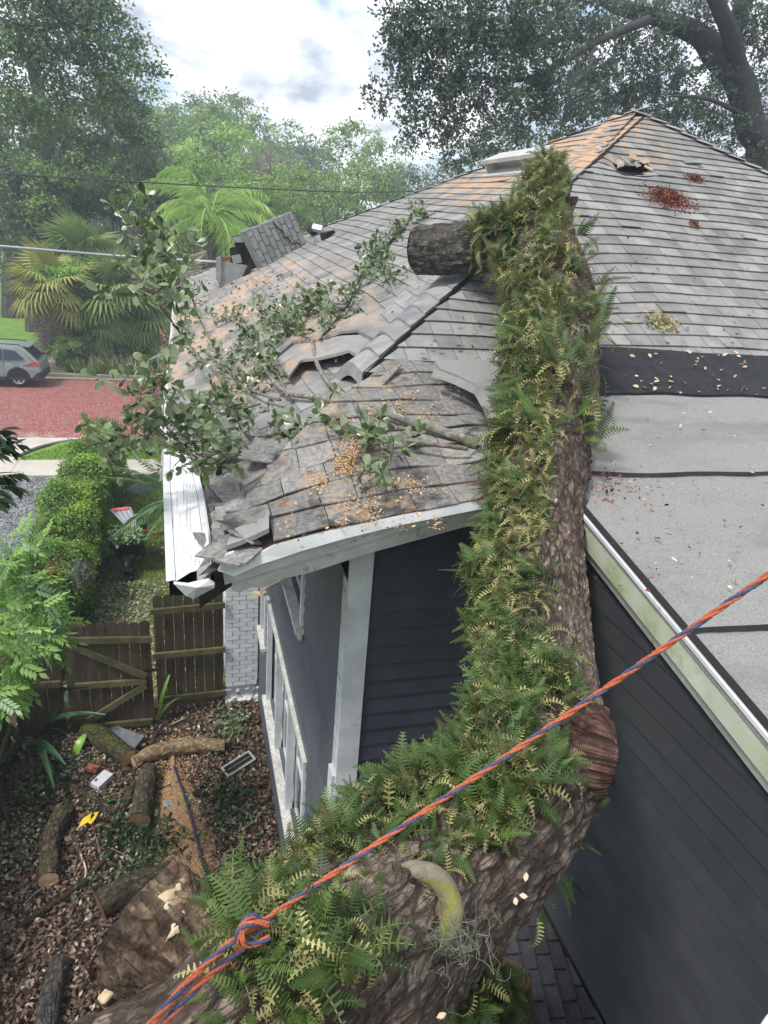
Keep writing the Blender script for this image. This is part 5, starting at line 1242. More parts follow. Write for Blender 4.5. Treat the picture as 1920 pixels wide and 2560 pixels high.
lf = woodfence('fence_panel', -2.42, -1.80, yf+.02, 1.72, 'short dark fence panel left of the gate, partly hidden by the light green branches', 'fence', rails=[((-2.42,yf+.01,.95),(-1.8,yf+.01,.93),.05,.085,m_wood,'rail'),((-1.83,yf,0),(-1.83,yf,1.7),.09,.09,m_wood,'post')])
sf = thing('side_fence', (-2.45,6.5,0), 'weathered board fence running along the left edge of the yard', 'fence')
y = 3.0
while y < 8.5:
    j = rng.uniform(-.01,.01); z = 1.42+rng.uniform(-.02,.02); mb = MB(); mb.prism([(-2.52+j,y+.004,.02),(-2.52+j,y+.145,.02),(-2.52+j,y+.145,z-.03),(-2.52+j,y+.115,z),(-2.52+j,y+.03,z),(-2.52+j,y+.004,z-.03)],(-.018,0,0)); obj('fence_board', mb, m_wood, sf); y += .15
for z in (.35,.98):
    mb = MB(); mb.beam((-2.47,3.0,z-.02),(-2.47,8.45,z),.05,.085); obj('rail', mb, m_woodg, sf)
# ---- logs
def log(name, pts, r, m, label, cutm=None, cat='log', faces=(1,), seed=0, amp=.010, sides=30, k=1.2):
    P = [np.asarray(p,float) for p in pts]; t = thing(name, (P[0][0],P[0][1],0), label, cat)
    rr = r if isinstance(r,(list,tuple)) else [r]*len(P)
    barktube('bark', P, rr, m, t, sides, 60, amp, k, seed=seed)
    for i,(a,b,r_) in enumerate(((P[0],P[1],rr[0]),(P[-1],P[-2],rr[-1]))):
        disc('sawn_face', a+unit(a-b)*.006, a-b, r_*1.03, (cutm or m_cut) if i in faces else m_cutd, t, 24, .1)
    return t
def gz(px,py,z): return onz(px,py,z)
log('oak_log', [gz(222,1822,.13),gz(262,1850,.14),gz(322,1893,.15)], [.15,.14,.10], m_barkm, 'thick short log below the gate with a bright sawn face', seed=1)
log('oak_log', [gz(562,1862,.11),gz(470,1865,.12),gz(390,1880,.11),gz(335,1908,.10)], [.085,.10,.10,.085], bark('tan_bark',(.20,.14,.08),(.52,.38,.24),(.36,.26,.16)), 'long curved tan log lying across toward the white pier', seed=2)
log('oak_log', [gz(372,1925,.13),gz(362,1985,.14),gz(348,2055,.16)], [.11,.12,.135], m_barkm, 'mossy upright lying log with a large dark sawn face beside the sawdust trail', cutm=m_cutd, seed=3)
log('oak_log', [gz(165,2025,.10),gz(128,2100,.10),gz(122,2200,.11)], [.12,.10,.10], m_barkm, 'pale ribbed log at lower left with moss and a round sawn face', seed=4)
log('oak_log', [gz(165,1960,.06),gz(220,1990,.06),gz(290,2030,.05)], .045, m_barkm, 'slim mossy log behind the yellow scrap', seed=5, sides=16)
log('oak_log', [gz(250,2265,.12),gz(330,2215,.14),gz(415,2190,.14)], .14, m_barkm, 'dark furrowed log behind the big rough stub', seed=6)
log('oak_log', [gz(150,2400,.10),gz(125,2500,.10),gz(110,2600,.10)], [.085,.10,.10], m_barkg, 'grey lichen covered log at the lower left corner', seed=7)
log('oak_log', [gz(335,1960,.05),gz(300,2040,.05)], .05, m_barkm, 'short wedge of bark beside the yellow scrap', seed=8, sides=14)
log('mossy_stump', [onx(1222,2640,1.25)*0+ond(1215,2640,3.9), ond(1215,2440,3.75)], [.24,.20], m_barkm, 'dark mossy stump below the trunk against the wing wall', seed=9, cutm=m_cutd)
sf_ = []
for _ in range(420):
    c = ond(rng.uniform(1140,1260),rng.uniform(2430,2570),rng.uniform(3.45,3.7)); d = unit(rng.normal(size=3)+UP*.8+unit(EYE-c)); Y = unit(np.cross(unit(rng.normal(size=3)+UP),d)); sf_.append((c,d,Y,np.cross(d,Y),rng.uniform(.10,.17)))
a = lambda i: np.array([q[i] for q in sf_]); scatter('stump_fern', FR[0][0], FR[0][1], a(0),a(1),a(2),a(3),a(4), rng.random(420)*.6, m_fern, kind='stuff', label='dark fern growing on the stump below the trunk', cat='fern')
def stick(pts, r, m, label, name='fallen_branch'):
    mb = MB(); tube(mb, pts, list(np.linspace(r,r*.6,len(pts))), 9, 30, lambda x,y,l,a: r*.25*mnoise.noise(Vector((x*40,y*40,l*8)))); return obj(name, mb, m, smooth=True, label=label, cat='branch')
stick([gz(45,2318,.04),gz(140,2255,.05),gz(215,2200,.06),gz(262,2150,.05),gz(300,2112,.04)], .035, m_barkm, 'long straight greenish branch lying diagonally at lower left')
stick([gz(335,1925,.05),gz(372,1870,.08),gz(395,1830,.10),gz(415,1800,.14)], .03, m_barkg, 'grey branch leaning behind the curved tan log')
stick([gz(390,1975,.03),gz(430,1960,.05),gz(480,1938,.05)], .012, m_barkg, 'thin dark stick crossing the black cable')
stick([gz(200,2130,.03),gz(215,2180,.08),gz(200,2230,.02)], .012, m_pale, 'thin curved pale stick near the long branch')
stick([gz(425,1812,.03),gz(462,1795,.04)], .01, m_pale, 'pale stick near the fence panel foot')
stick([onx(75,1780,-2.44), onx(30,1900,-2.42), onx(0,1960,-2.4), gz(20,2060,.1)], .04, m_barkg, 'mossy branch propped along the left fence')
for (px,py,ang,lab) in ((520,1985,.4,'thin forked twig lying right of the hose'),(250,2130,1.9,'thin twig across the dark leaves left of the big sawn face'),(455,1800,.2,'thin twig by the foot of the white pier'),(330,2150,2.6,'thin grey twig under the large sawn face'),(90,2180,1.1,'thin twig on the litter by the left fence'),(560,2120,2.2,'thin twig on the litter near the house wall'),(60,2260,.6,'short twig left of the long diagonal branch'),(180,1760,2.4,'thin twig leaning on the gate hinge side')):
    p = gz(px,py,.05); d = V3(math.cos(ang),math.sin(ang),.25); mb = MB(); tube(mb,[p,p+d*.14+V3(0,0,.02),p+d*.32],[.007,.006,.003],5,8); q = p+d*.16; tube(mb,[q,q+V3(-d[1],d[0],.3)*.12],[.004,.002],4,4); obj('twig', mb, m_twig, label=lab, cat='twig')
# black cable
mb = MB(); cb_ = [gz(x,y,.075) for x,y in ((435,1915),(450,1958),(462,1990),(478,2045),(495,2110),(508,2160),(522,2215),(538,2275))]
tube(mb, cb_, [.015]*8, 8, 60); obj('black_hose', mb, mat('blue_black_rubber',(.022,.024,.06),(.05,.05,.11),20,3,.4), smooth=True, label='thin dark blue hose running down the sawdust trail', cat='hose')
# white block, slate slab, yellow scrap, black frame, brick scraps
def slab(name, px,py, L,W_,Hh, ang, m, label, cat, tilt=.1, z=.05):
    o = gz(px,py,z); X = V3(math.cos(ang),math.sin(ang),0); Y = V3(-math.sin(ang),math.cos(ang),tilt); mb = MB()
    G = [[o+X*L*(i/4-.5)+Y*W_*(j/3-.5)+V3(0,0,Hh+.004*rng.random()) for i in range(5)] for j in range(4)]; mb.grid(G)
    mb.obox(o-X*L/2-Y*W_/2, X*L, Y*W_, V3(0,0,Hh-.002)); return obj(name, mb, m, label=label, cat=cat)
slab('white_block', 255,1955,.26,.14,.06,.95,m_white,'small white painted block on the leaves below the logs','block')
slab('slate_slab', 305,1842,.62,.20,.03,-.62,mat('slate_stone',(.09,.10,.115),(.16,.17,.19),9,6,.8,.4),'blue grey slate slab lying behind the short log','slab',.25,.08)
slab('brick_scrap', 232,1925,.16,.09,.05,-.5,m_redbrick,'piece of red brick next to the white block','brick')
slab('shingle_scrap', 420,2010,.12,.10,.02,.2,m_shw,'grey shingle scrap on the sawdust','shingle')
slab('shingle_scrap', 497,1985,.12,.09,.03,-.4,m_sootgap,'black scrap lying beside the hose','scrap')
c = gz(222,2052,.10); pts = [(-.11,-.07),(-.07,.04),(.02,.085),(.10,.09),(.07,.0),(.03,-.05),(-.01,-.02)]
mb = MB(); mb.prism([c+V3(a,b*1.3,.04*a) for a,b in pts],(0,0,.006)); obj('yellow_scrap', mb, mat('yellow_plastic',(.62,.44,.02),(.75,.55,.04),9,3,.4), label='bright yellow torn plastic scrap on the dark litter', cat='plastic scrap')
fr = thing('black_grille', gz(600,1915,0), 'black slotted grille in a broken pale frame leaning by the house wall', 'grille')
o = gz(570,1945,.04); X = gz(640,1900,.06)-o; L_ = np.linalg.norm(X); Xn = X/L_; Y = unit(np.cross(UP,Xn))*.16+V3(0,0,.05)
mb = MB(); mb.obox(o,X,Y*.12,UP*.02); mb.obox(o+Y*.88,X,Y*.12,UP*.02); mb.obox(o+Y*.122,X*.05,Y*.755,UP*.02); mb.obox(o+X*.95+Y*.122,X*.05,Y*.755,UP*.02); obj('frame', mb, m_whiteold, fr)
mb = MB(); mb.obox(o+X*.052+Y*.125,X*.895,Y*.75,UP*.006); obj('panel', mb, m_blackp, fr)
mb = MB(); mb.obox(o+X*.052+Y*.47,X*.895,Y*.06,UP*.024); mb.obox(o+X*.052+Y*.2,X*.895,Y*.03,UP*.018); obj('bar', mb, m_concd, fr)
# ---- leaf piles on the ground
def leafpile(px,py,n,rx,ry,h,m,s,label,cat='leafy branch',tm=OV):
    c = gz(px,py,0); p = c+np.column_stack([rng.normal(size=n)*rx,rng.normal(size=n)*ry,rng.uniform(.02,1,n)**1.5*h]); X,Y,Z = rand_frames(n,UP,.9)
    return scatter('leafy_debris',tm[0],tm[1],p,X,Y,Z,rng.uniform(.6,1.3,n)*s,rng.random(n),m,kind='stuff',label=label,cat=cat)
leafpile(585,1830,420,.16,.26,.30,m_roofleaf,.065,'dull green leafy pile at the foot of the white pier')
leafpile(570,2010,420,.22,.20,.16,m_dkl,.07,'dark green leaves heaped by the wall')
leafpile(600,2060,120,.15,.12,.12,m_roofleaf,.07,'pale green leaves below the dark heap by the wall')
leafpile(380,2120,650,.20,.22,.18,m_dkl,.07,'dark glossy leaves around the large sawn face')
leafpile(300,2080,300,.12,.2,.2,m_dkl,.07,'dark leaves left of the large sawn face')
leafpile(250,2010,180,.14,.08,.08,m_roofleaf,.05,'small grey green leaves by the white block')
leafpile(180,1905,260,.25,.14,.10,m_roofleaf,.05,'round leaves between fence and short log')
leafpile(470,2010,70,.06,.06,.08,m_ash,.05,'small sprig of fresh green leaves on the sawdust')
leafpile(620,2190,200,.12,.3,.10,m_dkl,.06,'dark leaves near the wall below')
leafpile(300,2210,220,.2,.1,.2,m_roofleaf,.055,'grey green leaves over the furrowed log')
leafpile(500,1640,500,.35,.3,.14,m_dkl,.06,'weeds behind the fence panel')
leafpile(110,1990,350,.22,.28,.28,m_dkl,.08,'dark undergrowth beside the left fence')
leafpile(60,2120,200,.15,.25,.2,m_ash,.05,'small green weeds at the left fence foot')
# ---- snake plants
def blades(name, px, py, specs, m, label, cat):
    t = thing(name, gz(px,py,0), label, cat)
    for (dx,dy,az,L,w,droop) in specs:
        o = gz(px+dx,py+dy,0); d = V3(math.cos(az),math.sin(az),0); s = np.cross(UP,d); rows=[]
        for i in range(9):
            u=i/8; p = o+d*(L*.75*u*(.35+droop*u))+UP*(L*(u-droop*u*u*.75)); ww = w*math.sin(math.pi*min(.98,.22+.76*u))**.6
            rows.append([p-s*ww+UP*.02,p,p+s*ww+UP*.02])
        obj('blade', MB().grid(rows), m, t, smooth=True)
    return t
blades('snake_plant', 95,1830, [(-30,10,.4,1.0,.055,.5),(-10,0,1.2,1.1,.06,.4),(0,20,-.2,1.1,.06,.8),(-40,40,2.6,.9,.055,.7),(20,5,.1,1.2,.055,.7),(-20,50,-.9,1.0,.06,.9),(0,60,-1.2,1.1,.05,.95),(20,30,.8,.9,.05,.3),(-50,80,-1.6,1.0,.05,.6),(-40,-10,1.8,1.2,.05,.2)], m_snake, 'clump of dark arching strap leaves in the corner by the left fence', 'plant')
blades('strap_plant', 180,1830, [(-20,-20,.2,.55,.05,.9),(30,-5,1.5,.45,.055,.3),(-60,-30,1.6,.75,.045,.15),(10,60,1.0,.35,.06,.6),(-10,10,3.0,.4,.05,.9)], m_snakel, 'bright green striped strap leaves in front of the gate', 'plant')
blades('strap_plant', 200,1560, [(0,0,1.3,.75,.06,.1),(8,0,.3,.4,.05,.8),(-6,0,2.5,.5,.05,.6)], m_snake, 'single strap leaf plant standing behind the gate', 'plant')
blades('strap_plant', 395,1800, [(0,0,1.0,.8,.03,.3),(4,0,.2,.5,.03,.5)], m_snakel, 'small strap leaf plant at the gap beside the gate', 'plant')
# ---- hedge
hd = thing('hedge', (-2.6,15,0), 'long trimmed green hedge between the gravel driveway and the side lawn', 'hedge')
def hedgemass(name, n, s, m, inset, lo=0.0):
    y = rng.uniform(9.9,19.8,n); x0 = np.interp(y,[10,13,19.8],[-2.95,-2.88,-2.80]); x1 = np.interp(y,[10,14,19.8],[-2.0,-1.98,-1.9]); ht = np.interp(y,[10,12,15,19.8],[.95,1.25,1.55,1.62])+.10*np.sin(y*2.3)
    f = rng.integers(0,3,n); u = rng.random(n); v = rng.random(n)
    x = np.where(f==0,x0+(x1-x0)*u,np.where(f==1,x0,x1)); z = np.where(f==0,ht,v*ht); bul = np.array([mnoise.noise(Vector((a*1.6,b*1.6,c*1.6))) for a,b,c in zip(x,y,z)])*.34
    x = x+np.where(f==1,-1,1)*np.where(f==0,0,bul)*1.0+np.where(f==1,inset,np.where(f==2,-inset,0)); z = z+np.where(f==0,bul-inset,0)
    p = np.column_stack([x,y,np.maximum(z,.05)])+rng.normal(size=(n,3))*.045; N = np.where((f==0)[:,None],UP,np.where((f==1)[:,None],[-1,0,.5],[1,0,.5]))
    X,Y,Z = rand_frames(n,N,.75); scatter(name,LEAF4[0],LEAF4[1],p,X,Y,Z,rng.uniform(.7,1.3,n)*s,np.clip(bul*2.4+.5+rng.normal(0,.12,n),0,1),m,hd,kind='stuff')
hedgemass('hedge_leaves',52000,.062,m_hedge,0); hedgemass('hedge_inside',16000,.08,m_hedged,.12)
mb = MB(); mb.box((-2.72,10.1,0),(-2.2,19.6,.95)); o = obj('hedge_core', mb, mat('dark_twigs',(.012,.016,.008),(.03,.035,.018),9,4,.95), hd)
mb = MB()
for i in range(9): limb(mb, [(-2.6,10.5+i*1.1,-.05),(-2.55+.1*math.sin(i),10.5+i*1.1,.5),(-2.6,10.6+i*1.1,1.1)], [.035,.03,.015], 6)
obj('stem', mb, m_twig, hd)
# rusty dead patch + moss at the near end of the hedge
p = np.array([onpl(x,y,(0,11.2,0),(0,1,0)) for x,y in zip(np.concatenate([rng.normal(135,14,300),rng.normal(165,10,150),rng.normal(150,16,200)]),np.concatenate([rng.normal(1435,12,300),rng.normal(1480,12,150),rng.normal(1530,12,200)]))]); p[:,1] += rng.normal(size=len(p))*.12
X,Y,Z = rand_frames(len(p),None); scatter('dead_sprays',LEAF4[0],LEAF4[1],p,X,Y,Z,np.column_stack([rng.uniform(.05,.12,len(p)),np.full(len(p),.03),np.full(len(p),.03)]),rng.random(len(p)),m_rust,kind='stuff',label='rust coloured dead sprays at the near end of the hedge',cat='dead foliage')
sh = thing('hedge_end_shrub', (-2.4,10.6,0), 'dark loose shrub at the near end of the hedge', 'shrub')
mb = MB(); limb(mb,[(-2.4,10.6,-.05),(-2.35,10.6,.5),(-2.3,10.5,1.0)],[.04,.03,.012],6); obj('trunk', mb, m_twig, sh)
crown('crown', [(-2.6,10.7,.75,.5,.6,.5),(-2.15,10.4,.5,.35,.5,.45),(-2.9,11.3,.9,.4,.5,.35),(-2.2,9.6,.35,.3,.4,.35)], 6500, .07, m_dkl, sh, subr=.07)
mo = moss('hanging_moss', ony(204,1430,11.0), 260, V3(.05,.05,.10), .30, 'grey clump of spanish moss hanging on the hedge end', th=.003, dense=1.2)
# ---- light green branches at the left (ash) : tree outside the frame
ash = thing('ash_tree', (-3.6,6.4,0), 'young light green ash with compound leaves reaching in from the left edge', 'tree')
mb = MB(); limb(mb,[(-3.6,6.4,-.1),(-3.4,6.5,1.2),(-3.2,6.7,2.2),(-3.1,6.8,3.0)],[.07,.055,.04,.02],9)
obj('trunk', mb, m_twig, ash, smooth=True)
tips = []
def D2(px,py,d): return ond(px,py,d)
mb = MB()
for pts in (((-60,1700,7.2),(20,1640,7.3),(60,1560,7.3),(140,1545,7.2)),((-80,1600,7.0),(0,1560,7.2),(90,1500,7.3),(120,1420,7.4),(180,1360,7.5)),((-60,1480,7.0),(30,1390,7.4),(100,1350,7.6),(150,1310,7.7)),((-80,1760,6.8),(-10,1700,7.0),(30,1650,7.1)),((60,1480,7.3),(120,1450,7.4),(190,1440,7.5)),((-60,1850,6.8),(0,1760,6.9),(40,1690,7.0)),((-40,1240,7.2),(20,1230,7.4),(60,1180,7.6))):
    P = [D2(*q) for q in pts]; tube(mb,P,list(np.linspace(.014,.004,len(P))),6,24)
obj('branch', mb, m_twig, ash, smooth=True)
def compound():
    v=[];f=[]
    for i in range(5):
        u = .3+.16*i
        for s in ((-1,1) if i<4 else (0,)):
            o = V3(u,0,-.05*u); d = unit(V3(.75,s*.8,-.1)) if s else V3(1,0,-.15); sd_2 = unit(np.cross(d,(0,0,1))); L=.34 if s else .40; b=len(v)
            v += [o,o+d*L*.45+sd_2*L*.22,o+d*L+V3(0,0,-.05),o+d*L*.45-sd_2*L*.22,o+d*L*.45+V3(0,0,.03)]; f += [(b,b+1,b+4),(b+1,b+2,b+4),(b+2,b+3,b+4),(b+3,b,b+4)]
    return [tuple(q) for q in v], f
CL = compound()
blob = [(80,1560,7.2,45,40),(30,1500,7.3,55,45),(15,1420,7.4,45,40),(85,1480,7.3,35,30),(125,1590,7.1,22,14),(0,1590,7.1,45,45),(10,1680,7.0,35,35),(40,1650,7.0,22,28),(-5,1740,6.9,25,25),(35,1590,7.15,50,28),(95,1600,7.15,32,20),(60,1360,7.5,40,22)]
P = []
for (x,y,d,sx,sy) in blob:
    for _ in range(int(.55*(sx+sy))): P.append(ond(x+rng.normal()*sx*.6,y+rng.normal()*sy*.6,d+rng.normal()*.22))
P = np.array(P); n = len(P); X = rng.normal(size=(n,3))+np.array([.8,-.2,-.25]); X /= np.linalg.norm(X,axis=1)[:,None]; Zr = rng.normal(size=(n,3))*.5+UP; Y = np.cross(Zr,X); Y /= np.linalg.norm(Y,axis=1)[:,None]
scatter('leaf_mass',CL[0],CL[1],P,X,Y,np.cross(X,Y),rng.uniform(.16,.27,n),rng.random(n),m_ash,ash,kind='stuff')
# dark glossy spray at the left edge above
dk = thing('dark_leafy_spray', (-3.2,5.5,0), 'dark glossy drooping leaves poking in at the left edge over the gravel', 'branch')
mb = MB(); limb(mb,[(-3.2,5.0,-.05),(-3.1,5.1,2.5),ond(-90,1200,5.6)],[.06,.05,.02],8)
P=[];Dd=[]
for (a,b,c,d) in ((-60,1140,30,1090),(-60,1150,45,1110),(-60,1210,50,1185),(-60,1200,52,1180),(-60,1230,40,1215),(-60,1100,15,1070),(-60,1260,20,1240)):
    A1_,B1_ = ond(a,b,5.6),ond(c,d,5.6); tube(mb,[A1_,(A1_+B1_)/2+V3(0,0,.02),B1_],[.007,.005,.002],5,10)
    for i in range(13): u=rng.uniform(.35,1.0); P.append(A1_+(B1_-A1_)*u); Dd.append(unit(unit(B1_-A1_)*.8+rng.normal(size=3)*.3-UP*.75))
obj('stem', mb, m_twig, dk, smooth=True)
P=np.array(P);X=np.array(Dd);n=len(P);Y=np.cross(rng.normal(size=(n,3))*.5+UP,X);Y/=np.linalg.norm(Y,axis=1)[:,None]
scatter('leaf',[(0,0,0),(.25,.13,.03),(.6,.15,.02),(1,0,-.12),(.6,-.15,.02),(.25,-.13,.03)],[(0,1,2,3),(0,3,4,5)],P,X,Y,np.cross(X,Y),rng.uniform(.10,.15,n),rng.random(n),m_dkl,dk,kind='stuff')
# ---- wheelbarrow + shovel + rake
wbp = V3(-1.35,14.1,0)
wb = thing('wheelbarrow', wbp, 'black wheelbarrow loaded with cut greenery on the side lawn', 'wheelbarrow')
def wpt(a,b,c): return wbp+V3(a,b,c)
mb = MB(); lo_=[(-.20,-.30,.36),(.20,-.30,.36),(.20,.22,.40),(-.20,.22,.40)]; hi_=[(-.34,-.52,.66),(.34,-.52,.66),(.36,.42,.70),(-.36,.42,.70)]
def shell(mb, lo, hi, th=.02):
    for i in range(4):
        j=(i+1)%4; a,b,c,d = (wpt(*q) for q in (lo[i],lo[j],hi[j],hi[i])); mb.prism([a,b,c,d], V3(0,0,th))
    mb.prism([wpt(*q) for q in lo], V3(0,0,th))
shell(mb, lo_, hi_); obj('tray', mb, m_blackp, wb)
for s in (-1,1):
    mb = MB(); tube(mb,[wpt(s*.06,-.62,.20),wpt(s*.16,-.2,.33),wpt(s*.26,.6,.50),wpt(s*.30,1.0,.62)],[.018]*4,8); obj('handle', mb, m_black, wb, smooth=True)
    mb = MB(); tube(mb,[wpt(s*.2,.12,.38),wpt(s*.26,.30,.0),wpt(s*.26,.45,.02),wpt(s*.25,.48,.45)],[.015]*4,7); obj('leg', mb, m_black, wb, smooth=True)
mb = MB(); tube(mb,[wpt(-.1,-.80,.30),wpt(-.09,-.84,.25),wpt(.09,-.84,.25),wpt(.1,-.80,.30)],[.014]*4,6); obj('nose_bar', mb, m_black, wb)
mb = MB(); G=[]
for i in range(25):
    a=i/24*2*math.pi; G.append([wpt(x_,-.60+r_*math.cos(a),.20+r_*math.sin(a)) for x_,r_ in ((-.045,.10),(-.05,.18),(-.02,.20),(.02,.20),(.05,.18),(.045,.10))])
obj('tyre', mb.grid(G), m_blackp, wb, smooth=True)
mb = MB(); tube(mb,[wpt(-.05,-.6,.2),wpt(.05,-.6,.2)],[.1,.1],16,2); obj('rim', mb, m_concd, wb)
p = wbp+np.column_stack([rng.uniform(-.32,.3,420),rng.uniform(-.48,.35,420),.66+rng.random(420)**1.3*.22]); X,Y,Z=rand_frames(420,UP,.9)
scatter('cut_greenery',LEAF6[0],LEAF6[1],p,X,Y,Z,rng.uniform(.06,.13,420),rng.random(420),m_ash,kind='stuff',label='cut leafy greenery heaped in the wheelbarrow',cat='cuttings')
sv = thing('scoop_shovel', wpt(0,.1,.8), 'grey plastic scoop shovel with red edge and orange handle lying on the wheelbarrow load', 'shovel')
s0 = wpt(-.14,.25,1.12); sX = unit(V3(.9,-.1,-.12)); 
tip_l,tip_r,h_r,h_l = wpt(-.40,.40,1.12),wpt(.05,.42,1.16),wpt(.20,.02,.86),wpt(.0,-.06,.84)
rows=[]
for i in range(9):
    u=i/8; a_=tip_l*(1-u)+h_l*u; b_=tip_r*(1-u)+h_r*u; n_=unit(np.cross(b_-a_,V3(.2,-1,-.8))); n_= n_ if n_[2]>0 else -n_
    rows.append([a_+n_*.05]+[a_+(b_-a_)*(j/8)+n_*(.008*(j%2)) for j in range(9)]+[b_+n_*.06])
mb=MB(); mb.grid(rows); mb.grid([[q+V3(0,0,-.006) for q in r] for r in rows]); obj('blade', mb, mat('grey_plastic',(.24,.26,.30),(.30,.32,.36),9,3,.45), sv)
mb=MB(); q=[rows[0][2],rows[0][8],rows[1][8],rows[1][2]]; mb.prism([w+V3(0,-.004,.012) for w in q],V3(0,0,.004)); obj('red_edge', mb, mat('red_label',(.55,.06,.05),(.7,.12,.10),20,3,.5), sv)
h0=(tip_l*.0+h_l*.45+h_r*.55); h1=wpt(.62,.0,.70)
mb=MB(); tube(mb,[h0-unit(h1-h0)*.12,h0,h1],[.02,.018,.018],8); obj('handle', mb, mat('orange_wood',(.60,.20,.06),(.75,.32,.12),9,3,.5), sv, smooth=True)
mb=MB(); tube(mb,[h0+(h1-h0)*.35,h0+(h1-h0)*.72],[.021,.021],8); obj('red_sleeve', mb, mat('red_sleeve_paint',(.6,.03,.02),rough=.4), sv, smooth=True)
mb=MB(); tube(mb,[h1,h1+V3(.08,.05,0),h1+V3(.19,.03,0),h1+V3(.19,-.06,0),h1+V3(.07,-.06,0),h1],[.017]*6,7,24); obj('grip', mb, m_blackp, sv, smooth=True)
rk_=thing('leaf_rake',V3(-1.4,18.2,0),'blue grey leaf rake lying on the grass near the sidewalk','rake')
ro=onz(352,1215,.03); 
for i in range(13):
    a=math.radians(200+i*11); mb=MB(); e_1=ro+V3(math.cos(a),math.sin(a)*1.6,0)*.42; tube(mb,[ro+V3(0,.3,.02),ro+(e_1-ro)*.6+V3(0,.15,.02),e_1,e_1-V3(0,0,.03)],[.008,.011,.011,.006],5,8); obj('tine', mb, mat('blue_plastic',(.20,.25,.34),(.28,.33,.42),9,3,.5) if i==0 else bpy.data.materials['blue_plastic'], rk_)
mb=MB(); tube(mb,[ro+V3(0,.3,.03),onz(318,1180,.05)],[.014,.014],7); obj('handle', mb, m_pale, rk_)
# ---- pygmy date palm beside the house
def fish(npin=26, L=.26, droop=1.0, wd=.010):
    v=[];f=[]
    def sp(u):
        if droop < 1.3: return V3(u,0,-droop*.5*u*u)
        return V3(math.sin(droop*u)/droop,0,-(1-math.cos(droop*u))/droop)
    def tg(u): return V3(math.cos(droop*u),0,-math.sin(droop*u)) if droop>=1.3 else unit(V3(1,0,-droop*u))
    for i in range(npin):
        u=.12+.88*i/(npin-1); p=sp(u); T=tg(u); Nn=V3(-T[2],0,T[0]); l=L*math.sin(math.pi*min(.97,.15+.8*u))**.7
        for s in (-1,1):
            b=len(v); tip=p+T*(.5+rng.normal()*.25)*l+V3(0,s*l*rng.uniform(.35,.85),0)-Nn*(.35 if droop<1.3 else .7)*l; v+=[p-T*wd,p+T*wd,(p+tip)/2+T*wd*.8+Nn*.02,tip]; f.append((b,b+1,b+2,b+3))
    for i in range(8):
        a,c=sp(i/8),sp((i+1)/8); b=len(v); w=V3(0,.007,0); v+=[a-w,a+w,c+w*.7,c-w*.7]; f.append((b,b+1,b+2,b+3))
    return [tuple(map(float,q)) for q in v], f
def palm(name, base, h, n, L, tmpl, m, label, tr=.09, up0=-.3, up1=1.3, dead=0, group=None, lean=(0,0), deadm=None):
    b=np.asarray(base,float); t=thing(name,b,label,'palm',group); top=b+V3(lean[0],lean[1],h)
    mb=MB(); tube(mb,[b-V3(0,0,.2),(b+top)/2+V3(.05,0,0),top],[tr*1.2,tr,tr*.9],12,max(8,int(h*8)),lambda x,y,l,a:tr*.12*math.sin(l*40)); obj('trunk', mb, m_barkf, t, smooth=True)
    me=mesh_from('frond',MB().add(*tmpl),m); med=mesh_from('dead_frond',MB().add(*tmpl),deadm or m_fand)
    for i in range(n+dead):
        az=i*2.399+rng.uniform(-.2,.2); el=rng.uniform(up0,up1) if i<n else rng.uniform(-1.5,-1.15); o=unit(V3(math.cos(az)*math.cos(el),math.sin(az)*math.cos(el),math.sin(el))); Y=unit(np.cross(UP,o)); Z=np.cross(o,Y)
        inst('frond' if i<n else 'dead_frond', me if i<n else med, M4(top+o*.05,o,Y,Z,L*rng.uniform(.8,1.15)), t)
    return t
palm('date_palm', ond(455,1190,13.5)*V3(1,1,0)+V3(.0,0,0), 1.9, 26, 1.3, fish(40,.25,1.1,.005), m_pyg, 'small date palm with arching feathery fronds beside the gutter', .08, -.1, 1.4)
# crape myrtle with pink blooms
cm=thing('crape_myrtle',(-.9,20.9,0),'crape myrtle with pink blossom clusters between the gutter and the street','tree')
mb=MB()
for dx_ in (-.15,0,.15): limb(mb,[(-.9+dx_*.3,21.8,-.1),(-.9+dx_,21.8,1.2),(-1.0+dx_*3,21.8,2.3)],[.035,.025,.01],6)
obj('trunk', mb, m_twig, cm)
c_=[ony(x,y,21.8) for x,y in ((385,1010),(400,975),(420,940),(395,1045),(425,1000),(430,1060))]
crown('crown',[(*q,.40,.35,.30) for q in c_],3000,.075,leafm('myrtle_leaf',(.14,.18,.06),(.25,.28,.10)),cm,subr=.08)
P=np.concatenate([ony(x,y,21.5)+rng.normal(size=(60,3))*np.array([.055,.05,.085]) for x,y in ((383,925),(363,942),(418,948),(357,966),(376,930),(410,838),(408,872),(430,905),(384,945),(432,975))])
X,Y,Z=rand_frames(len(P),None); scatter('blossom',LEAF4[0],LEAF4[1],P,X,Y,Z,rng.uniform(.04,.07,len(P)),rng.random(len(P)),m_pink,cm,kind='stuff')
tree('street_shrub',(-.6,20.6,0),1.0,1.2,'low green shrub at the corner of the house by the sidewalk',m_far2,.08,2500,cat='shrub',trunk_r=.03,nclump=8)
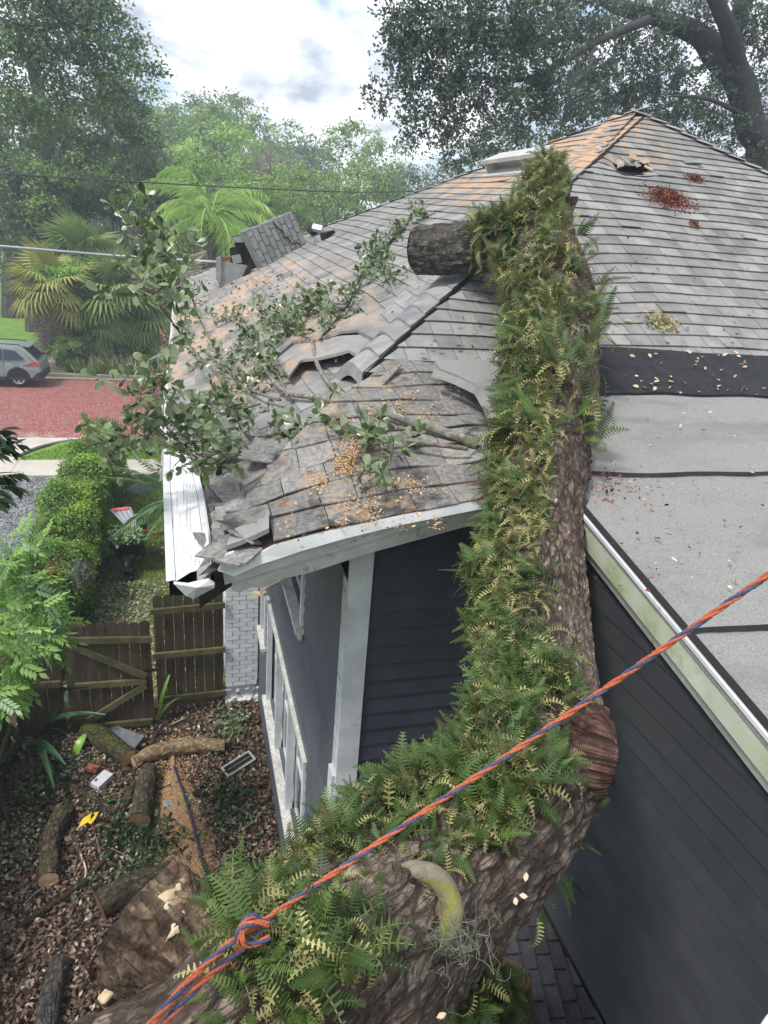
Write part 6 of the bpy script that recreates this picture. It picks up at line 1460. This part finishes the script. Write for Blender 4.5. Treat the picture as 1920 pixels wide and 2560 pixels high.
# ---- wires
def wire(name,pts,r,m,label):
    mb=MB(); tube(mb,pts,[r]*len(pts),6,40); return obj(name, mb, m, smooth=True, label=label, cat='wire')
wire('service_wire',[ony(-60,610,14.5),ony(150,628,14.6),ony(300,640,14.8),ony(542,655,Dc*.96)],.022,mat('pale_insulation',(.36,.38,.40),rough=.5),'pale service wire running from the left to the chimney stub')
wire('utility_wire',[ony(-80,430,24),ony(0,434,24),ony(300,452,25),ony(560,467,26),ony(760,476,27),ony(900,480,28),ony(1060,478,30)],.022,mat('dark_insulation',(.05,.06,.07),rough=.6),'dark sagging utility wire crossing before the trees')
# ---- car
car=thing('parked_car',(-9.3,33.0,0),'pale grey green hatchback suv parked at the far kerb, cut by the left edge','car')
m_paint=mat('sage_car_paint',(.20,.25,.235),(.22,.27,.255),3,2,.28,spec=.6)
m_tint=mat('tinted_glass',(.025,.028,.035),rough=.06,spec=.7)
m_clad=mat('dark_cladding',(.035,.038,.042),rough=.6)
rx0=-6.18   # rear end x
yc=33.1; hw=.91
def cp(u,w,z): return V3(rx0-u, yc+w, z)      # u metres forward from the rear
prof=[(0.05,.50),(0.0,.72),(.04,1.02),(.14,1.10),(.20,1.16),(.62,1.60),(.78,1.665),(1.6,1.70),(2.6,1.68),(3.3,1.36),(3.55,1.15),(4.35,1.03),(4.55,.80),(4.6,.45),(4.4,.28),(.25,.30)]
wid=lambda z: hw*(1.0 if z<1.0 else 1.0-.20*((z-1.0)/.7)**1.2)
# body side lofted across width
rows=[]
for s,f in ((-1,.90),(-1,.985),(-1,1.0),(0,0),(1,1.0),(1,.985),(1,.90)): pass
cols=[-1,-.97,-.6,0,.6,.97,1]
G=[]
n_=len(prof)
for c in cols:
    k=.965 if abs(c)==1 else 1.0; cx_,cz_=2.3,.9
    G.append([cp(cx_+(u-cx_)*k, c*wid(z), cz_+(z-cz_)*k) for u,z in prof+[prof[0]]])
mb=MB(); mb.grid(G); 
for side in (G[0],G[-1]): mb.add(side[:-1],[tuple(range(n_))])
body=obj('body', mb, m_paint, car, smooth=False)
def sidepatch(name,pts,m,parent=car,out=.012,s=-1,th=.01):
    mb=MB(); q=[cp(u,s*(wid(z)+out),z) for u,z in pts]; mb.prism(q,V3(0,-s*th,0)); return obj(name,mb,m,parent)
for s in (-1,1):
    sidepatch('side_window',[(.78,1.12),(.62,1.19),(.98,1.50),(1.42,1.56),(1.42,1.10)],m_tint,s=s)
    sidepatch('side_window',[(1.47,1.10),(1.47,1.56),(2.35,1.58),(2.45,1.08)],m_tint,s=s); sidepatch('side_window',[(2.50,1.08),(2.42,1.57),(2.75,1.50),(3.25,1.10)],m_tint,s=s)
    sidepatch('sill_cladding',[(.25,.28),(.25,.38),(1.0,.42),(3.2,.42),(4.4,.36),(4.4,.27)],m_clad,s=s,out=.016)
    sidepatch('rear_cladding',[(-.0,.36),(.0,.66),(.20,.58),(.34,.42),(.34,.30),(.1,.30)],m_clad,s=s,out=.014)
    sidepatch('tail_light',[(.00,.98),(.02,1.07),(.30,1.05),(.62,.93),(.40,.92),(.22,.93)],mat('tail_lamp_red',(.45,.015,.02),rough=.15,spec=.7) if s<0 else bpy.data.materials['tail_lamp_red'],s=s,out=.018)
    sidepatch('lamp_bezel',[(.20,1.02),(.62,.94),(.78,.905),(.40,.90),(.16,.955)],m_clad,s=s,out=.013)
    sidepatch('door_handle',[(1.50,.93),(1.52,.965),(1.74,.97),(1.76,.94)],m_paint,s=s,out=.03); sidepatch('door_seam',[(1.44,.42),(1.435,1.08),(1.45,1.08),(1.455,.42)],m_clad,s=s,out=.006)
    sidepatch('fuel_flap_seam',[(.88,.84),(.88,1.0),(1.10,1.0),(1.10,.84)],m_paint,s=s,out=.008)
    mb=MB(); tube(mb,[cp(.75,s*.66,1.70),cp(.95,s*.66,1.745),cp(2.2,s*.66,1.76),cp(2.5,s*.64,1.70)],[.022]*4,7); obj('roof_rail', mb, m_clad, car)
    for wu in (.92,3.65):
        wc=cp(wu,s*.80,.36)
        mb=MB(); G=[]
        for i in range(33):
            a=i/32*2*math.pi; G.append([wc+V3(r_*math.cos(a),w_*1.0,r_*math.sin(a)) for w_,r_ in ((-.10,.24),(-.125,.30),(-.10,.355),(.0,.36),(.10,.355),(.12,.28))])
        ty=obj('wheel', mb.grid(G), m_blackp, car, smooth=True)
        mb=MB(); fy=s*.105
        for k in range(5):
            a=k/5*2*math.pi+.3; d=V3(math.cos(a),0,math.sin(a)); e=V3(-math.sin(a),0,math.cos(a))
            for q in (-.11,.11):
                mb.prism([wc+V3(0,fy,0)+e*(q*.2-.014),wc+V3(0,fy,0)+e*(q*.2+.014),wc+V3(0,fy,0)+d*.235+e*(q*.75+.022),wc+V3(0,fy,0)+d*.235+e*(q*.75-.022)],V3(0,-s*.02,0))
        G=[]
        for i in range(33):
            a=i/32*2*math.pi; G.append([wc+V3(r_*math.cos(a),fy-w_*s,r_*math.sin(a)) for w_,r_ in ((0,.222),(-.004,.245),(.02,.25))])
        mb.grid(G); tube(mb,[wc+V3(0,fy-.02*s,0),wc+V3(0,fy+.008*s,0)],[.045,.04],12,2)
        obj('rim', mb, mat('alloy_rim',(.62,.63,.64),rough=.3,metal=.3) if 'alloy_rim' not in bpy.data.materials else bpy.data.materials['alloy_rim'], ty)
        mb=MB(); arc=[]
        for i in range(15):
            a=math.radians(-8+i*14); arc.append((a))
        G=[[wc+V3(r_*math.cos(a),s*(hw+.016)-s*.80,max(r_*math.sin(a),-.08)) for r_ in (.40,.47)] for a in arc]; mb.grid(G); mb.grid([[g[0],g[0]-V3(0,s*.1,0)] for g in G]); mb.grid([[g[1],g[1]-V3(0,s*.02,0)] for g in G]); obj('wheel_arch', mb, m_clad, car)
        mb=MB(); mb.add([wc+V3(0,s*(hw+.004)-s*.8,0)]+[wc+V3(.41*math.cos(a),s*(hw+.004)-s*.80,max(.41*math.sin(a),-.08)) for a in arc],[(0,i+1,i+2) for i in range(14)]); obj('wheel_well', mb, m_black, car)
mb=MB(); mb.prism([cp(.17,-.70,1.14),cp(.17,.70,1.14),cp(.58,.62,1.56),cp(.58,-.62,1.56)],V3(.03,0,.02)); obj('rear_window', mb, m_tint, car)
mb=MB(); mb.prism([cp(.42,-.68,1.64),cp(.42,.68,1.64),cp(.72,.68,1.685),cp(.72,-.68,1.685)],V3(0,0,.03)); obj('spoiler', mb, m_paint, car)
mb=MB(); mb.prism([cp(-.045,-.84,.34),cp(-.045,.84,.34),cp(-.05,.84,.58),cp(-.05,-.84,.58)],V3(-.10,0,0)); obj('rear_bumper', mb, m_clad, car)
mb=MB(); mb.prism([cp(3.28,-.66,1.37),cp(3.28,.66,1.37),cp(2.66,.6,1.66),cp(2.66,-.6,1.66)],V3(-.02,0,.02)); obj('windscreen', mb, m_tint, car)
# ---- palmetto thicket across the street
def fanleaf(n=22):
    v=[];f=[]
    for i in range(n):
        a=math.radians(-105+210*i/(n-1)); d=V3(math.cos(a),math.sin(a),0); s=V3(-d[1],d[0],0); b=len(v); L=1-.12*abs(a)
        v+=[tuple(V3(.0,0,0)),tuple(d*L*.5+s*.035+V3(0,0,.02)),tuple(d*L+V3(0,0,-.28-.05*(i%3))),tuple(d*L*.5-s*.035+V3(0,0,.0))]; f.append((b,b+1,b+2,b+3))
    b=len(v); v+=[(-.7,-.012,-.1),(-.7,.012,-.1),(0,.012,0),(0,-.012,0)]; f.append((b,b+1,b+2,b+3)); return v,f
FL=fanleaf()
def fanpalm(base,h,n,L,m,label,dead=0,deadL=1.0,lo=-.5,hi=1.4):
    b=np.asarray(base,float); t=thing('fan_palm',b,label,'palm','fan palms across the street'); top=b+V3(0,0,h)
    mb=MB(); tube(mb,[b-V3(0,0,.2),(b+top)/2,top],[.24,.2,.22],12,max(6,int(h*4)),lambda x,y,l,a:.04*mnoise.noise(Vector((x*9,y*9,l*6)))); obj('trunk', mb, m_barkf, t)
    me=mesh_from('frond',MB().add(*FL),m); md=mesh_from('dead_frond',MB().add(*FL),m_fand)
    for i in range(n+dead):
        az=i*2.399+rng.uniform(-.2,.2); el=rng.uniform(lo,hi) if i<n else rng.uniform(-1.55,-1.2); o=unit(V3(math.cos(az)*math.cos(el),math.sin(az)*math.cos(el),math.sin(el))); Y=unit(np.cross(UP,o)); Z=np.cross(o,Y)
        r=(.85 if i<n else .4)*L
        inst('frond' if i<n else 'dead_frond', me if i<n else md, M4(top+o*r*.9-(V3(0,0,rng.uniform(0,h*.55)) if i>=n else 0),o,Y,Z,L*rng.uniform(.8,1.1)*(1 if i<n else deadL)), t)
def bz_(px,y): q=ony(px,900,y); return V3(q[0],y,.08)
fanpalm(bz_(150,37.0),3.7,44,1.5,m_fany,'yellowing fan palm with a skirt of dead fronds near the car',34,.9,-.9,1.3)
fanpalm(bz_(300,37.6),3.3,60,1.75,m_fan,'wide green fan palm at the middle of the thicket across the street',8,.8,-1.0,1.4)
fanpalm(bz_(225,39.0),4.9,40,1.6,m_fan,'taller fan palm behind the bright green bush',6,.8,-.6,1.4)
fanpalm(bz_(365,38.0),2.4,44,1.5,m_fan,'low green fan palm nearest the pink blossoms',4,.8,-.9,1.4)
fanpalm(bz_(240,37.2),1.9,36,1.2,m_fan,'low fan palm drooping over the kerb plants',4,.8,-1.1,1.0)
def bush(name,px,y,h,w,m,leaf,n,label,z0=0.0,px2=None,cl=None):
    q=bz_(px,y); return tree(name,q,h,w,label,m,leaf,n,cat='shrub',trunk_r=.06,hb=.05,nclump=14,dens=.42)
bush('bright_bush',195,37.0,5.2,2.6,m_bush,.13,9000,'bright light green bush growing through the fan palms')
bush('kerb_shrub',185,35.6,1.5,1.7,m_far1,.09,3500,'low green shrub at the kerb behind the car')
bush('kerb_shrub',215,36.2,1.7,1.9,m_far3,.09,3500,'dark shrub under the fan palms')
bush('under_palm_shrub',330,37.5,1.6,3.5,m_far3,.10,4500,'dark undergrowth below the drooping palm fronds')
kp_=thing('kerb_lilies',bz_(280,35.5),'row of strap leaved plants with withered pale flowers along the far kerb','plants')
for nm,n,m,s in (('blades',1500,m_far1,.75),('withered_blades',260,m_litterp,.5)):
    p=np.column_stack([rng.uniform(bz_(185,35.3)[0],bz_(420,35.3)[0],n),rng.uniform(35.0,36.3,n),np.full(n,.1)])
    if nm!='blades': p[:,2]+=rng.uniform(.1,.6,n); p[:,1]-=.2
    Z=rng.normal(size=(n,3))*.4+UP; Z/=np.linalg.norm(Z,axis=1)[:,None]; X=rng.normal(size=(n,3)); X-=Z*(X*Z).sum(1)[:,None]; X/=np.linalg.norm(X,axis=1)[:,None]
    scatter(nm,[(-.05,0,0),(.05,0,0),(.04,.05,.6),(0,.2,1)],[(0,1,2,3)],p,X,np.cross(Z,X),Z,rng.uniform(.5,1.1,n)*s,rng.random(n),m,kp_,kind='stuff')
# queen palm
q=ony(500,760,30.0); qp=palm('queen_palm',(q[0],30.0,-.1)if False else (ony(530,700,27.5)[0],27.5,-.1),7.3,26,3.4,fish(30,.24,2.0,.0034),m_queen,'tall bright green queen palm rising behind the roof left of the toppled block',.18,.15,1.45,dead=1)
# ---- background trees
def bt(name,px,y,ptop,w,label,m,leaf=.28,n=9000,hb=.12,**kw):
    top=ony(px,ptop,y); return tree(name,(top[0],y,0),top[2]*1.02,w,label,m,leaf,n,hb=hb,group='trees in the background',**kw)
# left live oak, near
lo=thing('left_live_oak',(-14,31,0),'large dark live oak filling the upper left with spreading limbs','tree')
mb=MB(); o_=lambda x,y,d: ony(x,y,d)
b0=o_(80,700,46)
limb(mb,[V3(b0[0],46,-.2),o_(95,640,46),o_(120,420,45),o_(90,200,44),o_(40,60,42)],[.75,.6,.45,.3,.15],12)
limb(mb,[o_(110,520,46),o_(210,400,45),o_(280,330,44),o_(330,290,43)],[.4,.28,.18,.08],9)
limb(mb,[o_(100,600,46),o_(20,420,45),o_(-60,340,44)],[.45,.35,.2],9)
limb(mb,[o_(110,460,45),o_(160,360,44),o_(170,250,43)],[.3,.2,.1],8)
obj('trunk', mb, m_barkf, lo, smooth=True); mb=MB(); limb(mb,[o_(-80,20,30),o_(60,70,30),o_(180,65,30),o_(300,120,30)],[.16,.12,.08,.04],8)
obj('overhanging_limb', mb, m_barkf, lo, smooth=True)
def cl(x,y,d,rx,rz=None): p=ony(x,y,d); s=d/F; return (p[0],p[1],p[2],rx*s,rx*s*.8,(rz or rx)*s)
A_=[cl(x,y,30,r,r*.7) for x,y,r in ((330,60,22),(300,100,40),(350,130,26),(380,190,22),(290,20,35),(40,40,90),(150,60,90),(240,60,70),(60,150,80),(170,170,70),(270,140,60),(330,170,40),(10,240,80),(100,260,55),(215,235,60),(285,220,45),(-60,100,90),(200,-10,80),(120,-30,90))]
crown('crown',[(q[0],q[1],q[2],q[3]*.86,q[4],q[5]*.8) for q in A_],19000,.17,m_oakl,lo,subr=.42)
crown('crown',[cl(x,y,40,r,r*.7) for x,y,r in ((330,220,50),(300,290,60),(250,330,60),(340,300,45),(360,370,45),(60,330,70),(140,330,60),(200,400,50))],14000,.20,m_oakl,lo,subr=.35)
m2=thing('left_oak_beyond',(-10,50,0),'broad mid green oak with drooping moss behind the fan palms','tree')
mb=MB(); limb(mb,[o_(25,760,52)*V3(1,1,0),o_(30,650,52),o_(60,480,52)],[.7,.55,.3],10); obj('trunk', mb, m_barkf, m2); mb=MB(); limb(mb,[o_(330,640,50)*V3(1,1,0),o_(300,580,50),o_(240,520,49),o_(150,470,48)],[.4,.35,.25,.15],9); obj('trunk', mb, m_barkf, m2)
crown('crown',[cl(x,y,46,r,r*.62) for x,y,r in ((40,420,80),(150,440,80),(250,430,80),(340,430,70),(90,500,80),(200,500,85),(310,500,80),(400,480,60),(380,400,50),(20,560,70),(120,570,70),(350,560,60),(440,540,50),(60,640,50),(400,600,50),(230,560,70),(290,610,50),(-30,500,80),(180,370,60),(20,680,40),(130,640,50),(230,640,50),(330,650,50))],34000,.24,m_oakl,m2,subr=.4)
crown('crown',[cl(x,y,44,r,r*.5) for x,y,r in ((80,450,50),(190,440,60),(290,480,50),(240,410,40),(120,520,40))],6000,.2,m_far1,m2,subr=.35)
# hanging moss in the dark of that oak
mb=MB()
for _ in range(240):
    x=rng.uniform(180,430); y=rng.uniform(540,610); p=ony(x,y,43); L=rng.uniform(.5,1.6); tube(mb,[p,p+V3(rng.normal()*.08,0,-L*.5),p+V3(rng.normal()*.12,0,-L)],[.03,.05,.01],3,5,cap=False)
obj('hanging_moss', mb, m_moss2, m2, kind='stuff')
bt('broadleaf_tree',475,75,250,17,'light green tree left of centre below the clouds',m_far1,.40,15000,nclump=22)
bt('broadleaf_tree',560,90,225,19,'tall dark green domed tree at the centre skyline',m_far3,.45,16000,nclump=24)
bt('broadleaf_tree',650,100,255,20,'dark green tree on the right shoulder of the centre skyline',m_far3,.45,15000,nclump=24)
bt('broadleaf_tree',700,95,310,12,'lower dark tree beside the sky gap',m_far3,.42,8000)
bt('broadleaf_tree',590,66,340,15,'light yellow green tree in the middle distance',m_far2,.34,12000,nclump=22)
bt('broadleaf_tree',440,62,330,12,'mid green tree rising over the left oak',m_far1,.34,10000)
bt('broadleaf_tree',500,55,380,11,'bright green tree behind the queen palm',m_far2,.28,10000)
bt('broadleaf_tree',670,52,415,8.5,'bright yellow green tree behind the toppled block',m_far2,.24,9000)
bt('broadleaf_tree',600,50,480,8,'low green tree left of the toppled block',m_far1,.24,8000)
bt('broadleaf_tree',740,50,520,4,'low bright bush right of the toppled block',m_far2,.2,3500)
bt('broadleaf_tree',790,85,385,9,'small dark blue green tree at the end of the street',m_far3,.36,8000)
bt('broadleaf_tree',770,110,370,14,'dim tree far down the street',m_far3,.5,8000)
bt('broadleaf_tree',900,70,330,14,'yellow green tree right of the sky gap',m_far1,.34,12000,nclump=22)
bt('broadleaf_tree',985,60,345,13,'mid green tree under the overhanging oak',m_far1,.3,11000)
bt('broadleaf_tree',850,48,440,9,'low green tree above the far roof edge',m_far1,.25,8000)
bt('broadleaf_tree',1080,50,400,12,'dark low tree behind the vent',m_oakr,.25,9000)
bt('broadleaf_tree',1180,46,370,12,'shadowy tree behind the white roof vent',m_far3,.25,9000)
bt('broadleaf_tree',1330,50,330,14,'dark tree mass left of the roof peak',m_oakr,.26,9000)
bt('broadleaf_tree',1520,52,240,16,'dark tree mass behind the roof peak',m_oakr,.26,11000)
bt('broadleaf_tree',1750,52,250,18,'dark tree mass right of the roof peak',m_oakr,.26,12000)
bt('broadleaf_tree',1940,46,330,14,'dark tree at the right edge behind the roof',m_far3,.25,9000)
bt('broadleaf_tree',60,95,420,26,'distant tree behind the left oak',m_far1,.5,12000)
bt('broadleaf_tree',250,100,400,26,'distant tree seen through gaps of the left oak',m_far1,.5,12000)
bt('broadleaf_tree',400,110,400,22,'distant tree left of the yellow green tree',m_far3,.5,9000)
# bare twiggy tree
bare=thing('bare_tree',(ony(660,480,54)[0],54,0),'bare pale twiggy tree among the green crowns','tree'); mb=MB(); bb=V3(ony(655,480,54)[0],54,0)
limb(mb,[bb,ony(650,470,54)],[.14,.08],6)
for i in range(46):
    s_=ony(650+rng.normal()*14,470+rng.uniform(-30,30),54); e_=ony(650+rng.normal()*55,375+rng.uniform(-25,60),54)+V3(0,rng.normal()*1.2,0); tube(mb,[s_,(s_+e_)/2+rng.normal(size=3)*.3,e_],[.045,.03,.012],4,7)
    for _ in range(3): f_=(s_*.4+e_*.6); tube(mb,[f_,f_+rng.normal(size=3)*.5+V3(0,0,.6)],[.02,.008],3,3)
obj('twigs', mb, mat('pale_dead_twig',(.20,.17,.14),(.30,.26,.22),9,3,.9), bare)
# something pale at the end of the street
mb=MB(); q=ony(797,563,95); hb_=thing('far_house',(q[0],95,0),'tiny pale house wall and red flowers at the end of the street','house'); mb.box((q[0]-1.6,95,0),(q[0]+2.6,99,q[2]+.4)); obj('wall', mb, m_white, hb_)
mb=MB(); mb.prism([(q[0]-2,94.6,q[2]+.4),(q[0]+3,94.6,q[2]+.4),(q[0]+3,97,q[2]+1.6),(q[0]-2,97,q[2]+1.6)],(0,0,.1)); obj('roof', mb, m_redbrick, hb_)
# ---- right overhanging oak
ro_=thing('right_live_oak',(17,24,0),'huge overhanging live oak with small dark leaves against the bright sky at right','tree')
mb=MB(); yr=20.0
limb(mb,[ony(1905,560,yr)*V3(1,1,0),ony(1895,460,yr),ony(1878,320,yr),ony(1845,200,yr),ony(1790,130,yr),ony(1740,85,yr),ony(1650,45,yr),ony(1560,20,yr),ony(1400,-60,yr)],[.60,.46,.42,.40,.38,.30,.22,.18,.12],14,80)
limb(mb,[ony(1800,150,yr),ony(1840,60,yr),ony(1880,-60,yr)],[.3,.27,.22],10)
limb(mb,[ony(1850,190,yr),ony(1830,100,yr-.6),ony(1790,0,yr-1),ony(1750,-100,yr-1)],[.28,.25,.2,.16],10)
limb(mb,[ony(1620,50,yr-1),ony(1500,100,yr-2),ony(1400,160,yr-3),ony(1300,200,yr-3.5),ony(1180,190,yr-4)],[.12,.09,.07,.05,.03],8)
limb(mb,[ony(1480,110,yr-2),ony(1470,180,yr-3),ony(1400,240,yr-3)],[.06,.045,.02],7)
limb(mb,[ony(1880,300,yr),ony(1780,250,yr-1),ony(1680,240,yr-1)],[.09,.06,.03],7)
limb(mb,[ony(1895,400,yr),ony(1960,300,yr),ony(2000,180,yr)],[.15,.12,.08],8)
obj('trunk', mb, bark('grey_green_bark',(.06,.06,.055),(.19,.19,.175),(.11,.11,.10),.5), ro_, smooth=True)
def sprays(name, spec, n, size, m, y0, sub=.22, tm=None, droop=.35):
    """fine leaf sprays: leaves set along short drooping twigs"""
    C_=[cl(*s) for s in spec]; k=16; ns=n//k; p,d,_,_=crown_pts(C_,ns); tw_=rng.normal(size=(ns,3))*.8+d*.6-UP*droop; tw_/=np.linalg.norm(tw_,axis=1)[:,None]
    u=np.tile(np.linspace(0,1,k),ns)[:,None]; P=np.repeat(p,k,0)+np.repeat(tw_,k,0)*u*sub*2.2+rng.normal(size=(ns*k,3))*.03
    X=np.repeat(tw_,k,0)*.7+rng.normal(size=(ns*k,3))*.7; X/=np.linalg.norm(X,axis=1)[:,None]; Y=np.cross(rng.normal(size=(ns*k,3)),X); Y/=np.linalg.norm(Y,axis=1)[:,None]
    return scatter(name,LEAF4[0] if tm is None else tm[0],LEAF4[1] if tm is None else tm[1],P,X,Y,np.cross(X,Y),rng.uniform(.7,1.3,ns*k)*size,np.repeat(rng.random(ns),k)*.7+rng.random(ns*k)*.3,m,ro_)
S1=[(1010,20,15,50,36),(1080,60,15,60,50),(1150,30,15,70,50),(1250,40,15,80,60),(1040,130,15,50,40),(1120,150,15,55,45),(1210,150,15,60,50),(1000,180,15,35,25),(960,235,15,30,18),(1060,230,15,50,30),(1150,240,15,55,35),(985,90,15,28,40),(1250,250,15,60,35),(1120,310,15,45,25),(1040,320,16,35,28),(1340,60,15,80,55),(1450,30,16,80,50),(1340,150,16,70,50),(1400,230,16,70,40),(1310,260,16,60,40),(980,60,15,20,25),(1160,380,17,60,30),(1250,340,17,60,30)]
sprays('crown',S1,30000,.088,m_oakr,15,.16)
S2=[(1500,110,20,80,60),(1600,60,20,80,50),(1700,30,20,80,50),(1560,190,20,90,50),(1650,170,20,80,50),(1740,220,20,70,45),(1450,230,20,80,50),(1600,260,20,90,40),(1720,300,20,80,40),(1850,30,20,80,50),(1930,80,20,70,60),(1940,220,20,60,60),(1820,300,20,50,40),(1500,300,20,80,35),(1350,320,20,80,35),(1930,350,20,50,50),(1860,380,20,50,40),(1820,180,20,30,50)]
sprays('crown',S2,29000,.105,m_oakr,20,.2)
# ---- the rounded red and white rim peeping in at the lower right corner
rim=thing('bucket_rim',onx(1925,2540,1.2),'rounded red and white rim peeping in at the lower right corner','rim')
cR=ond(2010,2640,1.15); 
for nm,rr__,mm in (('white_edge',118,m_white),('red_band',104,mat('red_paint',(.38,.02,.03),rough=.4))):
    pts=[ond(2010+rr__*math.cos(a),2640+rr__*1.15*math.sin(a),1.15+(.005 if nm=='red_band' else 0)) for a in np.linspace(math.radians(150),math.radians(290),14)]
    mb=MB(); tube(mb,pts,[.0045 if nm=='white_edge' else .0055]*14,8,50); obj(nm, mb, mm, rim, smooth=True)
# ---- air: bluish volume added, mostly to stand in for lens flare
hz=bpy.data.materials.new('flare_veil_haze'); hz.use_nodes=True; t_=hz.node_tree; t_.nodes.clear(); o_2=nn(t_,'ShaderNodeOutputMaterial'); pv=nn(t_,'ShaderNodeVolumePrincipled')
pv.inputs['Color'].default_value=(.76,.88,1,1); pv.inputs['Density'].default_value=FLARE_HAZE; pv.inputs['Anisotropy'].default_value=.3; t_.links.new(pv.outputs[0],o_2.inputs['Volume'])
if FLARE_HAZE>0: obj('flare_veil', MB().box((-110,-20,-1.2),(110,125,34)), hz, kind='stuff')
